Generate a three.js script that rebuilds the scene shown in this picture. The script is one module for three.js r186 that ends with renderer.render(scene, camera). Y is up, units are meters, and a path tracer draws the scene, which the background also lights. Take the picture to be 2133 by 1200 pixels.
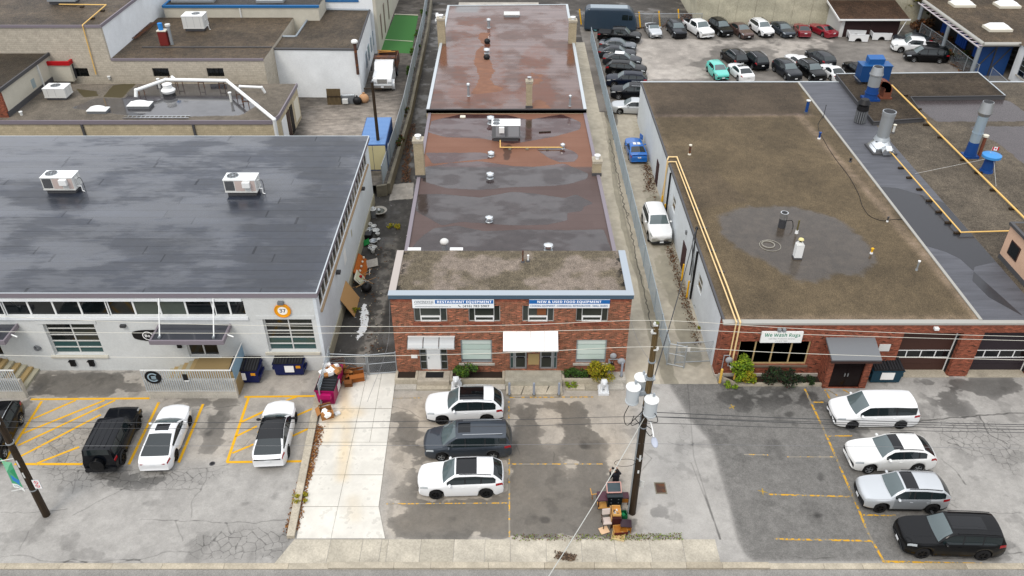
import * as THREE from 'three';
import * as BGU from 'three/addons/utils/BufferGeometryUtils.js';
import {MarchingCubes} from 'three/addons/objects/MarchingCubes.js';

// ---------------------------------------------------------------- camera, sky, sun, exposure
const PW = 2133,PH = 1200,FPX = 1697,CX = 1066.5,CY = 600,CAMH = 36;
const PITCH = Math.atan(1205 / FPX), CP = Math.cos(PITCH), SP = Math.sin(PITCH);
const scene = new THREE.Scene();
const camera = new THREE.PerspectiveCamera(2 * Math.atan(CY / FPX) * 180 / Math.PI,PW / PH,0.5,900);
camera.position.set(0,CAMH,0);
camera.rotation.x = -PITCH;
const renderer = new THREE.WebGLRenderer();
renderer.toneMapping = THREE.LinearToneMapping;
renderer.toneMappingExposure = 1.5;
renderer.shadowMap.enabled = true;
{// an even overcast sky,brighter overhead,with faint cloud structure
const w = 256,h = 128,d = new Float32Array(w * h * 4);
for (let j = 0;j < h;j++) for (let i = 0;i < w;i++) {
const el = ((j + 0.5) / h - 0.5) * Math.PI,az = (i + 0.5) / w * 2 * Math.PI,s = Math.max(0,Math.sin(el));
let L = 0.5 + 0.7 * s;
const c = Math.cos(el);
L *= 1 + 0.05 * Math.sin(3 * c * Math.cos(az) + 1.3 * Math.sin(5 * c * Math.sin(az))) + 0.04 * Math.sin(7 * c * Math.sin(az) + 2 * s);
const k = (j * w + i) * 4;
d[k] = L * 0.965;d[k + 1] = L * 0.99;d[k + 2] = L * 1.045;d[k + 3] = 1;
}
const t = new THREE.DataTexture(d,w,h,THREE.RGBAFormat,THREE.FloatType);
t.mapping = THREE.EquirectangularReflectionMapping;t.needsUpdate = true;
scene.background = t;scene.environment = t;
}
const sun = new THREE.DirectionalLight(0xfff4e6,1.1);
sun.position.set(-30,80,-10);sun.target.position.set(0,0,-60);sun.castShadow = true;sun.shadow.radius = 40;
Object.assign(sun.shadow.camera, {left: -80,right: 80,top: 80,bottom: -80,near: 1,far: 300});
scene.add(sun,sun.target);

// ---------------------------------------------------------------- helpers
let seed = 1234567;
const rnd = ()=>{seed = (seed * 1664525 + 1013904223) >>> 0;return seed / 4294967296;};
const rr = (a,b)=>a + (b - a) * rnd();
const R = (d)=>d * Math.PI / 180;
const V3 = (x,y,z)=>new THREE.Vector3(x,y,z);
const cl = (x,a = 0,b = 1)=>Math.min(b,Math.max(a,x));
const ss = (a,b,x)=>{const t = cl((x - a) / (b - a));return t * t * (3 - 2 * t);};
const mix = (a,b,t)=>a + (b - a) * t;
// measured photo point -> world, on a level plane / a plane facing the street / a plane facing sideways
const ray = (px,py)=>{const v = py - CY;return [px - CX, -(FPX * SP + v * CP),-(FPX * CP - v * SP)];};
const at = (px,py,Y = 0)=>{const r = ray(px,py), t = (Y - CAMH) / r[1];return V3(r[0] * t,Y,r[2] * t);};
const az = (px,py,z)=>{const r = ray(px,py), t = z / r[2];return V3(r[0] * t,CAMH + r[1] * t,z);};
const ax = (px,py,x)=>{const r = ray(px,py), t = x / r[0];return V3(x,CAMH + r[1] * t,r[2] * t);};

const used = {};
const numbered = (n)=>{const k = used[n] = (used[n] ?? -1) + 1;return k ? n + '_' + String(k).padStart(3, '0') : n;};
function tag(o,label,category,group,kind) {
if (label) o.userData.label = label;
if (category) o.userData.category = category;
if (group) o.userData.group = group;
if (kind) o.userData.kind = kind;
return o;
}
function thing(name,label,category,pos = [0,0,0], turn = 0,group) {
const o = new THREE.Group();o.name = numbered(name);scene.add(o);
o.position.set(...(pos.isVector3 ? pos.toArray() : pos));o.rotation.y = turn;
return tag(o,label,category,group);
}
const flat = (g)=>{const n = g.index ? g.toNonIndexed() : g;for (const k of Object.keys(n.attributes)) if (!['position', 'normal', 'uv'].includes(k)) n.deleteAttribute(k);if (!n.attributes.uv) n.setAttribute('uv', new THREE.BufferAttribute(new Float32Array(n.attributes.position.count * 2),2));return n;};
const merge = (gs)=>{const a = [].concat(gs).flat().map(flat);return a.length === 1 ? a[0] : BGU.mergeGeometries(a);};
// uv in metres by the way each face points
function muv(g) {
g = flat(g);const p = g.attributes.position,uv = new Float32Array(p.count * 2), a = V3(), b = V3(), c = V3(), n = V3();
for (let i = 0;i < p.count;i += 3) {
a.fromBufferAttribute(p,i);b.fromBufferAttribute(p,i + 1);c.fromBufferAttribute(p,i + 2);
n.copy(b).sub(a).cross(c.clone().sub(a));
const X = Math.abs(n.x), Y = Math.abs(n.y), Z = Math.abs(n.z);
[a,b,c].forEach((v,k)=>{const j = (i + k) * 2;if (Y >= X && Y >= Z) {uv[j] = v.x;uv[j + 1] = -v.z;} else if (X > Z) {uv[j] = v.z;uv[j + 1] = v.y;} else {uv[j] = v.x;uv[j + 1] = v.y;}});
}
g.setAttribute('uv', new THREE.BufferAttribute(uv,2));return g;
}
function mesh(name,geos,m,parent,nouv) {
const g = nouv ? merge(geos) : muv(merge(geos));
const o = new THREE.Mesh(g,m);o.name = parent ? name : numbered(name);o.castShadow = o.receiveShadow = true;
(parent ?? scene).add(o);return o;
}
const struct = (name,geos,m,nouv)=>tag(mesh(name,geos,m,null,nouv), null,null,null, 'structure');
const bx = (x0,x1,y0,y1,z0,z1)=>new THREE.BoxGeometry(Math.abs(x1 - x0), Math.abs(y1 - y0), Math.abs(z1 - z0)).translate((x0 + x1) / 2,(y0 + y1) / 2,(z0 + z1) / 2);
const bc = (x,y,z,w,h,d,ry = 0,rx = 0,rz = 0)=>{const g = new THREE.BoxGeometry(w,h,d);if (rx || rz || ry) g.applyMatrix4(new THREE.Matrix4().makeRotationFromEuler(new THREE.Euler(rx,ry,rz, 'YXZ')));return g.translate(x,y,z);};
const cyl = (x,y0,y1,z,r0,r1 = r0,n = 14)=>new THREE.CylinderGeometry(r1,r0,y1 - y0,n).translate(x, (y0 + y1) / 2,z);
function bar(a,b,r,n = 8,r2 = r) {// a round bar between two points
const d = b.clone().sub(a), g = new THREE.CylinderGeometry(r2,r,d.length(), n);
g.applyQuaternion(new THREE.Quaternion().setFromUnitVectors(V3(0,1,0), d.clone().normalize()));
const m = a.clone().add(b).multiplyScalar(0.5);return g.translate(m.x,m.y,m.z);
}
const tube = (pts,r,n = 6,seg = 0)=>new THREE.TubeGeometry(new THREE.CatmullRomCurve3(pts), seg || pts.length * 6,r,n);
const pipe = (pts,r,n = 8)=>{const o = [];for (let i = 1;i < pts.length;i++) o.push(bar(pts[i - 1], pts[i], r,n));for (let i = 1;i < pts.length - 1;i++) o.push(new THREE.SphereGeometry(r * 1.15,n,6).translate(pts[i].x,pts[i].y,pts[i].z));return o;};
const xz = (P)=>P.map((p)=>p.isVector3 ? [p.x,p.z] : p);
// a prism over a polygon given in x,z, from y0 to y1
function prism(P,y0,y1,holes = []) {
const s = new THREE.Shape(xz(P).map(([x,z])=>new THREE.Vector2(x, -z)));
for (const h of holes) s.holes.push(new THREE.Path(xz(h).map(([x,z])=>new THREE.Vector2(x, -z))));
return new THREE.ExtrudeGeometry(s, {depth: y1 - y0,bevelEnabled: false}).rotateX(-Math.PI / 2).translate(0,y0,0);
}
function sheet(P,y) {const s = new THREE.Shape(xz(P).map(([x,z])=>new THREE.Vector2(x, -z)));return new THREE.ShapeGeometry(s).rotateX(-Math.PI / 2).translate(0,y,0);}
// a wall facing +z (front face at z), holes as [x0,x1,y0,y1]
function wallZ(x0,x1,y0,y1,z,th,holes = []) {
const s = new THREE.Shape([[x0,y0],[x1,y0],[x1,y1],[x0,y1]].map((p)=>new THREE.Vector2(...p)));
for (const [a,b,c,d] of holes) s.holes.push(new THREE.Path([[a,c],[a,d],[b,d],[b,c]].map((p)=>new THREE.Vector2(...p))));
return new THREE.ExtrudeGeometry(s, {depth: th,bevelEnabled: false}).translate(0,0,z - th);
}
// a wall facing +x or -x, outer face at x; holes as [z0,z1,y0,y1]
function wallX(z0,z1,y0,y1,x,th,holes = [], face = 1) {
const g = wallZ(z0,z1,y0,y1,0,th,holes);// local x = z
g.applyMatrix4(new THREE.Matrix4().makeBasis(V3(0,0,1), V3(0,1,0), V3(-1,0,0)));
return g.translate(face > 0 ? x - th : x,0,0);
}
// ---------------------------------------------------------------- noise and computed textures
const hsh = (x,y)=>{let h = Math.imul(x,374761393) + Math.imul(y,668265263);h = Math.imul(h ^ (h >>> 13),1274126177);return ((h ^ (h >>> 16)) >>> 0) / 4294967296;};
function vn(x,y,per = 0) {
let i = Math.floor(x), j = Math.floor(y), u = x - i,v = y - j,i1 = i + 1,j1 = j + 1;
if (per) {i = ((i % per) + per) % per;j = ((j % per) + per) % per;i1 = ((i1 % per) + per) % per;j1 = ((j1 % per) + per) % per;}
u = u * u * (3 - 2 * u);v = v * v * (3 - 2 * v);
return mix(mix(hsh(i,j), hsh(i1,j), u), mix(hsh(i,j1), hsh(i1,j1), u), v);
}
function fb(x,y,o = 4,per = 0) {let s = 0,a = 0.5,n = 0;for (let k = 0;k < o;k++) {s += a * vn(x,y,per);n += a;x = x * 2 + 17;y = y * 2 + 31;a *= 0.5;per *= 2;} return s / n;}
function wor(x,y) {// distance to the nearest cell border
const i = Math.floor(x), j = Math.floor(y);let a = 9,b = 9;
for (let dy = -1;dy < 2;dy++) for (let dx = -1;dx < 2;dx++) {const p = i + dx,q = j + dy,d = Math.hypot(p + hsh(p,q) - x,q + hsh(q + 91,p) - y);if (d < a) {b = a;a = d;} else if (d < b) b = d;}
return b - a;
}
function dtex(d,w,h,srgb) {const t = new THREE.DataTexture(d,w,h);t.magFilter = t.minFilter = THREE.LinearFilter;t.wrapS = t.wrapT = THREE.RepeatWrapping;if (srgb) t.colorSpace = THREE.SRGBColorSpace;t.needsUpdate = true;return t;}
// fn(u, v) -> [r, g, b, rough, bump], colours as they look (sRGB 0..1)
function bake(w,h,fn,want = 'cr') {
const c = new Uint8Array(w * h * 4), r = want.includes('r') && new Uint8Array(w * h * 4), b = want.includes('b') && new Uint8Array(w * h * 4);
for (let j = 0,k = 0;j < h;j++) for (let i = 0;i < w;i++, k += 4) {
const o = fn((i + 0.5) / w, (j + 0.5) / h);
c[k] = cl(o[0]) * 255;c[k + 1] = cl(o[1]) * 255;c[k + 2] = cl(o[2]) * 255;c[k + 3] = 255;
if (r) {r[k] = r[k + 1] = r[k + 2] = cl(o[3]) * 255;r[k + 3] = 255;}
if (b) {b[k] = b[k + 1] = b[k + 2] = cl(o[4]) * 255;b[k + 3] = 255;}
}
return {map: dtex(c,w,h,true), roughnessMap: r ? dtex(r,w,h) : null,bumpMap: b ? dtex(b,w,h) : null};
}
const std = (o)=>new THREE.MeshPhysicalMaterial({roughness: 0.8,specularIntensity: 0.55,...o});
function tiled(b,size,o = {}) {// a tileable bake laid out at its real size in metres
const t = {};for (const k of Object.keys(b)) if (b[k]) {t[k] = b[k];t[k].repeat.set(1 / size,1 / (Array.isArray(o.sizeY) ? 1 : o.sizeY ?? size));}
const {sizeY, ...rest} = o;return std({roughness: t.roughnessMap ? 1 : 0.85,...t, ...rest});
}
const css = (c)=>new THREE.Color(c);
const plain = (c,o = {})=>std({color: css(c),...o});
// soft mask of polygons and strokes, drawn in the world rectangle x0..x1, z0..z1
function maskOf(w,h,x0,x1,z0,z1,draw,blur = 3) {
const cv = document.createElement('canvas');cv.width = w;cv.height = h;const g = cv.getContext('2d');
g.fillStyle = '#000';g.fillRect(0,0,w,h);g.fillStyle = g.strokeStyle = '#fff';g.lineJoin = g.lineCap = 'round';
const X = (x)=>(x - x0) / (x1 - x0) * w,Z = (z)=>(z - z0) / (z1 - z0) * h;
draw({poly: (P,a = 1)=>{g.globalAlpha = a;g.beginPath();P.forEach((p,i)=>g[i ? 'lineTo' : 'moveTo'](X(p.x), Z(p.z)));g.closePath();g.fill();},
line: (P,wd,a = 1,jit = 0)=>{g.globalAlpha = a;g.lineWidth = wd / (x1 - x0) * w;g.beginPath();P.forEach((p,i)=>{if (!i) return g.moveTo(X(p.x), Z(p.z));const q = P[i - 1], n = jit ? Math.max(1,Math.ceil(p.distanceTo(q) / 0.35)) : 1;for (let k = 1;k <= n;k++) g.lineTo(X(mix(q.x,p.x,k / n) + rr(-jit,jit)), Z(mix(q.z,p.z,k / n) + rr(-jit,jit)));});g.stroke();}});
const px = g.getImageData(0,0,w,h).data;let f = new Float32Array(w * h);
for (let i = 0;i < w * h;i++) f[i] = px[i * 4] / 255;
for (let pass = 0;pass < 2 && blur > 0;pass++) {
const t = new Float32Array(w * h);
for (let j = 0;j < h;j++) {let s = 0;for (let i = -blur;i < w;i++) {if (i + blur < w) s += f[j * w + i + blur];if (i - blur - 1 >= 0) s -= f[j * w + i - blur - 1];if (i >= 0) t[j * w + i] = s / (2 * blur + 1);}}
for (let i = 0;i < w;i++) {let s = 0;for (let j = -blur;j < h;j++) {if (j + blur < h) s += t[(j + blur) * w + i];if (j - blur - 1 >= 0) s -= t[(j - blur - 1) * w + i];if (j >= 0) f[j * w + i] = s / (2 * blur + 1);}}
}
return (u,v)=>f[Math.min(h - 1,Math.max(0,v * h | 0)) * w + Math.min(w - 1,Math.max(0,u * w | 0))];
}
// a level sheet with one baked texture of its own over the world rectangle
function paved(name,P,y,rect,mat,parent) {
const g = flat(sheet(P,y)), p = g.attributes.position,uv = new Float32Array(p.count * 2);
for (let i = 0;i < p.count;i++) {uv[i * 2] = (p.getX(i) - rect[0]) / (rect[1] - rect[0]);uv[i * 2 + 1] = (p.getZ(i) - rect[2]) / (rect[3] - rect[2]);}
g.setAttribute('uv', new THREE.BufferAttribute(uv,2));
const o = new THREE.Mesh(g,mat);o.name = parent ? name : numbered(name);o.receiveShadow = true;(parent ?? scene).add(o);
return parent ? o : tag(o,null,null,null, 'structure');
}
const pts = (s,Y = 0)=>s.trim().split(/\s+/).map((t)=>{const [a,b] = t.split(',').map(Number);return at(a,b,Y);});
function canvasTex(w,h,draw) {const cv = document.createElement('canvas');cv.width = w;cv.height = h;const g = cv.getContext('2d');draw(g,w,h);const t = new THREE.CanvasTexture(cv);t.colorSpace = THREE.SRGBColorSpace;t.magFilter = THREE.LinearFilter;return t;}
// a thin board facing +z with a printed face
function board(name,x0,x1,y0,y1,z,tex,parent,th = 0.05,edge = M.white) {
const o = mesh(name,bx(x0,x1,y0,y1,z - th,z - 0.003), edge,parent);
const f = new THREE.Mesh(new THREE.PlaneGeometry(x1 - x0,y1 - y0).translate((x0 + x1) / 2,(y0 + y1) / 2,z), std({map: tex,roughness: 0.5}));
f.name = 'print';o.add(f);return o;
}
// ---------------------------------------------------------------- shared materials
const grain = (u,v,n,p)=>fb(u * n,v * n,4,p ?? n);
const T = {
brick: bake(512,512,(u,v)=>{// 2.13 m x 2.16 m: 10 bricks by 32 courses of 67.5 mm
const row = Math.floor(v * 32), off = row % 2 ? 0.5 : 0,bu = u * 10 + off,col = Math.floor(bu) % 10,fu = (bu % 1), fv = (v * 32) % 1;
const m = fu < 0.06 || fv < 0.17,k = hsh(col + 7,row + 3), k2 = hsh(col + 70,row + 31), n = grain(u,v,64) - 0.5;
if (m) return [0.59 + n * 0.2,0.52 + n * 0.2,0.43 + n * 0.2,0.9,0.2];
const d = (k > 0.93 ? 0.6 : k < 0.2 ? 1.2 : 1) * (0.8 + 0.42 * hsh(col + 301,row + 77));
return [(0.46 + k2 * 0.15 + n * 0.14) * d, (0.26 + k2 * 0.09 + n * 0.1) * d, (0.2 + k2 * 0.06 + n * 0.08) * d,0.82,0.8 + n * 0.3];
}, 'crb'),
brickB: bake(512,512,(u,v)=>{// smoother red brick with scattered burnt ones
const row = Math.floor(v * 32), off = row % 2 ? 0.5 : 0,bu = u * 10 + off,col = Math.floor(bu) % 10,fu = (bu % 1), fv = (v * 32) % 1;
const m = fu < 0.05 || fv < 0.14,k = hsh(col + 17,row + 53), k2 = hsh(col + 170,row + 31), n = grain(u,v,64) - 0.5;
if (m) return [0.5 + n * 0.2,0.35 + n * 0.2,0.28 + n * 0.15,0.9,0.2];
const d = (k > 0.965 ? 0.42 : 1) * (0.84 + 0.34 * hsh(col + 411,row + 57));
return [(0.46 + k2 * 0.12 + n * 0.14) * d, (0.255 + k2 * 0.07 + n * 0.1) * d, (0.195 + k2 * 0.05 + n * 0.08) * d,0.82,0.8 + n * 0.3];
}, 'crb'),
concrete: bake(512,512,(u,v)=>{const n = grain(u,v,6), f = grain(u,v,90), s = ss(0.55,0.75,grain(u + 0.3,v,4));const b = 0.66 + (n - 0.5) * 0.16 + (f - 0.5) * 0.14 - s * 0.05;return [b * 1.01,b * 0.985,b * 0.93,0.85 - s * 0.15];}),
render_: bake(512,512,(u,v)=>{const n = grain(u,v,5), f = grain(u,v,80);const b = 0.74 + (n - 0.5) * 0.07 + (f - 0.5) * 0.05;return [b * 0.985,b,b * 0.995,0.85];}),
asphalt: bake(512,512,(u,v)=>{const n = grain(u,v,5), f = grain(u,v,128), g = hsh(u * 512 | 0,v * 512 | 0);const b = 0.5 + (n - 0.5) * 0.16 + (f - 0.5) * 0.18 + (g - 0.5) * 0.08;return [b,b * 0.985,b * 0.95,0.9];}),
dark: bake(512,512,(u,v)=>{const n = grain(u,v,6), f = grain(u,v,128), s = ss(0.45,0.7,n);const b = 0.27 + (n - 0.5) * 0.2 + (f - 0.5) * 0.16;return [b * 1.03,b * 0.97,b * 0.9,0.75 - s * 0.45];}),
gravel: bake(768,768,(u,v)=>{const n = grain(u,v,5), m = grain(u,v,24), f = grain(u,v,200), g = hsh(u * 768 | 0,v * 768 | 0), b = 0.325 + (n - 0.5) * 0.17 + (m - 0.5) * 0.13 + (f - 0.5) * 0.3 + (g - 0.5) * 0.24;return [b * 1.07,b * 0.95,b * 0.78,0.9,g * 0.6 + f * 0.4];}, 'crb'),
block: bake(512,512,(u,v)=>{// grey-tan block or brick with faint courses
const row = Math.floor(v * 24), fu = ((u * 8 + (row % 2) * 0.5) % 1), fv = (v * 24) % 1,m = fu < 0.03 || fv < 0.09,k = hsh(Math.floor(u * 8 + (row % 2) * 0.5) % 8,row), n = grain(u,v,40) - 0.5,s = grain(u,v,4) - 0.5;
const b = (m ? 0.56 : 0.65 + k * 0.05) + n * 0.1 + s * 0.06;return [b * 1.03,b * 0.985,b * 0.9,0.88,m ? 0.2 : 0.8];
}, 'crb'),
wood: bake(256,512,(u,v)=>{const n = fb(u * 40,v * 3,4,0), b = 0.36 + (n - 0.5) * 0.3;return [b * 1.05,b * 0.92,b * 0.72,0.85];}),
rust: bake(256,256,(u,v)=>{const n = grain(u,v,8), f = grain(u,v,60), s = ss(0.45,0.6,n);return [mix(0.3,0.42,s) + (f - 0.5) * 0.15,mix(0.22,0.26,s) + (f - 0.5) * 0.1,mix(0.2,0.15,s) + (f - 0.5) * 0.08,0.85];}),
};
const rep = (t,sx,sy)=>{const o = {};for (const k of Object.keys(t)) if (t[k]) {o[k] = t[k].clone();o[k].repeat.set(1 / sx,1 / (sy ?? sx));o[k].needsUpdate = true;} return o;};
const M = {
brick: std({...rep(T.brick,2.13,2.16), roughness: 1,color: new THREE.Color(0.88,0.9,0.88), bumpScale: 0.008}),
brickB: std({...rep(T.brickB,2.13,2.16), roughness: 1,color: new THREE.Color(0.9,0.9,0.88), bumpScale: 0.008}),
concrete: std({...rep(T.concrete,5), roughness: 1}),
concreteWarm: std({...rep(T.concrete,6), roughness: 1,color: new THREE.Color(1.0,0.95,0.85)}),
concreteGrey: std({...rep(T.concrete,7), roughness: 1,color: new THREE.Color(0.62,0.62,0.6)}),
concreteOld: std({...rep(T.concrete,4), roughness: 1,color: new THREE.Color(0.42,0.4,0.34)}),
render: std({...rep(T.render_,6), roughness: 1,color: new THREE.Color(1.14,1.14,1.14)}),
renderWhite: std({...rep(T.render_,6), roughness: 1,color: new THREE.Color(1.48,1.49,1.54)}),
renderBeige: std({...rep(T.render_,5), roughness: 1,color: new THREE.Color(0.72,0.66,0.5)}),
renderTan: std({...rep(T.render_,5), roughness: 1,color: new THREE.Color(1.0,0.92,0.78)}),
sideWhite: std({...rep(T.render_,7), roughness: 1,color: new THREE.Color(1.2,1.25,1.33)}),
peach: std({...rep(T.render_,5), roughness: 1,color: new THREE.Color(1.2,0.78,0.56)}),
asphalt: std({...rep(T.asphalt,5), roughness: 1}),
asphaltDark: std({...rep(T.dark,9), roughness: 1}),
gravel: std({...rep(T.gravel,9), roughness: 1,bumpScale: 0.012}),
gravelDark: std({...rep(T.gravel,8), roughness: 1,bumpScale: 0.012,color: new THREE.Color(0.78,0.78,0.84)}),
block: std({...rep(T.block,3.2,4.8), roughness: 1,bumpScale: 0.006}),
blockTan: std({...rep(T.block,3.2,4.8), roughness: 1,bumpScale: 0.006,color: new THREE.Color(1.0,0.94,0.78)}),
chimney: std({...rep(T.block,1.7,1.7), roughness: 1,bumpScale: 0.01,color: new THREE.Color(0.86,0.8,0.66)}),
wood: std({...rep(T.wood,0.5,2), roughness: 1,color: new THREE.Color(0.7,0.66,0.55)}),
poleWood: std({...rep(T.wood,0.6,2.5), roughness: 1,color: new THREE.Color(0.52,0.44,0.33)}),
poleDark: std({...rep(T.wood,0.6,2.5), roughness: 0.7,color: new THREE.Color(0.24,0.2,0.17)}),
rust: std({...rep(T.rust,1.5), roughness: 1}),
white: plain('#dfe1e0', {roughness: 0.5}), cream: plain('#d2cdbd', {roughness: 0.6}), offWhite: plain('#c8c9c6', {roughness: 0.6}),
grey: plain('#8d9094', {roughness: 0.5}), midGrey: plain('#6a6d70', {roughness: 0.55}), darkGrey: plain('#3c3d40', {roughness: 0.5}), black: plain('#141416', {roughness: 0.5}), rubber: plain('#19191b', {roughness: 0.85}),
metal: plain('#b7bbbd', {metalness: 0.8,roughness: 0.35}), galv: plain('#a3a9ad', {metalness: 0.55,roughness: 0.45}), galvDull: plain('#8f979d', {metalness: 0.3,roughness: 0.6}), shiny: plain('#d4d7d8', {metalness: 0.95,roughness: 0.16}),
trimMauve: plain('#7a737a', {roughness: 0.45}), trimBlue: plain('#465a6b', {roughness: 0.5}), coping: plain('#9aa3ab', {roughness: 0.5}), copingGrey: plain('#9b9a94', {roughness: 0.55}), copingLight: plain('#b9c0c4', {roughness: 0.35,metalness: 0.3}),
gas: plain('#d9b36a', {roughness: 0.5}), gasPale: plain('#dcc08d', {roughness: 0.5}), yellow: plain('#d9a514', {roughness: 0.55}), blue: plain('#163f7c', {roughness: 0.45}), blueTrim: plain('#1d5f94', {roughness: 0.5}), ductRed: plain('#6f4130', {roughness: 0.6}), red: plain('#a8141c', {roughness: 0.45}),
glass: plain('#0c1214', {roughness: 0.06,specularIntensity: 1.2}), glassTeal: plain('#2c4a4a', {roughness: 0.08,specularIntensity: 1.2}), glassDim: plain('#31342f', {roughness: 0.1}), glassPale: plain('#3b403d', {roughness: 0.08}), glassGreen: plain('#7d9089', {roughness: 0.12}),
clear: std({color: css('#dfe3e4'), roughness: 0.25,transmission: 0.55,thickness: 0}),
membrane: plain('#3b3d42', {roughness: 0.5}), flash: plain('#4a4a4c', {roughness: 0.6}), soil: plain('#2e2620', {roughness: 1}), cardboard: plain('#9a6a3c', {roughness: 0.9}), cardboardDark: plain('#6d4424', {roughness: 0.9}), paper: plain('#e8e8e6', {roughness: 0.8}), ply: plain('#b08a5c', {roughness: 0.8}),
mahogany: plain('#34161a', {roughness: 0.35}), oak: plain('#b98a4a', {roughness: 0.6}), oakDark: plain('#98611f', {roughness: 0.55}), stone: plain('#cdd0d2', {roughness: 0.85}), bronze: plain('#3b2a26', {roughness: 0.5}), garage: plain('#402a24', {roughness: 0.55}), garageB: plain('#2c262b', {roughness: 0.55}),
};
for (const [k,m] of Object.entries(M)) m.name = k;
M.glass.specularIntensity = M.glassTeal.specularIntensity = M.glassPale.specularIntensity = 1.2;
// ---------------------------------------------------------------- the ground
struct('ground', sheet([[-300,20],[300,20],[300,-500],[-300,-500]].map(([x,z])=>V3(x,0,z)),-0.03), M.asphaltDark);
const FR = [-38,38,-43,-26];// the forecourts: x0 x1 z0 z1
{
const [x0,x1,z0,z1] = FR,mk = (draw,b = 4,w = 1024,h = 256)=>maskOf(w,h,x0,x1,z0,z1,draw,b);
const W = (g,s,a)=>g.poly(pts(s), a);
const wet = mk((g)=>{
W(g, '806,850 850,850 880,880 905,1000 880,1010 860,1000 850,950 815,920 808,880', 0.75);
W(g, '800,1032 850,1020 880,985 885,1045 1240,1030 1275,1000 1300,1060 1310,1120 830,1124 800,1095 812,1080 860,1068 880,1040 810,1045');
W(g, '1070,842 1100,842 1125,880 1120,935 1165,945 1165,1000 1200,1010 1180,1050 1060,1010 1066,930 1075,900');
W(g, '1165,838 1210,835 1250,900 1258,960 1270,1000 1210,1010 1195,950 1170,945 1172,900');W(g, '1066,840 1210,828 1200,850 1070,858', 0.7);
W(g, '1060,928 1070,1000 1095,1040 1060,1045');W(g, '1195,1000 1290,985 1300,1040 1230,1060', 0.8);
W(g, '60,775 290,772 300,826 150,828 60,830', 0.8);W(g, '290,828 510,826 500,842 330,842', 0.95);
W(g, '420,855 470,845 480,900 450,955 410,960 430,900', 0.8);W(g, '180,980 320,975 360,1010 300,1020 240,1022 180,1000', 0.75);W(g, '320,975 420,972 370,990 330,1000', .8);
W(g, '0,830 60,830 65,900 0,900', 0.7);W(g, '640,770 670,770 640,845 620,845', 0.4);
W(g, '1880,790 2133,785 2133,815 2060,835 2020,820 1960,812', 0.85);W(g, '1940,815 2010,830 2045,880 1990,880 1960,850 1925,835', 0.8);W(g, '1490,805 1720,808 1725,850 1560,850 1500,830', 0.62);
W(g, '1700,815 1740,860 1800,880 1890,895 1770,905 1715,850', .8);W(g, '2040,1110 2133,1130 2133,1165 2040,1165', 0.5);W(g, '1860,1150 2080,1180 2040,1170 1850,1165', .7);
W(g, '1345,1040 1390,1050 1420,1100 1350,1100', 0.55);W(g, '1320,1080 1352,1060 1350,1102 1318,1102', .5);W(g, '1380,885 1430,885 1440,935 1400,930', .45);W(g, '1500,770 1560,830 1600,870 1490,870', .35);
W(g, '1500,1130 2133,1155 2133,1172 1500,1168', 0.4);W(g, '0,1165 200,1170 330,1172 0,1176', 0.5);W(g, '380,1165 600,1168 600,1180 380,1178', 0.7);
},9);
const brown = mk((g)=>{W(g, '800,815 1320,808 1320,1125 800,1125', 0.75);W(g, '40,775 660,770 650,960 0,960', 0.45);},8);
const darkLot = mk((g)=>{W(g, '1385,640 1480,640 1500,795 1720,805 1738,850 1900,1000 2040,1110 2100,1172 1560,1172 1535,1125 1520,1060 1480,920 1440,880 1385,790', 0.9);W(g, '1500,795 1720,805 1750,900 1480,900', .3);W(g, '1640,900 1780,905 1800,960 1860,1090 1790,1090 1700,960', -0 + 0.3);W(g, '0,1150 575,1150 560,1172 0,1176', 0.28);W(g, '95,1055 145,1055 118,1106 62,1106', 0.5);W(g, '0,1065 42,1068 28,1105 0,1106', .4);},5);
const conc = mk((g)=>{W(g, '1345,830 1440,835 1495,1124 1335,1124 1320,1060', 0.75);W(g, '1300,800 1400,780 1430,850 1345,950', .5);},5);
const gator = mk((g)=>{
W(g, '60,905 180,880 260,920 260,975 420,970 520,975 440,1000 420,1022 200,1025 110,1020 60,960');W(g, '400,1115 500,1090 620,1100 600,1172 380,1172');W(g, '280,870 310,860 300,960 270,960', 0.8);W(g, '500,890 530,880 520,960 480,960', 0.7);
W(g, '1940,880 2060,870 2133,900 2133,1010 2060,965 1950,930');W(g, '1960,1010 2010,1005 2000,1060 1960,1050', .8);W(g, '1880,860 1960,850 2000,900 1930,900', .8);W(g, '1400,840 1440,850 1450,960 1415,965 1400,900', .8);W(g, '1375,960 1430,960 1420,1060 1390,1050', .7);W(g, '2050,1150 2133,1145 2133,1172 2040,1172', .7);
},5);
const crack = mk((g)=>{const L = (s,w = 0.05,j = 0.06)=>g.line(pts(s), w,1,j);
L('0,975 100,980 240,980 430,976 475,968 520,915');L('430,976 428,1005 400,1045 398,1078');L('240,1020 300,1022 420,1018');L('0,1068 60,1068 140,1060');L('290,1082 470,1088 530,1090 610,1080');L('470,1088 480,1112');L('365,1085 380,1130');L('60,1105 38,1150');L('0,1160 40,1155 95,1170 160,1172 300,1165 340,1150 400,1150');L('130,1175 150,1165 180,1173');L('240,1175 280,1165 310,1178');L('150,1030 165,980 130,1000');L('380,860 430,850 500,845');L('270,1010 150,1075');
L('810,920 870,920');L('838,975 850,976 870,978');L('820,1018 835,1015');L('1075,925 1085,950');L('1152,940 1156,965');L('810,845 850,855 875,870');L('1395,962 1440,964', .04,.01);L('1430,770 1445,950 1500,1125', .05,.01);L('1440,964 1502,1124', .05,.01);L('1340,940 1358,955 1333,985', .05,.01);L('1280,840 1283,935', .04,.01);L('1390,920 1420,930 1445,925');L('1400,1020 1410,1060 1400,1124', .04);
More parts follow.
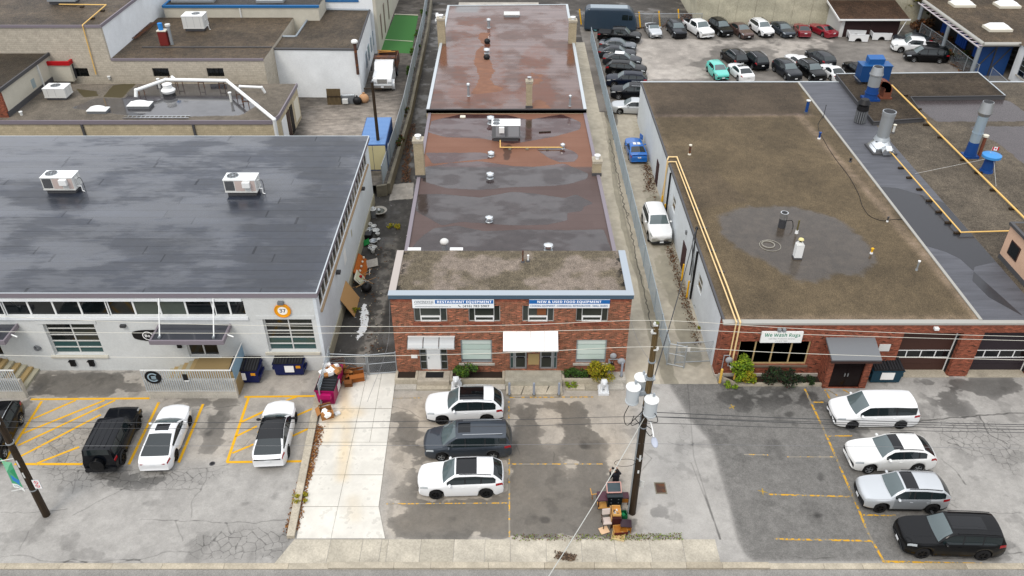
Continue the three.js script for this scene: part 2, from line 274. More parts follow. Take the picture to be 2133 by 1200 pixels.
L('1600,967 1750,962 1900,955', .04);L('1600,1075 1800,1072', .04);L('1890,880 2040,865 2133,860', .09);L('2040,865 2060,905 2100,925', .07);L('1960,955 2000,990 2010,1010');L('1960,1070 2133,1068', .05);L('1970,1045 2000,1060');L('1995,988 2010,1005 2025,1020', .03);L('1930,1165 2050,1160 2133,1150', .06);L('1745,1160 1700,1165 1650,1160', .05);L('1820,880 1900,890', .05);L('1560,1130 1700,1120', .04);
},1,2048,512);
const wornPaint = mk((g)=>{const L = (s,w = 0.09)=>g.line(pts(s), w,0.9,0.02);L('1520,850 1530,846', .06);L('1523,843 1528,852', .06);L('1580,1022 1598,1026', .06);L('1588,1018 1590,1032', .06);},0,2048,512);
const oil = mk((g)=>{for (const p of ['240,905', '345,905', '570,910', '450,900', '945,850', '955,925', '950,1005', '1150,880', '1133,1090', '1200,930', '1820,860', '1850,945', '1880,1030', '1690,1000', '1700,1080', '1640,870', '2080,960', '520,1040', '180,1085']) for (let i = 0;i < 3;i++) {const a = at(...p.split(',').map(Number));a.x += rr(-0.6,0.6);a.z += rr(-0.5,0.5);const q = a.clone();q.x += rr(-0.2,0.2);q.z += rr(-0.3,0.3);g.line([a,q], rr(0.12,0.5), rr(0.4,1));}},2);
const b = bake(2048,640,(u,v)=>{
const x = mix(x0,x1,u), z = mix(z0,z1,v), n1 = fb(x * 0.35,z * 0.35,4), n2 = fb(x * 1.7 + 9,z * 1.7,4), f = hsh(u * 2048 | 0,v * 640 | 0) - 0.5,n3 = fb(x * 6,z * 6,2) - 0.5;
let c = 0.585 + (n1 - 0.5) * 0.08 + (n2 - 0.5) * 0.09 + f * 0.05 + n3 * 0.05,w = 0;
const dl = ss(0.3,0.6,darkLot(u,v) + (n2 - 0.5) * 0.22) * Math.min(1,darkLot(u,v) * 1.3);c = mix(c,0.41 + (n2 - 0.5) * 0.07 + f * 0.09 + n3 * 0.06,dl);
c = mix(c,0.62 + (n2 - 0.5) * 0.08 + f * 0.04,conc(u,v) * (1 - dl));
const m = wet(u,v);w = ss(0.4,0.5,m + (fb(x * 1.1 + 3,z * 1.5,6) - 0.5) * 1.1 + (n1 - 0.5) * 0.3) * Math.min(1,m * 1.6);c = mix(c,c * 0.66,w);
const ga = gator(u,v), gw = ga > 0.05 ? ss(0.075,0.015,wor(x * 2.1 + n2 * 0.5,z * 2.1 + n1) + (1 - ga) * 0.09) * ga : 0,cr = Math.max(gw * 0.9,ss(0.25,0.6,crack(u,v)));
const blotch = ss(0.62,0.72,fb(x * 0.9 + 40,z * 0.9,5)) * 0.1;c *= (1 - blotch) * (1 - 0.3 * ss(0.2,0.7,oil(u,v) + (n2 - 0.5) * 0.6));c *= 1 - cr * 0.36;c *= 1 - ga * 0.07;
const br = brown(u,v) * 0.035 * (0.7 + n1);let r = c * (1 + br), g = c * (0.985 - br * 0.1), bl = c * (0.955 - br * 1.5);
const wp = wornPaint(u,v) * ss(0.3,0.5,n2 + 0.1);r = mix(r,0.66,wp);g = mix(g,0.52,wp);bl = mix(bl,0.16,wp);
return [r,g,bl,mix(0.92,0.5,w) + cr * 0.1,0.5 + f * 0.4 + n3 * 0.4 - cr * 0.5];
}, 'crb');
const z2 = at(0,1174).z;
paved('forecourt', [V3(x0,0,z0), V3(x1,0,z0), V3(x1,0,z2), V3(x0,0,z2)],0,FR,std({...b,roughness: 1,bumpScale: 0.01}));
}
// the street in front and its kerb
struct('road', bx(-60,60,-0.2,-0.014,at(0,1186).z, -5), M.asphalt);
{
const k = new THREE.Group();k.name = 'kerb';scene.add(k);tag(k,null,null,null, 'structure');
const za = at(0,1174).z,zb = at(0,1186).z;let x = -46;const ms = [0,1,2,3].map((i)=>std({...rep(T.concrete,3 + i), roughness: 1,color: new THREE.Color(0.98 - i * 0.03,0.93 - i * 0.035,0.83 - i * 0.04)}));
while (x < 46) {const w = rr(1.7,3.4), low = x < -10 || (x > 11 && x < 40);mesh('kerb_stone', bx(x,x + w - 0.015,-0.1,low ? 0.035 : 0.12,za,zb), ms[rnd() * 4 | 0], k);x += w;}
}
{// sidewalk of single slabs in front of the driveway and the middle lot
const s = new THREE.Group();s.name = 'sidewalk';scene.add(s);tag(s,null,null,null, 'structure');
const top = at(0,1124).z,bot = at(0,1174).z - 0.006,xs = [592,684,752,792,806,875,945,1010,1063,1138,1212,1282,1356,1425,1496].map((p)=>at(p,1150).x);
const ms = [0,1,2].map((i)=>std({...rep(T.concrete,5 + i), roughness: 1,color: new THREE.Color(1.04 - i * 0.03,1.01 - i * 0.03,0.94 - i * 0.035)}));
for (let i = 0;i < xs.length - 1;i++) {const P = [V3(xs[i] + 0.01 + (i ? 0 : 0.35),0,top), V3(xs[i + 1] - 0.012,0,top), V3(xs[i + 1] - 0.012,0,bot), V3(xs[i] + 0.01 - (i ? 0 : 0.35),0,bot)];mesh('slab', prism(P, -0.08,0.014 + (i % 3) * 0.004), ms[i < 6 ? 1 + (i % 2) : i % 2], s);}
}
{// concrete driveway with its joints,rust coloured stains
const d = new THREE.Group();d.name = 'driveway';scene.add(d);tag(d,null,null,null, 'structure');
const rows = [778,852,922,990,1056,1123], cols = [(y)=>mix(672,596,(y - 778) / 345) + (y > 1000 ? (y - 1000) * 0.06 : 0) + 14,(y)=>mix(762,690,(y - 790) / 330),(y)=>y < 1056 ? mix(825,789,(y - 785) / 271) : mix(789,803,(y - 1056) / 69)];
const mid = (y)=>mix(cols[1](y), cols[2](y),0.5), stain = maskOf(256,512,-13,-4,-41,-27,(g)=>{g.line(pts('715,800 722,900 712,1000'),0.5,0.8);g.line(pts('700,870 740,860'),1.2,0.5);g.line(pts('735,1040 740,1080'),0.7,0.3);g.line(pts('690,880 680,920'),.8,.35);},7);
const b = bake(512,768,(u,v)=>{const x = mix(-13,-4,u), z = mix(-41,-27,v), n = fb(x * 0.8,z * 0.8,4), f = hsh(u * 512 | 0,v * 768 | 0) - 0.5,k = fb(x * 3 + 5,z * 3,3), s = stain(u,v) * (0.5 + n), c = 0.775 + (n - 0.5) * 0.1 + f * 0.03 + (k - 0.5) * 0.06 - (ss(0.68,0.75,k) * 0.06);return [c * (1 + s * 0.02), c * (0.985 - s * 0.07), c * (0.94 - s * 0.2),0.85];});
const m = std({...b,roughness: 1}), R4 = [-13,-4,-41,-27];
for (let i = 0;i < 5;i++) for (let j = 0;j < 2;j++) for (const h of (j && i < 2 ? [0,1] : [2])) {
const A = h === 1 ? mid : cols[j], B = h === 0 ? mid : cols[j + 1], a = rows[i] + 0.35,c = rows[i + 1] - 0.35,e = 0.35;
paved('slab', [at(A(a) + e,a), at(B(a) - e,a), at(B(c) - e,c), at(A(c) + e,c)],0.03 + ((i + j) % 2) * 0.006,R4,m,d);
}
mesh('joint_bed', prism([at(cols[0](778),778), at(cols[2](778),778), at(cols[2](1056),1056), at(cols[2](1122),1122), at(cols[0](1122),1122)],-0.02,0.022), M.concreteOld,d);
}
// raised concrete kerb wall between the left lot and the driveway
struct('low_wall', prism([at(672,752), at(686,752), at(614,1122), at(598,1122)].map((p)=>V3(p.x,0,p.z)),-0.05,0.22), M.concreteWarm);
// alley on the left, lane on the right
const ALZ = [-12.5,-7.2,-110,-38.5];
{
const mud = maskOf(256,1024,...ALZ, (g)=>{g.line(pts('745,770 755,740 780,690 790,640 800,600'),0.55,0.9,.2);g.line(pts('800,600 810,560 815,520'),1.2,0.45,.2);g.line(pts('765,780 770,700 775,660'),.25,.35,.1);},4), white = maskOf(256,1024,...ALZ, (g)=>g.line(pts('758,642 762,670 752,694'),0.4,1,0.12),4);
const conc = maskOf(256,1024,...ALZ, (g)=>g.poly(pts('818,384 862,380 860,414 810,418')),2);
const b = bake(512,2048,(u,v)=>{const x = mix(ALZ[0], ALZ[1], u), z = mix(ALZ[2], ALZ[3], v), n = fb(x * 0.7,z * 0.7,4), k = fb(x * 3,z * 3,4), f = hsh(u * 512 | 0,v * 2048 | 0) - 0.5;let c = 0.235 + (n - 0.5) * 0.14 + (k - 0.5) * 0.1 + f * 0.05;const m = cl(mud(u,v) * (0.3 + 1.1 * ss(0.35,0.65,k))), w = ss(0.45,0.6,white(u,v) + (fb(x * 6,z * 6,4) - 0.5) * 1.5), q = ss(.35,.65,conc(u,v) + (k - .5) * .5);c = mix(c,0.52,m * 0.75);c = mix(c,0.55 + (k - .5) * .15,q);c = mix(c,0.9,w);return [c * mix(1.02,0.99,w), c * mix(0.985,1,w), c * (0.93 + w * 0.07), mix(0.7 - ss(0.5,0.7,n) * 0.4,0.85,m + w)];});
paved('alley', [V3(-12.4,0,-120), V3(-7.2,0,-120), V3(-7.2,0,at(0,774).z + 0.05), V3(-12.4,0,at(0,774).z + 0.05)],0.004,ALZ,std({...b,roughness: 1}));
}
const LNZ = [6.5,13.6,-106,-36];
{
const wet = maskOf(256,1024,...LNZ, (g)=>{g.line(pts('1262,120 1258,200 1268,260 1275,330 1285,400 1300,470 1325,560 1345,620'),0.42,0.85,0.12);g.line(pts('1345,620 1365,700 1390,780 1420,860 1440,960'),0.9,0.7,0.1);g.line(pts('1395,560 1420,650 1440,740'),1.2,0.6,0.2);g.line(pts('1330,260 1345,330 1360,420'),1.6,.35,.3);g.line(pts('1370,440 1390,520 1400,600'),2.2,.4,.2);},4);
const dark = maskOf(256,1024,...LNZ, (g)=>g.line(pts('1240,60 1245,130 1258,170 1275,250'),1.1,0.8,0.2),5), crack = maskOf(512,2048,...LNZ, (g)=>{g.line(pts('1270,290 1290,380 1300,430 1318,500 1330,560 1345,620 1360,690'),0.07,1,0.1);g.line(pts('1255,160 1268,230 1280,290'),.09,1,.12);g.line(pts('1300,430 1310,450'),.06,1,.1);},1);
const b = bake(512,2048,(u,v)=>{const x = mix(LNZ[0], LNZ[1], u), z = mix(LNZ[2], LNZ[3], v), n = fb(x * 0.6,z * 0.6,4), k = fb(x * 2.6 + 7,z * 2.6,4), f = hsh(u * 512 | 0,v * 2048 | 0) - 0.5;let c = 0.655 + (n - 0.5) * 0.12 + (k - 0.5) * 0.12 + f * 0.04;const w = ss(0.3,0.5,wet(u,v) + (k - 0.5) * 0.5) * 0.8,d = ss(0.3,0.6,dark(u,v) + (k - 0.5) * 0.5);if (x > 9.7) c -= 0.05;c = mix(c,c * 0.78,w);c = mix(c,0.36,d);c *= 1 - 0.4 * ss(0.2,0.6,crack(u,v));return [c * 1.02,c * 0.98,c * (0.89 - w * 0.03), mix(0.88,0.5,Math.max(w,d))];});
paved('lane', [V3(6.6,0,-107), V3(9.6,0,-107), V3(9.6,0,-84), V3(13.5,0,-84), V3(13.5,0,at(0,800).z), V3(7.2,0,at(0,800).z)],0.006,LNZ,std({...b,roughness: 1}));
}
{// rear car yard
const RZ = [9,64,-118,-76], wet = maskOf(512,512,...RZ, (g)=>{g.poly(pts('1330,80 1480,82 1480,120 1440,130 1345,150 1345,230 1300,230 1320,100'),0.9);g.poly(pts('1480,82 1740,80 1740,105 1480,100'),.5);g.poly(pts('1345,130 1480,140 1480,165 1345,165'),.7);g.poly(pts('1610,100 1660,100 1650,150 1600,150'),.6);},8);
const b = bake(1024,1024,(u,v)=>{const x = mix(RZ[0], RZ[1], u), z = mix(RZ[2], RZ[3], v), n = fb(x * 0.25,z * 0.25,4), k = fb(x * 1.2,z * 1.2,4), f = hsh(u * 1024 | 0,v * 1024 | 0) - 0.5,l = ss(0.3,0.55,wet(u,v) + (k - 0.5) * 0.5);let c = 0.43 + (n - 0.5) * 0.13 + (k - 0.5) * 0.13 + f * 0.07;c = mix(c,c * 1.32,l);return [c * 1.01,c * 0.97,c * 0.92,0.85 - ss(0.5,0.65,n) * 0.3];});
paved('car_yard', [V3(9.4,0,-116), V3(62,0,-116), V3(62,0,-79), V3(13.4,0,-79), V3(13.4,0,-84.2), V3(9.4,0,-84.2)],0.004,RZ,std({...b,roughness: 1}));
}
struct('back_road', bx(-8,9.4,-0.02,0.002,-200,-107.02), M.asphaltDark);
// ---------------------------------------------------------------- shared building kit
// a glazed opening: frame bars and one pane per field, set back in the wall
function windowZ(parent,x0,x1,y0,y1,z,cols,rows,o = {}) {
const {bar: w = 0.06,depth = 0.06,frame = M.white,pane = M.glass,panes,back = 0.02} = o,f = new THREE.Group();f.name = 'window';parent.add(f);
const xs = Array.isArray(cols) ? cols : Array.from({length: cols + 1},(_,i)=>mix(x0,x1,i / cols)), ys = Array.isArray(rows) ? rows : Array.from({length: rows + 1},(_,i)=>mix(y0,y1,i / rows)), b = [];
xs.forEach((x,i)=>{const a = i === 0 ? 0 : i === xs.length - 1 ? w : w / 2;b.push(bx(x - a,x - a + w,y0,y1,z - depth,z));});
for (let i = 0;i < xs.length - 1;i++) {const a = xs[i] + (i ? w / 2 : w), c = xs[i + 1] - (i === xs.length - 2 ? w : w / 2);ys.forEach((y,j)=>{const e = j === 0 ? 0 : j === ys.length - 1 ? w : w / 2;b.push(bx(a,c,y - e,y - e + w,z - depth,z - 0.003));});}
mesh('frame', b,frame,f);
for (let i = 0;i < xs.length - 1;i++) for (let j = 0;j < ys.length - 1;j++) mesh('pane', bx(xs[i] + 0.01,xs[i + 1] - 0.01,ys[j] + 0.01,ys[j + 1] - 0.01,z - depth * 0.6 - back,z - depth * 0.6), panes ? panes(i,j) : pane,f);
return f;
}
const roundVent = (x,y,z,h,r = 0.16,m = M.metal,label,cap = M.metal,group = 'round metal vents on the flat roofs')=>{
const t = thing('roof_vent', label, 'roof vent', [x,y,z]);
mesh('pipe', [cyl(0,0,h,0,r), cyl(0,0,0.06,0,r * 1.5,r * 1.2)], m,t);
mesh('cap', [cyl(0,h + 0.04,h + 0.16,0,r * 1.75,r * 1.5,18), cyl(0,h + 0.16,h + 0.24,0,r * 1.5,r * 0.5,18), cyl(0,h - 0.02,h + 0.04,0,r * 0.8)], cap,t);
if (group) t.userData.group = group;delete t.userData.group;return t;
};
// packaged rooftop air conditioner standing on a kerb; front face looks to +z
function rtu(label,p,w,d,h,o = {}) {
const t = thing('rooftop_unit', label, 'air conditioner', p,o.turn ?? 0,o.group), m = o.body ?? M.cream,k = o.kerb ?? 0.3;
mesh('base', bx(-w / 2 + 0.12,w / 2 - 0.12,0,k, -d / 2 + 0.1,d / 2 - 0.1), M.flash,t);
mesh('cabinet', [bx(-w / 2,w / 2,k,k + h, -d / 2,d / 2), bx(-w / 2 - 0.02,w / 2 + 0.02,k,k + 0.1,-d / 2 - 0.02,d / 2 + 0.02)], o.side ?? m,t);
mesh('lid', bx(-w / 2 - 0.03,w / 2 + 0.03,k + h + 0.002,k + h + 0.05,-d / 2 - 0.03,d / 2 + 0.03), o.lid ?? M.white,t);
mesh('panel_joint', [-0.3,0.05,0.36].map((q)=>bx(q * w - 0.012,q * w + 0.012,k + 0.11,k + h - 0.01,d / 2,d / 2 + 0.004)).concat([-0.2,0.25].map((q)=>bx(w / 2,w / 2 + 0.004,k + 0.11,k + h - 0.01,q * d - 0.012,q * d + 0.012))), M.grey,t);
for (const [fx,fz,r] of o.fans ?? []) {const f = mesh('fan', [cyl(fx,k + h + 0.052,k + h + 0.06,fz,r,r,20)], M.black,t);const b = [];for (let i = 0;i < 4;i++) b.push(bc(fx,k + h + 0.07,fz,r * 1.8,0.012,r * 0.35,i * Math.PI / 4 + 0.3));mesh('blade', b,M.midGrey,f);mesh('guard', [new THREE.TorusGeometry(r,0.025,6,20).rotateX(Math.PI / 2).translate(fx,k + h + 0.075,fz), cyl(fx,k + h + 0.06,k + h + 0.09,fz,r * 0.22)], M.galv,f);}
for (const [a,b] of o.grilles ?? []) {mesh('grille', bx(a,b,k + 0.16,k + h - 0.06,d / 2 - 0.02,d / 2 + 0.006), M.darkGrey,t);const s = [];for (let y = k + 0.2;y < k + h - 0.08;y += 0.07) s.push(bx(a + 0.02,b - 0.02,y,y + 0.02,d / 2 + 0.006,d / 2 + 0.016));mesh('louvre', s,M.midGrey,t);}
if (o.panel) mesh('panel', o.panel.map(([a,b])=>bx(a,b,k + 0.13,k + h - 0.05,d / 2 - 0.02,d / 2 + 0.012)), o.panelM ?? M.offWhite,t);
if (o.hood) {const [a,b] = o.hood;const g = new THREE.BufferGeometry();mesh('hood', [prism([[a,0],[b,0],[b,0.28],[a,0.28]].map(([x,z])=>V3(x,0,z + d / 2 + 0.012)), k + h * 0.52,k + h - 0.06)], M.white,t);}
if (o.side2) {mesh('junction_box', bx(w / 2,w / 2 + 0.1,k + 0.3,k + 0.75,-0.15,0.15), M.offWhite,t);mesh('drain_pipe', pipe([V3(w / 2 + 0.02,k + 0.15,0.2), V3(w / 2 + 0.3,k + 0.15,0.2), V3(w / 2 + 0.3,0.06,0.2), V3(w / 2 + 0.5,0.06,0.3)],0.035), M.white,t);mesh('cable', tube([V3(w / 2 + 0.06,k + 0.7,0), V3(w / 2 + 0.3,k + 0.75,0), V3(w / 2 + 0.35,0.3,-0.1), V3(w / 2 + 0.3,0.02,-0.2)],0.02), M.black,t);}
return t;
}
// ---------------------------------------------------------------- white warehouse on the left
const ZL = -41.2,XL = -12.3,LX = -46,LY = 6.36;
{
const t = thing('white_warehouse', 'wide white warehouse with wet dark membrane roof and number 37', 'warehouse', [0,0,0]);
const yT = az(0,627.5,ZL).y,yB = az(0,659,ZL).y,mx = [-90,-48,3,58,110,165,221,277.5,331,386,442,477,510].map((p)=>az(p,643,ZL).x);
const wA = [az(98,700,ZL).x,az(204,700,ZL).x,az(0,739.5,ZL).y,az(0,675,ZL).y], wB = [az(554,700,ZL).x,az(655,700,ZL).x,az(0,733,ZL).y,az(0,665,ZL).y];
const dr = [az(391,728,ZL).x,az(455,728,ZL).x,1.2,3.3], dr2 = [dr[0] - 16,dr[1] - 14.2,1.2,3.3];
mesh('wall', wallZ(LX,XL - 0.2,0,LY - 0.31,ZL,0.35,[[mx[0], mx[12], yB,yT], wA,wB,dr,dr2]), M.render,t);mesh('rear_wall', bx(LX,XL - 0.2,0,LY - 0.3,-63.9,-63.6), M.render,t);
// window band under the eaves
for (let i = 0;i < 12;i++) windowZ(t,mx[i] + (i % 4 === 2 ? 0.1 : 0), mx[i + 1], yB,yT,ZL - 0.1,1,1, {frame: M.white,pane: i === 7 || i === 8 ? plain('#4b524c', {roughness: 0.08}) : M.glass,bar: 0.055,depth: 0.08});
mesh('sill', bx(mx[0], mx[12] + 0.08,yB - 0.24,yB - 0.02,ZL + 0.002,ZL + 0.1), M.renderWhite,t);
mesh('lintel', bx(LX,mx[12] - 0.1,yT + 0.02,yT + 0.24,ZL + 0.002,ZL + 0.07), M.renderWhite,t);
const teal = (i,j)=>(j < 2 ? M.glassTeal : i === 0 ? M.glass : M.glassDim);
for (const [n,w] of [[0,wA],[1,wB]]) {windowZ(t, ...w,ZL - 0.2,2,5, {bar: 0.075,depth: 0.08,panes: teal,frame: M.offWhite});mesh('sill', bx(w[0] - 0.25,w[1] + 0.2,w[2] - 0.2,w[2] - 0.005,ZL - 0.1,ZL + 0.12), M.renderTan,t);mesh('lintel', bx(w[0] - 0.35,w[1] + 0.2,w[3] + 0.02,w[3] + 0.28,ZL + 0.002,ZL + 0.04), M.render,t);}
for (const d of [dr,dr2]) {windowZ(t,d[0], d[1], d[2], d[3], ZL - 0.12,2,1, {bar: 0.09,depth: 0.08,frame: M.offWhite}).name = 'door';mesh('threshold', bx(d[0] - 0.1,d[1] + 0.1,1.16,1.195,ZL - 0.1,ZL + 0.1), M.offWhite,t);}
for (const p of [153,192]) {const a = az(p,757,ZL);mesh('vent_hood', [bx(a.x - 0.16,a.x + 0.16,a.y - 0.16,a.y + 0.3,ZL,ZL + 0.14), bx(a.x - 0.2,a.x + 0.2,a.y + 0.26,a.y + 0.3,ZL + 0.002,ZL + 0.22)], M.black,t);}
{const a = az(257,677,ZL);mesh('wall_lamp', [bx(a.x - 0.17,a.x + 0.17,a.y - 0.1,a.y + 0.08,ZL,ZL + 0.2)], M.darkGrey,t);const c = az(585,629,ZL);mesh('wall_lamp', bx(c.x - 0.18,c.x + 0.18,c.y - 0.1,c.y + 0.1,ZL,ZL + 0.22), M.midGrey,t);const e = az(374,720,ZL);mesh('intercom', bx(e.x - 0.14,e.x + 0.14,e.y - 0.14,e.y + 0.14,ZL,ZL + 0.1), M.black,t);const h = az(78,724,ZL);mesh('hose_reel', [new THREE.TorusGeometry(0.16,0.06,6,14).translate(h.x,h.y,ZL + 0.08), bx(h.x + 0.1,h.x + 0.24,h.y - 0.1,h.y + 0.05,ZL,ZL + 0.12)], M.midGrey,t);}
// side wall with its own high window band
const z0 = -63.8,z1 = ZL - 0.36,yt = LY - 0.36,yb = Math.max(4.2,ax(683,597,XL).y), zE = -62.4,zS = -41.9,N = 20;
mesh('side_wall', wallX(z0,ZL,0,LY - 0.31,XL,0.2,[[zE,zS,yb,yt]]), M.sideWhite,t);
mesh('skirting', bx(XL + 0.002,XL + 0.07,0,0.95,z0,ZL - 0.02), M.renderBeige,t);
mesh('side_sill', bx(XL + 0.002,XL + 0.13,yb - 0.16,yb - 0.01,zE - 0.1,zS + 0.1), plain('#a08a6e', {roughness: 0.7}), t);
for (let i = 0;i < N;i++) {const a = mix(zE,zS,i / N), b = mix(zE,zS, (i + 1) / N), f = new THREE.Group();f.name = 'window';t.add(f);mesh('frame', [bx(XL - 0.12,XL - 0.02,yb,yt,a,a + 0.09), bx(XL - 0.117,XL - 0.023,yb,yb + 0.06,a + 0.09,b), bx(XL - 0.117,XL - 0.023,yt - 0.06,yt,a + 0.09,b)], M.white,f);mesh('pane', bx(XL - 0.09,XL - 0.06,yb + 0.03,yt - 0.03,a + 0.06,b + 0.02), i % 3 ? M.glass : M.glassDim,f);}
for (const [px,py] of [[752,393],[700,867 - 300]]) {const a = ax(px,py,XL);mesh('wall_lamp', [bc(a.x + 0.16,a.y,a.z,0.3,0.18,0.36)], M.darkGrey,t);}
mesh('white_patch', bx(XL + 0.001,XL + 0.004,2.6,3.7,ax(716,520,XL).z - 0.5,ax(716,520,XL).z + 0.35), M.white,t);
mesh('stain_patch', bx(XL + 0.001,XL + 0.004,3.0,3.6,ax(728,490,XL).z - 0.9,ax(728,490,XL).z - 0.55), M.renderBeige,t);
// roof: fascia and the wet membrane in rolls
const e = 0.15,RZ = [LX,XL + e, -64.05,ZL + 0.1];
mesh('fascia', [bx(LX,XL + e,LY - 0.3,LY + 0.04,ZL + 0.002,ZL + 0.1), bx(XL + 0.002,XL + e,LY - 0.3,LY + 0.04,-64.05,ZL), bx(LX,XL,LY - 0.3,LY + 0.04,-64.05,-63.9)], M.trimMauve,t);
mesh('deck', bx(LX,XL,LY - 0.29,LY - 0.02,-63.9,ZL), M.flash,t);
mesh('coping', [bx(LX,XL + e,LY + 0.042,LY + 0.06,ZL + 0.04,ZL + 0.11), bx(XL + e - 0.07,XL + e + 0.01,LY + 0.042,LY + 0.06,-64.05,ZL + 0.04), bx(LX,XL + e - 0.07,LY + 0.042,LY + 0.06,-64.06,-63.98)], M.copingLight,t);
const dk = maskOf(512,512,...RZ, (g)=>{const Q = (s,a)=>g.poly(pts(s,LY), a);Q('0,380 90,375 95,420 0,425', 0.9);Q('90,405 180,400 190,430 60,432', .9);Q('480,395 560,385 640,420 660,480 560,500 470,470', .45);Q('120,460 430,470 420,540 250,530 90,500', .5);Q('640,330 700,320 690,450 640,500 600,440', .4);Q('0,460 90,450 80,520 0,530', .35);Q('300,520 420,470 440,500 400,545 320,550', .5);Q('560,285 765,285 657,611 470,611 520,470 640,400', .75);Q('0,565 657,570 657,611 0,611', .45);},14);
const b = bake(2048,1024,(u,v)=>{
const x = mix(RZ[0], RZ[1], u), z = mix(RZ[2], RZ[3], v), roll = Math.floor(z / 0.97), fz = z / 0.97 - roll,seg = Math.floor(x / 7.3 + hsh(roll,3) * 5), k = hsh(roll,seg), n = fb(x * 0.16,z * 0.9,4), n2 = fb(x * 0.6 + 3,z * 2.4,4), n3 = fb(x * 3,z * 3,2) - 0.5,f = hsh(u * 2048 | 0,v * 1024 | 0) - 0.5;
const d = dk(u,v), pool = ss(0.52,0.68,n * 0.6 + fb(x * 0.12 + 20,z * 0.2,3) * 0.5 - d * 0.25), dirt = ss(0.45,0.75,n2) * (1 - pool);
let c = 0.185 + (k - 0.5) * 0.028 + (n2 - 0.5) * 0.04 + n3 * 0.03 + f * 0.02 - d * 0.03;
const sx = (x / 7.3 + hsh(roll,3) * 5) % 1,seam = fz < 0.04 || (Math.abs(sx) < 0.012 && hsh(roll,8) > 0.7) ? 1 : 0;c -= seam * 0.035;
return [c * 0.88,c * 0.99,c * 1.22,mix(mix(0.34,0.14,pool),0.5,dirt * 0.6 + d * 0.3) + seam * 0.2,cl(0.2 + ss(0.3,0.68,fb(x * 0.45,z * 0.8,6) + pool * 0.25 - d * 0.2 + (k - 0.5) * 0.13 + (fb(x * 0.13 + 7,z * 0.2,3) - 0.5) * 0.5 + (fb(x * 0.9,z * 7,4) - 0.5) * 0.42 + (fb(x * 2.2,z * 5,3) - 0.5) * 0.2) * (0.8 - d * 0.45) - seam * 0.2)];
}, 'crb');const film = b.bumpMap;b.bumpMap = null;
paved('membrane', [V3(LX,0,RZ[2] + 0.06), V3(XL + e - 0.06,0,RZ[2] + 0.06), V3(XL + e - 0.06,0,ZL + 0.04), V3(LX,0,ZL + 0.04)], LY + 0.046,RZ,std({...b,roughness: 1,clearcoat: 1,clearcoatMap: film,clearcoatRoughness: 0.14,specularIntensity: 1.0}), t);
// two door canopies on rods, with signs
for (const [cx0,cx1,r] of [[az(330,674,ZL).x,az(481,673,ZL).x,1],[az(330,674,ZL).x - 16.2,az(38,676,ZL).x,0]]) {
const y = az(400,674,ZL).y,zf = at(390,708,y).z,c = thing('door_canopy', r ? 'flat grey framed canopy hung on two white rods over the entrance' : 'flat grey framed door canopy cut by the left picture edge', 'canopy', [0,0,0]), g = -0.34,a = 0.3;
// children in world coordinates of the group origin
mesh('deck', bx(cx0 + 0.02,cx1 - 0.02,y - 0.2,y - 0.06,ZL + 0.01,zf - 0.02), std({color: css('#3a3c42'), roughness: 0.22,clearcoat: 0.6}), c);
mesh('frame', [bx(cx0,cx1,y - 0.3,y,zf,zf + 0.12), bx(cx0,cx0 + 0.12,y - 0.3,y - 0.003,ZL + 0.005,zf), bx(cx1 - 0.12,cx1,y - 0.3,y - 0.003,ZL + 0.005,zf), bx(cx0 + 0.04,cx1 - 0.04,y - 0.36,y - 0.303,zf - 0.3,zf + 0.06)], M.trimMauve,c);
for (const p of r ? [0.12,0.85] : [0.9]) {const X = mix(cx0,cx1,p);mesh('rod', [bar(V3(X,LY - 0.35,ZL + 0.06), V3(X,y - 0.04,zf - 0.25),0.045)], M.white,c);mesh('bracket', bc(X,y + 0.02,zf - 0.25,0.14,0.12,0.2), M.galv,c);}
mesh('spout', [bar(V3(cx1 + 0.005,y - 0.15,zf - 0.7), V3(cx1 + 0.4,y - 0.25,zf - 0.6),0.05)], M.white,c);
}
}
{// black plaque with a ring,partly behind the canopy
const a = az(308,698,ZL), t = thing('wall_plaque', 'black shield shaped plaque with white ring beside the canopy', 'sign', [a.x,a.y,ZL]);
const s = new THREE.Shape();s.moveTo(-0.95,0.25);s.quadraticCurveTo(-0.7,0.42,0,0.44);s.lineTo(1.3,0.44);s.lineTo(1.3,-0.44);s.lineTo(0,-0.44);s.quadraticCurveTo(-0.7,-0.36,-0.9,-0.22);s.quadraticCurveTo(-1,0,-0.95,0.25);
mesh('plate', new THREE.ExtrudeGeometry(s, {depth: 0.06,bevelEnabled: false}).translate(0,0,0.02), M.black,t);
const tex = canvasTex(256,256,(g)=>{g.fillStyle = '#141416';g.fillRect(0,0,256,256);g.strokeStyle = g.fillStyle = '#f2f2f2';g.lineWidth = 18;g.beginPath();g.arc(128,128,104,0,7);g.stroke();g.font = 'bold 96px sans-serif';g.textAlign = 'center';g.fillText('Bo', 118,162);});
const f = new THREE.Mesh(new THREE.PlaneGeometry(0.78,0.78).translate(0.02,0,0.084), std({map: tex}));f.name = 'emblem';t.add(f);
}
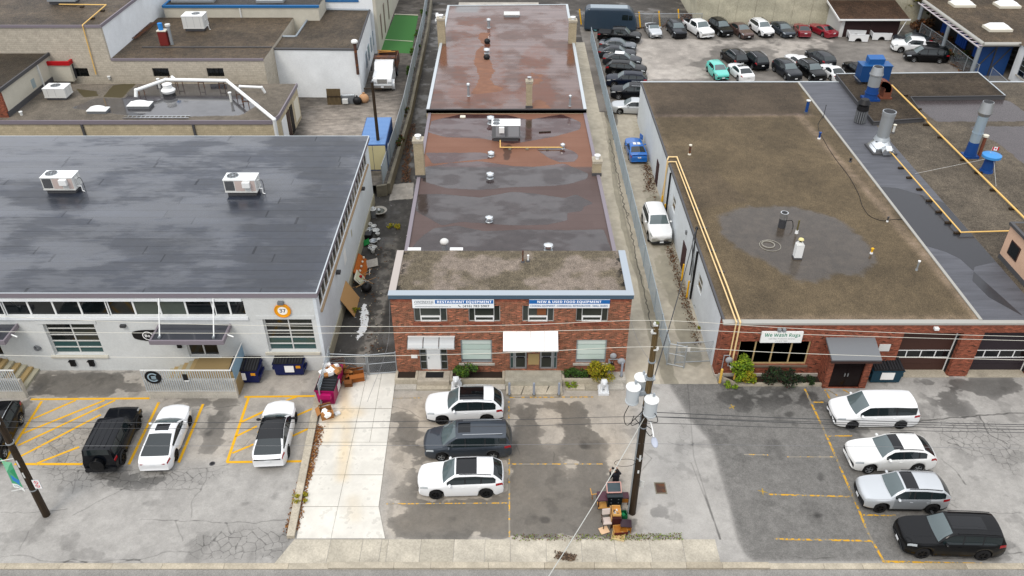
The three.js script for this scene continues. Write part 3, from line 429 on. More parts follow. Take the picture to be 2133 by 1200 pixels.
{// the street number in an orange ring
const a = az(589,646,ZL), t = thing('number_sign', 'round street number 37 sign with orange ring on white wall', 'sign', [a.x,a.y,ZL]);
mesh('disc', [new THREE.CylinderGeometry(0.5,0.5,0.08,40).rotateX(Math.PI / 2).translate(0,0,0.04)], plain('#d8890c', {roughness: 0.45}), t);
mesh('rim', new THREE.TorusGeometry(0.49,0.045,8,40).translate(0,0,0.08), plain('#dd8d0e', {roughness: 0.45}), t);
const tex = canvasTex(256,256,(g)=>{g.fillStyle = '#dd9a10';g.fillRect(0,0,256,256);g.fillStyle = '#e9e7e2';g.beginPath();g.arc(128,128,84,0,7);g.fill();g.fillStyle = '#151515';g.font = 'bold 104px sans-serif';g.textAlign = 'center';g.fillText('37', 128,164);});
const f = new THREE.Mesh(new THREE.CircleGeometry(0.47,40).translate(0,0,0.084), std({map: tex,roughness: 0.5}));f.name = 'print';t.add(f);
}
// entrance landings with steps, concrete wall and barred railing
function entry(x0,x1,dir,label,logo) {// dir: which way the steps lead
const zf = -38.48,t = thing('entrance_steps', label, 'stairs', [0,0,0]), L = 1.17,xl = dir < 0 ? x0 + 2.6 : x0,xr = dir < 0 ? x1 : x1 - 2.6;
mesh('landing', bx(xl,xr,0,L,ZL + 0.003,zf - 0.25), plain('#8d7a55', {roughness: 0.8}), t);
for (let i = 0;i < 6;i++) {const w = 0.36,a = dir < 0 ? xl - (i + 1) * w : xr + i * w,top = L - (i + 1) * 0.167;mesh('step', bx(a,a + w,0,top,ZL + 0.003,zf - 0.25), i % 2 ? M.renderBeige : plain('#a08b62', {roughness: 0.85}), t);}
mesh('wall', bx(x0,x1,0,1.5,zf - 0.245,zf), std({...rep(T.concrete,4), roughness: 1,color: new THREE.Color(1.15,1.15,1.14)}), t);
const b = [];
for (let x = x0 + 0.05;x < x1;x += 0.145) {mesh('baluster', bx(x - 0.02,x + 0.02,0.68,2.36,zf + 0.01,zf + 0.05), plain('#b2bac0', {roughness: 0.5}), t);}
mesh('rail', [bx(x0,x1,2.36,2.42,zf - 0.01,zf + 0.07), bx(x0,x1,0.66,0.70,zf + 0.052,zf + 0.07)], M.offWhite,t);
const ex = dir < 0 ? x1 - 0.1 : x0 + 0.05;mesh('side_wall', bx(ex,ex + 0.05,0,1.2,ZL + 0.01,zf - 0.25), M.concreteWarm,t);
for (let z = ZL + 0.1;z < zf - 0.3;z += 0.09) mesh('baluster', bx(ex + 0.005,ex + 0.04,1.2,2.36,z - 0.02,z + 0.02), plain('#7d98aa', {roughness: 0.5}), t);
mesh('rail', bx(ex,ex + 0.06,2.36,2.42,ZL + 0.02,zf - 0.02), M.offWhite,t);
if (logo) {
const lx = x0 + 0.72,tex = canvasTex(256,256,(g)=>{g.clearRect(0,0,256,256);g.fillStyle = '#8fa3ad';g.fillRect(0,0,256,256);g.fillStyle = '#121214';g.beginPath();g.arc(128,128,128,0,7);g.fill();g.strokeStyle = '#8fa3ad';g.lineWidth = 24;g.beginPath();g.arc(128,128,78,0.7,5.6);g.stroke();g.lineWidth = 18;for (let i = 0;i < 3;i++) {g.beginPath();g.moveTo(100,108 + i * 24);g.lineTo(176,108 + i * 24);g.stroke();}});
const d = mesh('emblem', new THREE.CylinderGeometry(0.52,0.52,0.04,36).rotateX(Math.PI / 2).translate(lx,1.86,zf + 0.075), M.black,t);const f = new THREE.Mesh(new THREE.CircleGeometry(0.5,36).translate(lx,1.86,zf + 0.098), std({map: tex}));f.name = 'print';d.add(f);
const nx = az(387,783,zf).x;mesh('notice', bx(nx - 0.17,nx + 0.13,1.62,2.12,zf + 0.075,zf + 0.1), M.black,t);mesh('notice', bx(nx - 0.12,nx + 0.16,1.54,1.62,zf + 0.075,zf + 0.105), M.paper,t);
}
}
entry(at(312,829).x,at(498,827).x, -1, 'concrete entrance landing with tan steps and black round emblem on bars', true);
entry(at(312,829).x - 16,at(54,833).x,1, 'barred concrete entrance landing cut by the left picture edge', false);
const lru = {fans: [[-0.62,-0.1,0.42]], grilles: [[-1.1,-0.42]], panel: [[-0.36,0.3],[0.78,1.12]], hood: [0.25,0.8], side: M.offWhite,panelM: plain('#b9aaa4', {roughness: 0.5}), side2: true,group: 'rooftop units on the dark membrane roof'};
{const a = at(127,404,LY + 0.05), b = at(504,409,LY + 0.05);rtu('pale rooftop air conditioner nearest the left edge of the dark roof', V3(a.x,a.y,a.z - 0.6),2.35,1.15,1.0,lru);rtu('pale rooftop air conditioner above its dark reflection, right one of the dark roof', V3(b.x,b.y,b.z - 0.6),2.35,1.15,1.0,lru);}
// ---------------------------------------------------------------- brick building in the middle
const ZC = -40.6,CL = az(812,621,ZC).x,CR = az(1317,620,ZC).x,CY1 = 6.7,MY = 4.6,BY = 5.0;
{
const t = thing('brick_shop', 'two storey red brick shop with blue and white signs and long brown roof', 'shop building', [0,0,0]);
const X = (p,q)=>az(p,q,ZC).x,Y = (q)=>az(1066,q,ZC).y,zb = at(1066,520,CY1).z;
const up = [[862,931],[976,1042],[1088,1154],[1200,1267]].map(([a,b])=>[X(a,655), X(b,655), Y(671), Y(637)]);
const lo = [[960,1025],[1200,1263]].map(([a,b])=>[X(a,732), X(b,732), Y(756), Y(708)]);
const wd = [X(874,745), X(932,745),0.5,Y(722)], d1 = [X(1062,745), X(1098,745),0.55,Y(728)], d2 = [X(1124,745), X(1161,745),0.55,Y(728)];
mesh('front_wall', wallZ(CL,CR,0,CY1 - 0.3,ZC,0.3,[...up, ...lo,wd,d1,d2]), M.brick,t);
mesh('side_wall', [bx(CL,CL + 0.3,0,CY1 - 0.3,zb,ZC - 0.3), bx(CR - 0.3,CR,0,CY1 - 0.3,zb,ZC - 0.3)], M.brick,t);
mesh('rear_wall', bx(CL + 0.3,CR - 0.3,MY,CY1 - 0.3,zb,zb + 0.3), M.brick,t);
// parapet band, coping, gravel roof
mesh('parapet', [bx(CL - 0.08,CR + 0.08,CY1 - 0.3,CY1 - 0.02,ZC - 0.34,ZC + 0.1)], M.trimBlue,t);
const cop = [[CL - 0.1,CR + 0.1,ZC - 0.4,ZC + 0.12],[CL - 0.1,CL + 0.35,zb + 0.1,ZC - 0.405],[CR - 0.35,CR + 0.1,zb + 0.1,ZC - 0.405]];
cop.forEach(([a,b,c,d], i)=>mesh('coping', bx(a,b,i ? CY1 - 0.3 : CY1 - 0.015,CY1 + 0.02 - (i ? 0.003 : 0), c,d), i === 1 ? plain('#a79f99', {roughness: 0.5}) : M.coping,t));
mesh('roof_deck', bx(CL + 0.3,CR - 0.3,CY1 - 0.5,CY1 - 0.22,zb + 0.3,ZC - 0.34), M.flash,t);
const GR = [CL,CR,zb,ZC], gb = bake(1024,384,(u,v)=>{const x = mix(GR[0], GR[1], u), z = mix(GR[2], GR[3], v), n = fb(x * 0.5,z * 0.5,4), m = fb(x * 3,z * 3,3), f = hsh(u * 1024 | 0,v * 384 | 0), f2 = hsh((u * 512 | 0) + 77,(v * 192 | 0) + 5), pale = ss(0.42,0.62,n) * 0.9,edge = ss(0.06,0.02,Math.min(u,1 - u)) * ss(0.5,0.56,m);let c = 0.335 + (f - 0.5) * 0.26 + (f2 - 0.5) * 0.2 + (m - 0.5) * 0.12;c += pale * 0.12;c *= 1 - edge * 0.7 - ss(0.9,0.95,v) * ss(0.5,0.55,m) * 0.4;return [c * 1.05,c * 0.96,c * (0.8 + pale * 0.08),0.92,f];}, 'crb');
paved('gravel_roof', [V3(CL + 0.35,0,zb + 0.02), V3(CR - 0.35,0,zb + 0.02), V3(CR - 0.35,0,ZC - 0.4), V3(CL + 0.35,0,ZC - 0.4)], CY1 - 0.08,GR,std({...gb,roughness: 1,bumpScale: 0.02}), t);
mesh('roof_edge', bx(CL + 0.35,CR - 0.35,CY1 - 0.35,CY1 - 0.084,zb + 0.02,zb + 0.3), M.gravel,t);
// upper windows: three lights with an awning vent below the middle one
up.forEach((w,i)=>{
const g = windowZ(t, ...w,ZC - 0.1,[w[0], mix(w[0], w[1],0.19), mix(w[0], w[1],0.8), w[1]],1, {bar: 0.05,depth: 0.07,frame: plain('#a9aba8', {roughness: 0.5}), pane: i % 2 ? M.glassDim : M.glassPale});
const a = mix(w[0], w[1],0.19), b = mix(w[0], w[1],0.8), y = w[2] + 0.02;mesh('vent_frame', [bx(a,b,y + 0.33,y + 0.42,ZC - 0.12,ZC - 0.04), bx(a,a + 0.07,y,y + 0.33,ZC - 0.12,ZC - 0.043), bx(b - 0.07,b,y,y + 0.33,ZC - 0.12,ZC - 0.043), bx(a + 0.07,b - 0.07,y,y + 0.07,ZC - 0.12,ZC - 0.046)], M.white,g);
mesh('sill', bx(w[0] - 0.06,w[1] + 0.06,w[2] - 0.07,w[2] - 0.004,ZC - 0.08,ZC + 0.05), M.brickB,t);
if (i === 1) mesh('blind', bx(a + 0.2,w[1] - 0.06,y + 0.05,y + 0.5,ZC - 0.19,ZC - 0.17), M.offWhite,g);if (i === 2) mesh('blind', bx(mix(a,b,0.45), b - 0.1,y + 0.45,w[3], ZC - 0.135,ZC - 0.13), plain('#7a4a2c'), g);
});
// lower shop windows with pale slatted boards behind the glass
for (const w of lo) {
const g = new THREE.Group();g.name = 'window';t.add(g);mesh('frame', [bx(w[0], w[0] + 0.06,w[2], w[3], ZC - 0.2,ZC - 0.05), bx(w[1] - 0.06,w[1], w[2], w[3], ZC - 0.2,ZC - 0.05), bx(w[0] + 0.06,w[1] - 0.06,w[3] - 0.06,w[3], ZC - 0.2,ZC - 0.053), bx(w[0] + 0.06,w[1] - 0.06,w[2], w[2] + 0.06,ZC - 0.2,ZC - 0.053)], M.galv,g);
const h = (w[3] - w[2] - 0.24) / 4;for (let k = 0;k < 4;k++) mesh('slat', bx(w[0] + 0.07,w[1] - 0.07,w[2] + 0.2 + k * h + 0.02,w[2] + 0.2 + (k + 1) * h - 0.025,ZC - 0.16,ZC - 0.12 - (k % 2) * 0.01), plain(['#b9c9c2', '#c2d0c9', '#b4c6be', '#c6d2cc'][k], {roughness: 0.3,clearcoat: 1,clearcoatRoughness: 0.05}), g);
mesh('backing', bx(w[0] + 0.07,w[1] - 0.07,w[2] + 0.06,w[3] - 0.06,ZC - 0.2,ZC - 0.17), M.midGrey,g);
mesh('sill', bx(w[0] - 0.16,w[1] + 0.16,w[2] - 0.15,w[2] - 0.004,ZC - 0.1,ZC + 0.1), M.concrete,t);
}
{// white steel door between side lights
const a = X(889,745), b = X(917,745);mesh('door', [bx(a,b,0.5,wd[3] - 0.02,ZC - 0.2,ZC - 0.12)], M.white,t);mesh('door_handle', [bx(a + 0.08,a + 0.14,1.45,1.58,ZC - 0.118,ZC - 0.06)], M.galv,t);
for (const [c,d] of [[wd[0], a - 0.01],[b + 0.01,wd[1]]]) windowZ(t,c,d,0.5,wd[3], ZC - 0.12,1,3, {bar: 0.05,depth: 0.08,frame: M.galv,pane: M.glassDim});
const lt = canvasTex(128,32,(g)=>{g.fillStyle = '#dfe1e0';g.fillRect(0,0,128,32);g.fillStyle = '#333';g.font = 'bold 26px sans-serif';g.textAlign = 'center';g.fillText('AJYJA', 64,25);});
const f = new THREE.Mesh(new THREE.PlaneGeometry(0.5,0.13).translate((a + b) / 2,wd[3] - 0.17,ZC - 0.117), std({map: lt}));f.name = 'door_lettering';t.add(f);
const m = az(863,742,ZC);mesh('mail_plate', bx(m.x - 0.2,m.x + 0.2,m.y - 0.12,m.y + 0.12,ZC,ZC + 0.06), M.white,t);
}
[[d1,0],[d2,1]].forEach(([d,k])=>{// aluminium shop doors with a narrow side light
const s = k ? mix(d[0], d[1],0.78) : mix(d[0], d[1],0.24),[da,db,sa,sb] = k ? [d[0], s,s,d[1]] : [s,d[1], d[0], s];
const dm = 1.55;windowZ(t,da + 0.02,db - 0.02,d[2], d[3], ZC - 0.14,1,[d[2], dm,d[3]], {bar: 0.11,depth: 0.07,frame: M.galv,pane: M.glassDim}).name = 'door';windowZ(t,sa,sb,d[2], d[3], ZC - 0.14,1,[d[2], dm,d[3]], {bar: 0.06,depth: 0.09,frame: M.galv,pane: M.glassTeal});
mesh('door_handle', [bx((da + db) / 2 - 0.25,(da + db) / 2 + 0.25,dm - 0.03,dm + 0.03,ZC - 0.13,ZC - 0.07)], M.black,t);
});
mesh('stone_panel', bx(X(1100,745), X(1123,745), Y(759), Y(737), ZC + 0.002,ZC + 0.03), plain('#a08b60', {roughness: 0.7}), t);
mesh('soldier_course', up.map((w)=>bx(w[0] - 0.1,w[1] + 0.1,w[2] - 0.3,w[2] - 0.075,ZC + 0.001,ZC + 0.006)).concat([bx(CL,CR,CY1 - 0.55,CY1 - 0.32,ZC + 0.001,ZC + 0.004)]), M.brickB,t);
// lower roofs behind
const zM = at(1056,232,MY).z,cl0 = at(843,520,MY), cr0 = at(1283,520,MY), cl1 = at(893,232,MY), cr1 = at(1220,232,MY), L = (z)=>mix(cl0.x,cl1.x, (z - cl0.z) / (cl1.z - cl0.z)), Rr = (z)=>mix(cr0.x,cr1.x, (z - cr0.z) / (cr1.z - cr0.z));
mesh('low_wall', prism([V3(L(zb),0,zb), V3(Rr(zb),0,zb), V3(Rr(zM),0,zM), V3(L(zM),0,zM)],0,MY - 0.02), M.blockTan,t);
const b0 = at(888,229,BY), b1 = at(1222,229,BY), b2 = at(1183,10,BY), b3 = at(932,12,BY);
mesh('back_wall', prism([b0,b1,b2,b3],0,BY - 0.02), M.blockTan,t);
const edge = (p,q,y,w,m)=>{const d = q.clone().sub(p).normalize(), n = V3(d.z,0,-d.x).multiplyScalar(w);return mesh('roof_edge', prism([p,q,q.clone().add(n), p.clone().add(n)].map((a)=>V3(a.x,0,a.z)), y - 0.32,y + 0.1), m,t);};
edge(V3(L(zb),0,zb), V3(L(zM),0,zM), MY, -0.28,M.trimMauve);edge(V3(Rr(zb),0,zb), V3(Rr(zM),0,zM), MY,0.28,M.trimMauve);
edge(b0,b3,BY, -0.3,M.copingLight);edge(b1,b2,BY,0.3,M.copingLight);edge(b0,b1,BY - 0.02,0.12,M.flash);edge(b3,b2,BY - 0.01,-0.2,M.copingLight);
const seam = (x,z,s)=>{const r = Math.floor(z / s), f = z / s - r;return f < 0.03 ? 1 : 0;};
const MR = [-8.4,8.4,zM,zb], mw = maskOf(512,1024,...MR, (g)=>{const Q = (s,a)=>g.poly(pts(s,MY), a);
Q('1117,311 1170,306 1200,318 1205,325 1195,337 1165,338 1145,330');Q('885,348 940,340 1000,336 1070,346 1110,348 1175,341 1226,362 1222,373 1180,385 1140,388 1066,390 1000,396 930,392 880,378');Q('866,405 920,404 1000,412 1066,400 1100,402 1160,410 1176,413 1200,404 1236,424 1215,430 1212,440 1180,443 1182,458 1140,468 1066,470 960,462 920,470 866,440');
Q('1090,478 1180,480 1258,478 1276,530 845,530 880,492 905,475 950,470 1010,482');Q('898,252 960,238 1060,240 1100,250 1170,238 1210,255 1208,270 1150,286 1066,300 1000,288 930,286 892,276');Q('885,318 1010,318 1030,330 900,342', .9);},5);
const streak = maskOf(256,256,...MR, (g)=>{g.poly(pts('1050,300 1066,300 1062,335 1048,335', MY));g.poly(pts('880,410 890,415 882,430', MY));g.poly(pts('1095,252 1108,252 1108,268 1095,268', MY));g.poly(pts('960,270 966,270 965,290 958,290', MY),.7);},3);
const mb = bake(1024,1536,(u,v)=>{const x = mix(MR[0], MR[1], u), z = mix(MR[2], MR[3], v), n = fb(x * 0.4,z * 0.4,4), k = fb(x * 2,z * 2,4), f = hsh(u * 1024 | 0,v * 1536 | 0) - 0.5,w = ss(0.45,0.56,mw(u,v) + (k - 0.5) * 0.45 + (n - 0.5) * 0.2), org = ss(-61.6,-62,z), roll = Math.floor(z / 0.98), sg = Math.floor(x / 6 + hsh(roll,9) * 4), h = hsh(roll,sg) - 0.5;
const rim = ss(0.12,0,Math.abs(mw(u,v) + (k - 0.5) * 0.45 + (n - 0.5) * 0.2 - 0.47)) * 0.1;
let r = mix(0.325,0.45,org) + h * 0.02 + (n - 0.5) * 0.05 + f * 0.03,g = mix(0.27,0.315,org) + h * 0.02 + (n - 0.5) * 0.05 + f * 0.03,b = mix(0.258,0.25,org) + h * 0.02 + (n - 0.5) * 0.05 + f * 0.03;
const pw = 0.9;r = mix(r,mix(0.2,0.25,org) + (k - 0.5) * 0.08,w * pw);g = mix(g,0.175 + (k - 0.5) * 0.08,w * pw);b = mix(b,0.175 + (k - 0.5) * 0.08,w * pw);
const s = 1 - seam(x,z,0.98) * 0.12 - rim - ss(.4,.6,streak(u,v) + (k - .5) * .6) * 0.35;return [r * s,g * s,b * s,mix(0.7,0.1 + ss(0.35,0.7,k) * 0.15,w), cl(0.06 + w * (0.2 + 0.55 * ss(0.36,0.6,fb(x * 0.6 + 9,z * 1.1,4))))];}, 'crb');const mfilm = mb.bumpMap;mb.bumpMap = null;
const mm = std({...mb,roughness: 1,clearcoat: 1,clearcoatMap: mfilm,clearcoatRoughness: 0.07});
paved('membrane_roof', [V3(L(zb) + 0.27,0,zb), V3(Rr(zb) - 0.27,0,zb), V3(Rr(zM) - 0.27,0,zM), V3(L(zM) + 0.27,0,zM)], MY + 0.004,MR,mm,t);
const BR = [-8.6,8.6,b3.z,b0.z + 0.1], dry = maskOf(512,1024,...BR, (g)=>{const Q = (s,a)=>g.poly(pts(s,BY), a);Q('1000,68 1020,68 1014,85 1006,100 1022,130 1030,148 1020,165 1030,178 1050,184 1045,190 978,198 990,182 1000,160 988,130 992,105 1008,95 996,80');Q('1120,205 1140,216 1150,228 1100,228 1110,214', .9);Q('1105,150 1135,155 1130,165 1100,160', .55);Q('1110,165 1130,165 1128,176 1106,176', .7);},6), rustm = maskOf(256,256,...BR, (g)=>{const Q = (s,a)=>g.poly(pts(s,BY), a);Q('917,95 931,95 930,140 916,136');Q('1182,100 1195,105 1192,140 1183,130');g.line(pts('985,60 1000,130 1000,205', BY),5.5,0.45,0.3);g.line(pts('1120,110 1110,150 1118,215', BY),3.2,0.5,0.3);g.line(pts('910,190 1200,200', BY),1.5,0.35,0.3);},5), grn = maskOf(256,256,...BR, (g)=>g.poly(pts('950,12 1000,12 995,26 948,26', BY)),2);
const bb = bake(1024,1536,(u,v)=>{const x = mix(BR[0], BR[1], u), z = mix(BR[2], BR[3], v), n = fb(x * 0.35 + 4,z * 0.35,4), k = fb(x * 1.8,z * 2.6,4), st = fb(x * 0.25,z * 3,3), f = hsh(u * 1024 | 0,v * 1536 | 0) - 0.5,d = ss(0.4,0.5,dry(u,v) + (fb(x * 2.4,z * 3.4,5) - 0.5) * 0.9), q = ss(0.25,0.6,rustm(u,v) + (k - 0.5) * 0.5), pw = ss(0.35,0.6,n);
let r = 0.345 + (st - 0.5) * 0.1 + (n - 0.5) * 0.04 + f * 0.02,g = 0.24 + (st - 0.5) * 0.07 + f * 0.02,b = 0.2 + (st - 0.5) * 0.05 + f * 0.02;
r = mix(r,0.4,q * 0.8);g = mix(g,0.25,q * 0.8);b = mix(b,0.185,q * 0.8);r = mix(r,0.47 + (k - 0.5) * 0.1,d);g = mix(g,0.335 + (k - 0.5) * 0.08,d);b = mix(b,0.265 + (k - 0.5) * 0.06,d);const gn = grn(u,v) * 0.5;r = mix(r,0.3,gn);g = mix(g,0.38,gn);b = mix(b,0.4,gn);
const s = 1 - seam(x,z,0.98) * 0.08;return [r * s,g * s,b * s,mix(mix(0.35,0.13,pw),0.75,d) + (k - 0.5) * 0.12,cl(0.15 + 0.55 * pw * (0.5 + st) - d * 0.6 - q * 0.35)];}, 'crb');const bfilm = bb.bumpMap;bb.bumpMap = null;
const e = 0.28;paved('membrane_roof', [V3(b0.x + e,0,b0.z - 0.1), V3(b1.x - e,0,b1.z - 0.1), V3(b2.x - e,0,b2.z + 0.18), V3(b3.x + e,0,b3.z + 0.18)], BY + 0.004,BR,std({...bb,roughness: 1,clearcoat: 1,clearcoatMap: bfilm,clearcoatRoughness: 0.08}), t);
}
// signs on the front
const yS0 = az(1066,640,ZC).y,ySt = az(1066,622,ZC).y;
{
const a = az(859,630,ZC).x,b = az(1029,630,ZC).x;
const tex = canvasTex(1024,144,(g,w,h)=>{g.fillStyle = '#e4e8ea';g.fillRect(0,0,w,h);g.fillStyle = '#1a63a8';g.fillRect(286,8,730,62);g.fillStyle = '#fff';g.font = 'bold 56px sans-serif';g.textAlign = 'center';g.fillText('RESTAURANT EQUIPMENT', 651,60,705);g.fillStyle = '#243448';g.font = 'bold italic 54px serif';g.textAlign = 'left';g.fillText('CONTINENTAL', 24,62,245);g.strokeStyle = '#243448';g.lineWidth = 5;g.beginPath();g.moveTo(24,80);g.quadraticCurveTo(120,66,250,74);g.stroke();g.fillStyle = '#3d4a58';g.font = 'bold 26px sans-serif';g.fillText('continentalrestaurantequipment.ca', 32,128,500);g.fillStyle = '#1d2a3a';g.font = 'bold 50px sans-serif';g.fillText('(416) 783 5907', 630,128,380);g.lineWidth = 9;g.beginPath();g.moveTo(578,92);g.quadraticCurveTo(582,122,610,124);g.stroke();});
const o = board('shop_sign', a,b,yS0,ySt,ZC + 0.1,tex,null);tag(o, 'blue and white sign reading RESTAURANT EQUIPMENT on the brick front', 'sign');
const c = az(1102,630,ZC).x,d = az(1270,630,ZC).x;
const tex2 = canvasTex(1024,144,(g,w,h)=>{g.fillStyle = '#e4e8ec';g.fillRect(0,0,w,h);g.fillStyle = '#1a63a8';g.fillRect(0,6,w,66);g.fillStyle = '#fff';g.font = 'bold 54px sans-serif';g.textAlign = 'center';g.fillText('NEW & USED FOOD EQUIPMENT', 508,58,940);g.fillStyle = '#1f4f86';g.font = 'bold 46px sans-serif';g.fillText('COOKING EQUIPMENT - COMMERCIAL REFRIGERATION - SMALL WARES', 508,124,985);});
tag(board('shop_sign', c,d,yS0,ySt,ZC + 0.1,tex2,null), 'blue and white sign reading NEW & USED FOOD EQUIPMENT', 'sign');
}
{// two door awnings
const a = thing('glass_awning', 'clear three panel awning over the white steel door', 'awning', [0,0,0]), y1 = az(900,700.5,ZC).y,f = at(900,727,y1 - 0.42), x0 = az(850,705,ZC).x,x1 = az(948,705,ZC).x,P = (x,k)=>V3(x,mix(y1,f.y,k), mix(ZC + 0.03,f.z,k));
const panel = (xa,xb)=>{const n = 6,g = [];for (let i = 0;i < n;i++) {const A = i / n,B = (i + 1) / n,bend = (k)=>P(0,k).add(V3(0,0.16 * Math.sin(k * Math.PI * 0.9),0)), p = bend(A), q = bend(B), d = q.clone().sub(p), L = d.length();g.push(bc((xa + xb) / 2,(p.y + q.y) / 2,(p.z + q.z) / 2,xb - xa,0.015,L,0,Math.atan2(-d.y,d.z)));} return g;};
for (let i = 0;i < 3;i++) mesh('panel', panel(mix(x0,x1,i / 3) + 0.03,mix(x0,x1,(i + 1) / 3) - 0.03), M.clear,a);
for (let i = 0;i < 4;i++) {const x = mix(x0,x1,i / 3);mesh('rib', [bar(P(x,0), P(x,0.5).add(V3(0,0.17,0)),0.02), bar(P(x,0.5).add(V3(0,0.17,0)), P(x,1),0.02)], M.darkGrey,a);}
mesh('edge_bar', [bc((x0 + x1) / 2,y1 + 0.02,ZC + 0.06,x1 - x0,0.05,0.1), bc((x0 + x1) / 2,f.y,f.z,x1 - x0,0.04,0.04)], M.offWhite,a);
const b = thing('white_awning', 'plain white metal awning over the double shop doors', 'awning', [0,0,0]), Y1 = az(1100,690,ZC).y,F = at(1110,731,Y1 - 0.75), X0 = az(1048,700,ZC).x,X1 = az(1162,700,ZC).x,L = Math.hypot(F.z - ZC,0.75), an = Math.atan2(0.75,F.z - ZC);
for (let i = 0;i < 4;i++) mesh('panel', bc(mix(X0,X1,(i + 0.5) / 4),(Y1 + F.y) / 2,(ZC + F.z) / 2,(X1 - X0) / 4 - 0.02,0.03,L,0,an), plain('#f2f2f1', {roughness: 0.4}), b);
mesh('frame', [bc((X0 + X1) / 2,F.y - 0.06,F.z - 0.02,X1 - X0,0.06,0.05), bar(V3(X0 + 0.04,Y1 - 0.04,ZC + 0.02), V3(X0 + 0.04,F.y - 0.04,F.z - 0.03),0.02), bar(V3(X1 - 0.04,Y1 - 0.04,ZC + 0.02), V3(X1 - 0.04,F.y - 0.04,F.z - 0.03),0.02)], M.offWhite,b);
}
// slabs, landings and planters along the front
const SZ = at(1066,814).z;
{
const s = new THREE.Group();s.name = 'front_walk';scene.add(s);tag(s,null,null,null, 'structure');
const xs = [824,868,934,990,1053].map((p)=>at(p,806).x), xr = [1177,1218,1262,1299].map((p)=>at(p,806).x), ms = [M.concrete,M.concreteWarm,std({...rep(T.concrete,4), roughness: 1,color: new THREE.Color(0.88,0.84,0.74)})];
for (const A of [xs,xr]) for (let i = 0;i < A.length - 1;i++) mesh('slab', bx(A[i] + 0.012,A[i + 1] - 0.012,-0.1,0.13,-39.85,SZ), ms[(i + (A === xr ? 1 : 0)) % 3], s);
const rz = at(1066,825).z,ra = [1054,1090,1141,1172].map((p)=>at(p,815).x);for (let i = 0;i < 3;i++) mesh('slab', prism([V3(ra[i] + 0.01 + i * 0.1,0,-39.6), V3(ra[i + 1] - 0.02 + (i < 2 ? 0.1 : 0),0,-39.6), V3(ra[i + 1] - 0.02 - (i < 2 ? 0.16 : 0),0,rz), V3(ra[i] + 0.01 - i * 0.1,0,rz)],-0.1,0.15), ms[1], s);
const l1 = [az(870,800,-39.6).x,az(936,800,-39.6).x], l2 = [az(1052,780,-39.6).x,az(1171,780,-39.6).x];
mesh('landing', bx(l1[0], l1[1],-0.05,0.49,ZC + 0.01,-39.55), std({...rep(T.concrete,3), roughness: 1,color: new THREE.Color(0.98,0.93,0.86)}), s);mesh('landing', bx(l2[0], l2[1],-0.05,0.53,ZC + 0.01,-39.5), std({...rep(T.concrete,2.5), roughness: 1,color: new THREE.Color(0.9,0.9,0.84)}), s);
mesh('stoop', bx(az(1273,775,-39.9).x,CR, -0.05,0.42,ZC + 0.01,-39.75), M.concrete,s);
const o = mesh('door_mat', bx(az(886,780,-40).x,az(923,780,-40).x,0.494,0.515,-40.45,-39.9), M.rubber);tag(o, 'black rubber mat in front of the white steel door', 'door mat');
const planter = (a,b,label)=>{const p = thing('planter', label, 'planter', [0,0,0]);mesh('wall', [bx(a,a + 0.16,-0.05,0.5,ZC + 0.01,-39.7), bx(b - 0.16,b, -0.05,0.5,ZC + 0.01,-39.7), bx(a + 0.16,b - 0.16,-0.05,0.497,-39.88,-39.7)], M.concreteWarm,p);mesh('soil', bx(a + 0.16,b - 0.16,0,0.4,ZC + 0.01,-39.88), M.soil,p);};
planter(CL - 0.1,l1[0] - 0.02, 'small concrete planter of bare soil left of the white door');planter(l1[1] + 0.02,l2[0] - 0.02, 'concrete planter with a green bush under the left shop window');planter(l2[1] + 0.02,az(1273,775,-39.9).x - 0.02, 'concrete planter with the yellow bush under the right shop window');
}
// chimneys of tan brick up the sides of the long roof
function chimney(label,x,z,y0,y1,w,d,capH = 0.25,turb) {
const t = thing('brick_chimney', label, 'chimney', [x,y0,z]);const h = y1 - y0;
mesh('shaft', bx(-w / 2,w / 2,0,h, -d / 2,d / 2), M.chimney,t);mesh('crown', [bx(-w / 2 - 0.07,w / 2 + 0.07,h,h + 0.1,-d / 2 - 0.07,d / 2 + 0.07), bx(-w / 2 - 0.04,w / 2 + 0.04,h - 0.14,h - 0.002,-d / 2 - 0.04,d / 2 + 0.04)], M.concreteWarm,t);
mesh('flue_cap', [cyl(0,h + 0.1,h + 0.1 + capH,0,w * 0.22), cyl(0,h + 0.1 + capH,h + 0.16 + capH,0,w * 0.36)], turb ? M.shiny : M.white,t);mesh('flashing', bx(-w / 2 - 0.05,w / 2 + 0.05,-0.05,0.25,d / 2 + 0.003,d / 2 + 0.05), M.flash,t);return t;
}
{
const top = (px,py,z)=>az(px,py,z).y;let a;
a = at(875,372,MY);chimney('tan brick chimney at the left edge of the brown roof, nearer one', a.x,a.z - 0.5,MY,az(870,297,a.z).y,0.75,0.75);
a = at(1243,366,MY);chimney('short tan brick chimney at the right edge of the brown roof', a.x,a.z - 0.4,MY,az(1243,338,a.z).y,0.7,0.8,0.3);
a = at(1102,226,BY);chimney('slim tan brick chimney standing free near the roof step', a.x,a.z - 0.35,BY,az(1102,172,a.z).y,0.58,0.6,0.25,true);
a = at(1192,92,BY);chimney('tan brick chimney at the far right edge of the back roof', a.x,a.z - 0.6,BY - 1,az(1192,46,a.z).y,0.85,0.9);
a = at(920,92,BY);chimney('tan brick chimney at the far left edge of the back roof', a.x,a.z - 0.6,BY - 1,az(920,42,a.z).y,0.85,0.9);
}
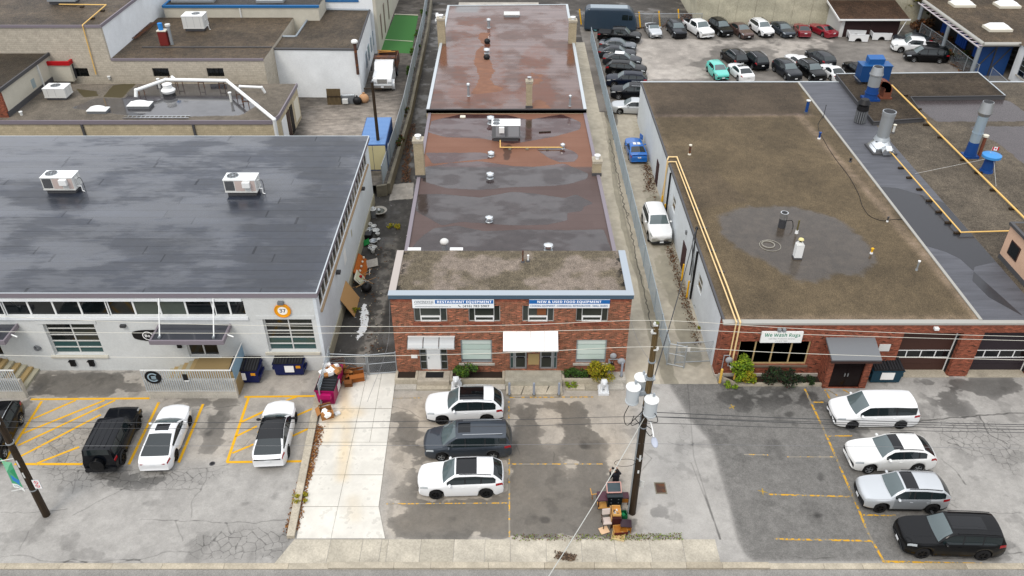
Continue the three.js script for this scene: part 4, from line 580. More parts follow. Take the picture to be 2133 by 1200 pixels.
// vents and boxes on the long roof
{
const rv = (px,py,y,h,r,l,m)=>{const a = at(px,py,y);return roundVent(a.x,a.y,a.z,h,r,m ?? M.galv,l,M.shiny);};
rv(1019,461,MY,0.22,0.19, 'silver round vent nearest the street on the low brown roof');rv(1021,371,MY,0.3,0.2, 'silver round vent between the first and third puddles of the brown roof');rv(1023,325,MY,0.22,0.19, 'silver round vent in front of the twin fan rooftop unit');rv(1022,257,MY,0.5,0.22, 'silver round vent beside the twin fan rooftop unit');rv(1142,521,MY,0.3,0.22, 'silver round vent just behind the gravel roof');
rv(1014,111,BY,0.35,0.22, 'silver capped vent between two black ones on the back roof');rv(1018,58,BY,0.9,0.17, 'tall silver capped vent near the far end of the back roof');rv(976,200,BY,1.1,0.12, 'thin white vent pipe left of the back roof');rv(1187,221,BY,0.9,0.1, 'thin white vent pipe at the right of the back roof');rv(1172,309,MY,0.25,0.14, 'small capped vent at the end of the yellow gas pipe');
for (const [px,py,l] of [[1015,90, 'black dome vent farther back on the back roof'],[1014,123, 'black dome vent in front of the silver one on the back roof']]) {const a = at(px,py,BY);const t = thing('dome_vent', l, 'roof vent', a);mesh('base', cyl(0,0,0.25,0,0.3), M.black,t);mesh('dome', [new THREE.SphereGeometry(0.36,14,8,0,7,0,1.6).translate(0,0.2,0)], M.black,t);}
const a = at(1054,294,MY + 0.05);rtu('twin fan rooftop unit with gas pipe on the brown roof', V3(a.x,MY,a.z - 0.7),2.5,1.4,1.15, {kerb: 0.35,fans: [[-0.85,0.3,0.3],[-0.85,-0.35,0.3]], body: M.white,side: M.midGrey,panel: [[-0.9,-0.1],[0.2,1.15]], hood: [-0.6,-0.15], panelM: M.grey});
const g = thing('gas_pipe', 'yellow gas pipe along the brown roof from the twin fan unit', 'pipe', [0,0,0]), P = (x,y,h = 0.15)=>at(x,y,MY + h);mesh('pipe', pipe([P(1042,292,0.6), P(1042,307), P(1172,307)],0.05), M.gas,g);for (const p of [1062,1098,1140]) mesh('support', bc(P(p,309).x,MY + 0.06,P(p,309).z,0.25,0.1,0.16), M.concreteOld,g);
for (const [p0,p1,w] of [[849,876,0],[937,964,1]]) {const q = at((p0 + p1) / 2,522,MY + 0.9), t = thing('condenser_unit', w ? 'white boxy condenser behind the gravel roof beside the vent hood' : 'white boxy condenser behind the gravel roof at its left corner', 'air conditioner', [q.x,MY,q.z - 0.15],0);mesh('cabinet', bx(-0.45,0.45,0.1,0.95,-0.17,0.17), M.white,t);mesh('grille', bx(-0.2,0.4,0.2,0.85,0.171,0.19), M.black,t);mesh('foot', [bx(-0.4,-0.3,0,0.1,-0.2,0.2), bx(0.3,0.4,0,0.1,-0.2,0.2)], M.darkGrey,t);}
{const q = at(926,523,MY), t = thing('turbine_vent', 'round white turbine vent between the two condensers', 'roof vent', [q.x,MY,q.z - 0.2]);mesh('neck', cyl(0,0,0.5,0,0.2), M.galv,t);mesh('hood', [new THREE.SphereGeometry(0.32,14,9).scale(1,0.75,1).translate(0,0.65,0)], M.offWhite,t);}
{const q = at(1066,33,BY), t = thing('roof_hatch', 'low white roof hatch at the far end of the back roof', 'roof hatch', q);mesh('curb', bx(-0.9,0.9,0,0.25,-0.6,0.6), M.galv,t);mesh('lid', bx(-0.97,0.97,0.252,0.34,-0.67,0.67), M.offWhite,t);}
{const q = at(964,244,MY), o = mesh('roof_tile', bc(q.x,MY + 0.05,q.z,0.5,0.08,0.5), M.cream);tag(o, 'loose pale square paver lying on the brown roof', 'paver');const z = at(1135,276,MY), o2 = mesh('timber_offcut', bc(z.x,MY + 0.06,z.z,1.1,0.08,0.1,0.12), M.poleDark);tag(o2, 'dark timber offcut lying on the brown roof', 'timber');}
for (const [px,py,h,m,l] of [[1089,546,0.8,M.rust, 'thin rusty pipe standing on the gravel roof'],[1100,544,0.4,M.white, 'short white pipe vent on the gravel roof']]) {const q = at(px,py,CY1 - 0.08), t = thing('vent_pipe', l, 'vent pipe', q);mesh('pipe', cyl(0,0,h,0,0.05), m,t);mesh('cap', cyl(0,h,h + 0.06,0,0.075), m,t);mesh('collar', cyl(0,0,0.08,0,0.14,0.1), M.flash,t);}
}
// ---------------------------------------------------------------- rug washing shop on the right
const ZR = -40.6,XR = 13.4,RY = 4.45,RZB = -81.4,XS0 = 29.7,XS1 = 33.9,XRR = 62;
{
const t = thing('rug_shop', 'low red brick shop with garage doors and broad brown gravel roof', 'shop building', [0,0,0]);
const X = (p)=>az(p,735,ZR).x,Y = (q)=>az(1700,q,ZR).y;
const win = [X(1537), X(1685), Y(760), Y(711)], ga = [X(1870), X(1992),0.02,Y(694)], gb = [X(2034), X(2034) + 3.9,0.02,Y(693)], bz = at(1750,809).z,bo = [az(1713,808,bz).x,az(1802,808,bz).x];
mesh('front_wall', wallZ(XR + 0.2,XRR,0,RY - 0.12,ZR,0.3,[win,ga,gb, [bo[0] + 0.3,bo[1] - 0.2,0.02,2.4]]), M.brickB,t);
mesh('side_return', bx(XR,XR + 0.2,0,RY - 0.12,ZR - 0.9,ZR), M.brickB,t);
mesh('side_wall', wallX(RZB,ZR - 0.9,0,RY - 0.12,XR,0.25,[[ax(1458,590,XR).z - 0.7,ax(1458,590,XR).z + 0.7,2.0,3.2],[ax(1404,420,XR).z - 0.7,ax(1404,420,XR).z + 0.7,2.0,3.2]],-1), M.sideWhite,t);
mesh('rear_wall', bx(XR + 0.25,XRR,0,RY - 0.12,RZB,RZB + 0.25), M.block,t);
mesh('foundation', [bx(XR + 0.21,bo[0] - 0.02,-0.1,0.3,ZR + 0.002,ZR + 0.12), bx(XR - 0.03,XR + 0.2,-0.1,0.18,ZR - 0.95,ZR + 0.08)], M.concrete,t);
for (const [px,py] of [[1458,590],[1404,420]]) {const a = ax(px,py,XR), f = new THREE.Group();f.name = 'window';t.add(f);mesh('frame', [bx(XR + 0.05,XR + 0.12,2,3.2,a.z - 0.7,a.z - 0.63), bx(XR + 0.05,XR + 0.12,2,3.2,a.z + 0.63,a.z + 0.7), bx(XR + 0.05,XR + 0.12,2,2.07,a.z - 0.63,a.z + 0.63), bx(XR + 0.05,XR + 0.12,3.13,3.2,a.z - 0.63,a.z + 0.63), bx(XR + 0.05,XR + 0.12,2.57,2.63,a.z - 0.63,a.z + 0.63)], M.offWhite,f);mesh('pane', bx(XR + 0.08,XR + 0.1,2.07,2.57,a.z - 0.63,a.z + 0.63), M.glass,f);mesh('pane', bx(XR + 0.08,XR + 0.1,2.63,3.13,a.z - 0.63,a.z + 0.63), M.glass,f);}
for (const [px,py,w] of [[1369,362,1.2],[1424,536,1.3]]) {const a = ax(px,py,XR);mesh('side_door', bx(XR - 0.05,XR - 0.002,0.05,2.3,a.z - w / 2,a.z + w / 2), plain('#3b2427', {roughness: 0.6}), t);}
for (const [px,py] of [[1389,438],[1442,608]]) {const a = ax(px,py,XR);mesh('downspout', [bx(XR - 0.14,XR - 0.003,0.1,RY - 0.2,a.z - 0.07,a.z + 0.07)], M.black,t);}
{const a = ax(1431,484,XR);mesh('wall_box', bx(XR - 0.12,XR - 0.003,a.y - 0.15,a.y + 0.15,a.z - 0.12,a.z + 0.12), M.midGrey,t);}
// shop window
windowZ(t, ...win,ZR - 0.12,[1537,1572,1609,1647,1685].map(X),1, {bar: 0.09,depth: 0.1,frame: plain('#a9946c', {roughness: 0.5}), panes: (i)=>[plain('#15231f', {roughness: 0.07}), plain('#2f4038', {roughness: 0.08}), plain('#121615', {roughness: 0.07}), plain('#1a1c1a', {roughness: 0.08})][i], back: 0});
mesh('sill', bx(win[0] - 0.1,win[1] + 0.1,win[2] - 0.14,win[2] - 0.004,ZR - 0.1,ZR + 0.1), plain('#6d5f52', {roughness: 0.7}), t);
// projecting porch with a sloped hood and dark double doors
mesh('porch', [wallZ(bo[0], bo[1],0,2.9,bz,0.25,[[bo[0] + 0.34,bo[1] - 0.42,0.02,2.35]]), bx(bo[0], bo[0] + 0.25,0,2.9,ZR + 0.003,bz - 0.25), bx(bo[1] - 0.25,bo[1],0,2.9,ZR + 0.003,bz - 0.25)], M.brickB,t);
{const a = bo[0] + 0.34,b = bo[1] - 0.42,m = (a + b) / 2;for (const [c,d] of [[a,m - 0.01],[m + 0.01,b]]) {const g = mesh('door', bx(c,d,0.02,2.34,bz - 0.2,bz - 0.12), plain('#150c0c', {roughness: 0.2}), t);mesh('door_handle', bx(c === a ? d - 0.12 : c + 0.06,c === a ? d - 0.06 : c + 0.12,0.95,1.2,bz - 0.118,bz - 0.07), M.metal,g);}}
{const y1 = 3.25,y0 = 2.72,zf = bz + 0.45,L = Math.hypot(zf - ZR,y1 - y0);mesh('porch_hood', [bc((bo[0] + bo[1]) / 2 + 0.05,(y0 + y1) / 2,(zf + ZR) / 2,bo[1] - bo[0] + 0.35,0.14,L,0,Math.atan2(y1 - y0,zf - ZR))], M.midGrey,t);mesh('hood_trim', [bx(bo[0] - 0.14,bo[1] + 0.24,y0 - 0.2,y0 - 0.06,zf - 0.05,zf + 0.03)], M.bronze,t);}
// garage doors: panels above and below a strip of glass
const door = (g,m)=>{const z = ZR - 0.6,y1 = Y(744) * 1,h = g[3], s0 = az(1900,745,z).y,s1 = az(1900,729,z).y,d = new THREE.Group();d.name = 'garage_door';t.add(d);const P = [[0.05,(0.05 + s0) / 2],[(0.05 + s0) / 2,s0],[s1,h]];for (const [a,b] of P) mesh('panel', bx(g[0], g[1], a + 0.008,b - 0.008,z - 0.06,z), m,d);const n = 4;mesh('frame', [bx(g[0], g[1], s0,s0 + 0.06,z - 0.055,z + 0.01), bx(g[0], g[1], s1 - 0.06,s1,z - 0.055,z + 0.01)].concat(Array.from({length: n + 1},(_,i)=>{const x = mix(g[0], g[1], i / n), o = i === 0 ? 0 : i === n ? -0.06 : -0.03;return bx(x + o,x + o + 0.06,s0 + 0.06,s1 - 0.06,z - 0.055,z + 0.007);})), M.white,d);for (let i = 0;i < n;i++) mesh('pane', bx(mix(g[0], g[1], i / n) + 0.03,mix(g[0], g[1],(i + 1) / n) - 0.03,s0 + 0.05,s1 - 0.05,z - 0.04,z - 0.02), M.glass,d);
mesh('jamb', [bx(g[1], g[1] + 0.02,0,h,z,ZR - 0.302), bx(g[0] - 0.02,g[0],0,h,z,ZR - 0.302), bx(g[0], g[1], h,h + 0.02,z,ZR - 0.302)], M.black,t);mesh('apron', bx(g[0] - 0.1,g[1] + 0.1,-0.05,0.05,z - 0.1,ZR + 0.12), M.concreteWarm,t);mesh('jamb_strip', bx(g[1] - 0.06,g[1],0.05,h,z + 0.01,z + 0.05), M.white,t);};
door(ga,M.garage);door(gb,M.garageB);
{const a = az(1842,724,ZR);mesh('notice_plate', bx(a.x - 0.36,a.x + 0.36,a.y - 0.28,a.y + 0.28,ZR + 0.002,ZR + 0.04), M.offWhite,t);const l = az(1949,682,ZR);mesh('wall_lamp', bc(l.x,l.y,ZR + 0.12,0.28,0.16,0.24), M.white,t);const k = az(1627,684,ZR);mesh('wall_lamp', [bc(k.x - 0.15,k.y,ZR + 0.15,0.2,0.2,0.25), bc(k.x + 0.15,k.y,ZR + 0.15,0.2,0.2,0.25)], M.galv,t);}
// roof: edges, gravel, membrane strip, upper terrace
mesh('coping', [bx(XR - 0.06,XS0 - 0.1,RY - 0.119,RY + 0.03,ZR - 0.35,ZR + 0.06), bx(XS0 - 0.1,XRR,RY - 0.119,RY + 0.02,ZR - 0.3,ZR + 0.05)], M.copingGrey,t);
mesh('edge_metal', [bx(XR - 0.05,XR + 0.1,RY - 0.119,RY + 0.06,RZB,ZR - 0.35)], M.flash,t);mesh('coping', bx(XR - 0.05,XRR,RY - 0.11,RY + 0.07,RZB - 0.05,RZB + 0.15), M.copingLight,t);
const GR = [XR,XS0,RZB,ZR], pud = maskOf(512,1024,...GR, (g)=>{const Q = (s,a)=>g.poly(pts(s,RY), a);Q('1500,450 1560,432 1650,430 1740,455 1800,500 1830,545 1800,575 1740,572 1700,590 1640,575 1600,545 1540,520 1505,490');},16), pale = maskOf(512,1024,...GR, (g)=>{g.line([at(1664,240,RY), at(2040,660,RY)],0.8,0.8);g.line(pts('1275,242 1690,240', RY),0.4,0.9);g.line([at(1520,668,RY), at(2040,668,RY)],0.8,0.7);g.line([at(1350,200,RY), at(1505,660,RY)],0.5,0.4);g.line(pts('1790,340 1860,430', RY),1.6,0.4);},6), dk = maskOf(512,1024,...GR, (g)=>{g.poly(pts('1340,170 1655,166 1690,240 1366,244', RY),0.9);g.poly(pts('1380,330 1460,330 1560,420 1420,440', RY),0.3);},4);
const gb2 = bake(1024,1536,(u,v)=>{const x = mix(GR[0], GR[1], u), z = mix(GR[2], GR[3], v), n = fb(x * 0.3,z * 0.3,4), m = fb(x * 2,z * 2,4), f = hsh(u * 1024 | 0,v * 1536 | 0), f2 = hsh((u * 512 | 0) + 9,(v * 768 | 0) + 9), p = ss(0.25,0.75,pud(u,v) + (m - 0.5) * 0.5 + (n - 0.5) * 0.4), e = pale(u,v) * (0.4 + m), d = dk(u,v);let c = 0.3 + (f - 0.5) * 0.13 + (f2 - 0.5) * 0.1 + (n - 0.5) * 0.12 + (m - 0.5) * 0.07;c = mix(c,0.215 + (f - 0.5) * 0.07 + (m - .5) * .08,p * 0.7);c += e * 0.13;c *= 1 - d * 0.17;return [c * 1.09,c * (0.95 + p * 0.03), c * (0.73 + p * 0.13 + e * 0.08 + d * 0.06), mix(0.92,0.22,p), p * 0.16];}, 'crb');const gfilm = gb2.bumpMap;gb2.bumpMap = null;
paved('gravel_roof', [V3(XR + 0.1,0,RZB + 0.15), V3(XS0,0,RZB + 0.15), V3(XS0,0,ZR - 0.35), V3(XR + 0.1,0,ZR - 0.35)], RY + 0.004,GR,std({...gb2,roughness: 1,clearcoat: 1,clearcoatMap: gfilm,clearcoatRoughness: 0.1}), t);
const SR = [XS0,XS1,RZB,ZR], wet = maskOf(256,1024,...SR, (g)=>{g.poly(pts('1826,388 1870,392 1930,410 1975,426 1998,450 2045,500 2080,545 2030,556 2025,585 2060,620 2133,660 2000,540 1970,525 1925,512 1890,470', RY));},2);
const sb = bake(256,1536,(u,v)=>{const x = mix(SR[0], SR[1], u), z = mix(SR[2], SR[3], v), n = fb(x,z,4), s = fb(x * 0.6,z * 4,3), f = hsh(u * 256 | 0,v * 1536 | 0) - 0.5,w = ss(0.4,0.55,wet(u,v) + (n - 0.5) * 0.2), roll = z / 0.98 - Math.floor(z / 0.98);let c = 0.33 + (s - 0.5) * 0.08 + f * 0.04 - (roll < 0.03 ? 0.05 : 0);c = mix(c,0.2,w);return [c * 0.97,c * 0.99,c * 1.06,mix(0.55,0.22,w)];});
paved('membrane_strip', [V3(XS0,0,RZB + 0.15), V3(XS1,0,RZB + 0.15), V3(XS1,0,ZR - 0.3), V3(XS0,0,ZR - 0.3)], RY + 0.012,SR,std({...sb,roughness: 1}), t);
mesh('strip_edge', bx(XS0 - 0.1,XS0 + 0.1,RY - 0.02,RY + 0.07,RZB + 0.15,ZR - 0.3), M.copingGrey,t);
const TR = [XS1,XRR,RZB,ZR], tp = maskOf(512,512,...TR, (g)=>{const Q = (s,a)=>g.poly(pts(s,RY), a);Q('1895,206 2100,208 2160,252 1950,254 1915,225');Q('2010,262 2180,262 2260,400 2180,380 2080,300', 0.8);},6);
const tb = bake(768,1024,(u,v)=>{const x = mix(TR[0], TR[1], u), z = mix(TR[2], TR[3], v), n = fb(x * 0.3,z * 0.3,4), m = fb(x * 2,z * 2,4), f = hsh(u * 768 | 0,v * 1024 | 0), p = ss(0.35,0.6,tp(u,v) + (m - 0.5) * 0.35);let c = 0.305 + (f - 0.5) * 0.22 + (n - 0.5) * 0.14 + (m - 0.5) * 0.1;c = mix(c,0.235 + (f - 0.5) * 0.05,p * 0.7);return [c * 1.05,c * 0.96,c * (0.83 + p * 0.14), mix(0.92,0.24,p)];});
const tm = std({...tb,roughness: 1});
paved('gravel_terrace', [V3(XS1,0,RZB + 0.15), V3(XRR,0,RZB + 0.15), V3(XRR,0,ZR - 0.3), V3(XS1,0,ZR - 0.3)], RY + 0.006,TR,tm,t);
const up = pts('1741,154 2038,151 2095,200 1897,202 1928,246 1820,254', RY + 0.4);mesh('upper_deck', prism(up,RY - 0.1,RY + 0.38), M.flash,t);paved('upper_gravel', up,RY + 0.386,TR,std({...rep(T.gravel,1 / 5,1 / 7), roughness: 1,color: new THREE.Color(1.5,1.45,1.45)}), t);
{const a = up;for (let i = 0;i < 6;i++) {const p = a[i].clone(), q = a[(i + 1) % 6].clone();p.y = q.y = RY + 0.41;mesh('deck_edge', bar(p,q,0.07,4), i < 2 ? M.copingLight : M.flash,t);}}
// peach stair house at the right
const px0 = at(2079,536,RY).x,pzb = at(2079,536,RY).z;mesh('stair_house', [bx(px0,px0 + 7,RY,7.1,pzb,ZR - 0.6)], M.peach,t);mesh('stair_roof', bx(px0 - 0.12,px0 + 7.1,7.1,7.3,pzb - 0.12,ZR - 0.5), M.flash,t);mesh('stair_skirt', bx(px0 - 0.04,px0 - 0.003,RY,RY + 0.35,pzb,ZR - 0.6), M.flash,t);mesh('stair_gravel', sheet([V3(px0 + 0.1,0,pzb + 0.1), V3(px0 + 6.9,0,pzb + 0.1), V3(px0 + 6.9,0,ZR - 0.7), V3(px0 + 0.1,0,ZR - 0.7)],7.304), M.gravelDark,t);
{const a = ax(2113,522,px0), f = mesh('window', [bx(px0 - 0.04,px0 - 0.003,a.y - 0.55,a.y + 0.5,a.z - 0.6,a.z + 0.6)], M.bronze,t);mesh('pane', bx(px0 - 0.055,px0 - 0.043,a.y - 0.46,a.y + 0.42,a.z - 0.5,a.z + 0.5), M.glass,f);}
}
{
const a = az(1584,698,ZR).x,b = az(1670,698,ZR).x,y0 = az(1627,710,ZR).y,y1 = az(1627,688,ZR).y;
const tex = canvasTex(768,216,(g,w,h)=>{g.fillStyle = '#e6e8e6';g.fillRect(0,0,w,h);g.fillStyle = '#12795a';g.font = 'bold 96px sans-serif';g.textAlign = 'center';g.fillText('We Wash Rugs', 392,92,680);g.fillStyle = '#777c7c';g.font = '38px sans-serif';g.fillText('Call Fiber Protection Services', 392,148,600);g.fillText('416 818 7889', 392,196,300);});
tag(board('shop_sign', a,b,y0,y1,ZR + 0.2,tex,null,0.12), 'white sign with green lettering above the wide shop window', 'sign');
}
// gas pipes from the meter up the front and along the roof
{
const g1 = thing('gas_pipe', 'pair of pale yellow gas pipes running up the brick corner and along the gravel roof', 'pipe', [0,0,0]), P = (x,y)=>at(x,y,RY + 0.16), F = (x,y)=>az(x,y,ZR + 0.1);
const e1 = P(1533,668), e2 = P(1541,668), f1 = F(1523,740), f2 = F(1533,745);
mesh('pipe', pipe([ax(1376,424,XR - 0.1), ax(1392,338,XR - 0.1).setY(RY + 0.16), P(1397,337), P(1408,337), P(1508,600), e1.clone().setZ(ZR + 0.1), V3(e1.x,f1.y,ZR + 0.1)],0.05), M.gasPale,g1);
mesh('pipe', pipe([ax(1380,424,XR - 0.1), ax(1391,328,XR - 0.1).setY(RY + 0.16), P(1393,327), P(1410,327), P(1516,598), e2.clone().setZ(ZR + 0.12), V3(e2.x,0.7,ZR + 0.12)],0.06), M.gasPale,g1);
for (const k of [0.12,0.28,0.45,0.6,0.76,0.9]) {const q = P(1410,327).lerp(P(1516,598), k);mesh('support', bc(q.x - 0.05,RY + 0.06,q.z,0.5,0.11,0.18), M.flash,g1);}
const m = thing('gas_meter', 'grey gas meter with regulator on the brick corner behind the yellow post', 'gas meter', [0,0,0]), c = F(1518,748);mesh('meter', [new THREE.SphereGeometry(0.24,14,10).scale(1,1,0.6).translate(c.x,c.y,c.z + 0.1)], M.grey,m);mesh('regulator', [new THREE.SphereGeometry(0.18,12,8).scale(1,1,0.7).translate(c.x + 0.3,c.y - 0.55,c.z + 0.1)], M.offWhite,m);mesh('pipework', pipe([V3(c.x - 0.35,0.3,c.z + 0.05), V3(c.x - 0.35,c.y + 0.35,c.z + 0.05), V3(c.x,c.y + 0.35,c.z + 0.05), V3(c.x,c.y - 0.5,c.z + 0.08), V3(c.x + 0.5,c.y - 0.55,c.z + 0.08)],0.03), M.grey,m);
const pp = thing('gas_pipe', 'long yellow gas pipe slanting across the right roof from the brown blower', 'pipe', [0,0,0]), U = (x,y,h = 0.3)=>at(x,y,RY + h);mesh('pipe', pipe([U(1846,179,0.8), U(1858,178,0.8), U(1928,247,0.7), U(1931,253), U(2180,500)],0.075), M.gas,pp);for (const [x,y] of [[1884,208],[1912,237],[1932,262],[1962,288],[2010,335],[2040,362],[2072,398],[2112,437]]) mesh('support', bc(at(x,y,RY).x - 0.1,RY + (y < 246 ? 0.48 : 0.1), at(x,y,RY).z,0.6,0.16,0.2), M.poleDark,pp);
const p2 = thing('gas_pipe', 'yellow gas pipe along the dark membrane strip ending at the peach stair house', 'pipe', [0,0,0]);mesh('pipe', pipe([U(1855,316,0.35), U(2002,484,0.25), U(2105,481,0.25)],0.055), M.gas,p2);for (const k of [0.2,0.33,0.48,0.62,0.75,0.87,0.98]) {const q = U(1855,316).lerp(U(2002,484), k);mesh('support', bc(q.x - 0.1,RY + 0.1,q.z,0.45,0.14,0.2), M.poleDark,p2);}
}
// stacks, vents and boxes on the right roof
{
const Y = RY + 0.01,H = (py,z)=>az(1066,py,z).y - Y;
{const a = at(1812,207,RY + 0.39), t = thing('exhaust_stack', 'blue based silver exhaust stack beside the blue roof unit', 'exhaust stack', a), h = az(1066,139,a.z).y - a.y;mesh('base', [bx(-0.75,0.75,0,0.2,-0.6,0.6), cyl(0,0.2,h * 0.42,0,0.6,0.52,18), cyl(0,h * 0.2,h * 0.23,0,0.64,0.64,18)], M.blue,t);mesh('pipe', [cyl(0,h * 0.42,h * 0.78,0,0.56,0.56,18)], M.galv,t);mesh('nozzle', [cyl(0,h * 0.78,h,0,0.62,0.48,18), cyl(0,h * 0.76,h * 0.79,0,0.64,0.64,18)], M.metal,t);mesh('mouth', cyl(0,h,h + 0.01,0,0.42), M.black,t);}
{const a = at(1822,176,RY + 0.39), t = thing('roof_unit', 'bright blue sheet metal ventilation unit behind the stack', 'ventilation unit', [a.x + 0.2,a.y,a.z - 0.6]);mesh('cabinet', [bx(-1.9,1.1,0.3,1.9,-0.7,0.7)], plain('#183f70', {roughness: 0.45}), t);mesh('top', bx(-1.95,1.15,1.902,1.98,-0.75,0.75), plain('#1f5186', {roughness: 0.4}), t);mesh('hood', bc(-0.4,2.3,-0.2,1.6,0.6,0.9,0,0.2), plain('#225894', {roughness: 0.45}), t);mesh('legs', [bx(-1.8,-1.6,0,0.3,-0.6,0.6), bx(0.8,1,0,0.3,-0.6,0.6)], M.darkGrey,t);mesh('side_flap', bc(-2.1,0.6,0.5,0.5,0.08,1.1,0,0,-0.7), M.midGrey,t);}
{const a = at(1838,203,RY + 0.39), t = thing('blower', 'brown curved blower duct between the blue stack and the gas pipe', 'blower', a);const g = [];for (let i = 0;i < 7;i++) {const k = i / 6 * Math.PI / 2;g.push(bc(-0.55 + Math.sin(k) * 0.75,1.25 + Math.cos(k) * 0.55 - 0.3,-0.1,0.55,0.55,1.0,0,0,-k));} mesh('scroll', [...g,bx(-0.15,0.6,0.15,1.1,-0.6,0.4)], M.ductRed,t);mesh('foot', bx(-0.4,0.75,0,0.148,-0.65,0.5), M.ductRed,t);}
{const a = at(1834,313,RY), t = thing('exhaust_hood', 'shiny metal exhaust hood with wide grey stack on black flashing', 'exhaust stack', a);const st = at(1834,290,RY + 1.1);const h = az(1066,236,st.z).y - RY;mesh('kerb', bx(-1.05,1.05,0,0.18,-1.05,1.05), M.flash,t);mesh('hood', [new THREE.CylinderGeometry(0.6,1.25,0.75,4,1).rotateY(Math.PI / 4).translate(0,0.56,-0.1), new THREE.CylinderGeometry(0.35,0.55,0.5,4).rotateY(Math.PI / 4).rotateX(0.6).translate(0.1,0.55,1.1), bx(-0.75,0.75,0.18,0.45,-0.8,0.8)], M.shiny,t);mesh('stack', [cyl(0,0.9,h - 0.3,-0.3,0.52,0.52,18), cyl(0,h - 0.34,h, -0.3,0.57,0.57,18), cyl(0,0.9,1.2,-0.3,0.7,0.55,18)], M.galv,t);mesh('mouth', cyl(0,h,h + 0.01,-0.3,0.49), M.black,t);}
{const a = at(1790,255,RY), t = thing('vent_stack', 'short ribbed dark grey vent stack on the membrane strip', 'vent stack', a), g = [];for (let i = 0;i < 16;i++) {const k = i / 16 * 6.283;g.push(bc(Math.cos(k) * 0.5,0.65,Math.sin(k) * 0.5,0.06,1.1,0.1,-k));} mesh('fins', g,M.midGrey,t);mesh('body', cyl(0,0,1.3,0,0.46,0.46,16), M.darkGrey,t);mesh('cap', [cyl(0,1.3,1.7,0,0.55,0.5,16), cyl(0,1.9,2.3,0,0.6,0.36,16), cyl(0,1.7,1.9,0,0.4,0.4,16)], M.black,t);}
{const a = at(2019,326,RY), t = thing('exhaust_stack', 'tallest pale exhaust stack on a blue base at the far right', 'exhaust stack', a), h = H(212,a.z);mesh('base', [bx(-0.6,0.6,0,0.2,-0.5,0.5), cyl(0,0.2,1.4,0,0.5,0.42,16)], M.blue,t);mesh('pipe', [cyl(0,1.4,h - 1.2,0,0.42,0.42,16), cyl(0,2.2,2.28,0,0.45,0.45,16)], plain('#9fb0bb', {roughness: 0.35,metalness: 0.4}), t);mesh('nozzle', [cyl(0,h - 1.2,h - 0.9,0,0.44,0.58,16), cyl(0,h - 0.9,h,0,0.58,0.44,16)], M.metal,t);mesh('mouth', cyl(0,h,h + 0.01,0,0.4), M.black,t);const s = thing('vent_pipe', 'thin brown capped pipe leaning beside the tallest stack', 'vent pipe', [a.x + 0.75,RY,a.z + 0.1]);mesh('pipe', cyl(0,0,1.9,0,0.14), M.ductRed,s);mesh('cap', cyl(0,1.9,2.05,0,0.24), M.cream,s);}
{const a = at(2054,357,RY), t = thing('mushroom_vent', 'blue mushroom vent with small flag at the right', 'roof vent', a), h = H(322,a.z);mesh('base', [cyl(0,0,0.2,0,0.55,0.5), cyl(0,0.2,h - 0.2,0,0.44,0.4)], M.blue,t);mesh('cap', [cyl(0,h - 0.2,h,0,0.75,0.75,22), cyl(0,h,h + 0.18,0,0.75,0.3,22)], plain('#3f86c4', {roughness: 0.35}), t);const fl = thing('small_flag', 'small red and white maple leaf flag on the blue mushroom vent', 'flag', [a.x,RY + h + 0.18,a.z]);mesh('staff', cyl(-0.2,0,0.5,0,0.015), M.offWhite,fl);const tex = canvasTex(128,64,(g)=>{g.fillStyle = '#e6e6e6';g.fillRect(0,0,128,64);g.fillStyle = '#c01324';g.fillRect(0,0,34,64);g.fillRect(94,0,34,64);g.beginPath();g.moveTo(64,10);g.lineTo(74,26);g.lineTo(84,24);g.lineTo(78,38);g.lineTo(64,46);g.lineTo(50,38);g.lineTo(44,24);g.lineTo(54,26);g.fill();g.fillRect(62,44,4,12);});const pg = new THREE.PlaneGeometry(0.56,0.32,8,1);const pp = pg.attributes.position;for (let i = 0;i < pp.count;i++) pp.setZ(i,Math.sin(pp.getX(i) * 12) * 0.03);pg.computeVertexNormals();const f = new THREE.Mesh(pg.translate(0.1,0.36,0), std({map: tex,side: THREE.DoubleSide}));f.name = 'cloth';fl.add(f);
for (const [e,l] of [[at(1905,362,RY), 'left guy wire of the blue mushroom vent'],[at(2075,388,RY), 'right guy wire of the blue mushroom vent']]) tag(mesh('guy_wire', bar(V3(a.x,RY + h - 0.1,a.z + 0.3), e,0.012,4), M.offWhite), l, 'wire');}
{const a = at(1628,473,RY), t = thing('vent_stack', 'black and silver open vent cylinder standing in the roof puddle', 'vent stack', a);mesh('body', cyl(0,0,0.75,0,0.27,0.27,16), M.darkGrey,t);mesh('collar', cyl(0,0.75,1.25,0,0.29,0.29,16), M.shiny,t);mesh('mouth', [cyl(0,1.25,1.26,0,0.22)], M.black,t);mesh('cable', tube([V3(0.25,0.6,0.1), V3(0.6,0.65,0.15), V3(0.75,0.2,0.25), V3(0.7,0.02,0.35)],0.03), M.black,t);}
{const a = at(1659,486,RY), t = thing('vent_pipe', 'weathered pipe with white foot beside the puddle vent', 'vent pipe', a);mesh('pipe', cyl(0,0.2,1.1,0,0.06), plain('#5d5638'), t);mesh('foot', cyl(0,0,0.25,0,0.13,0.1), M.white,t);}
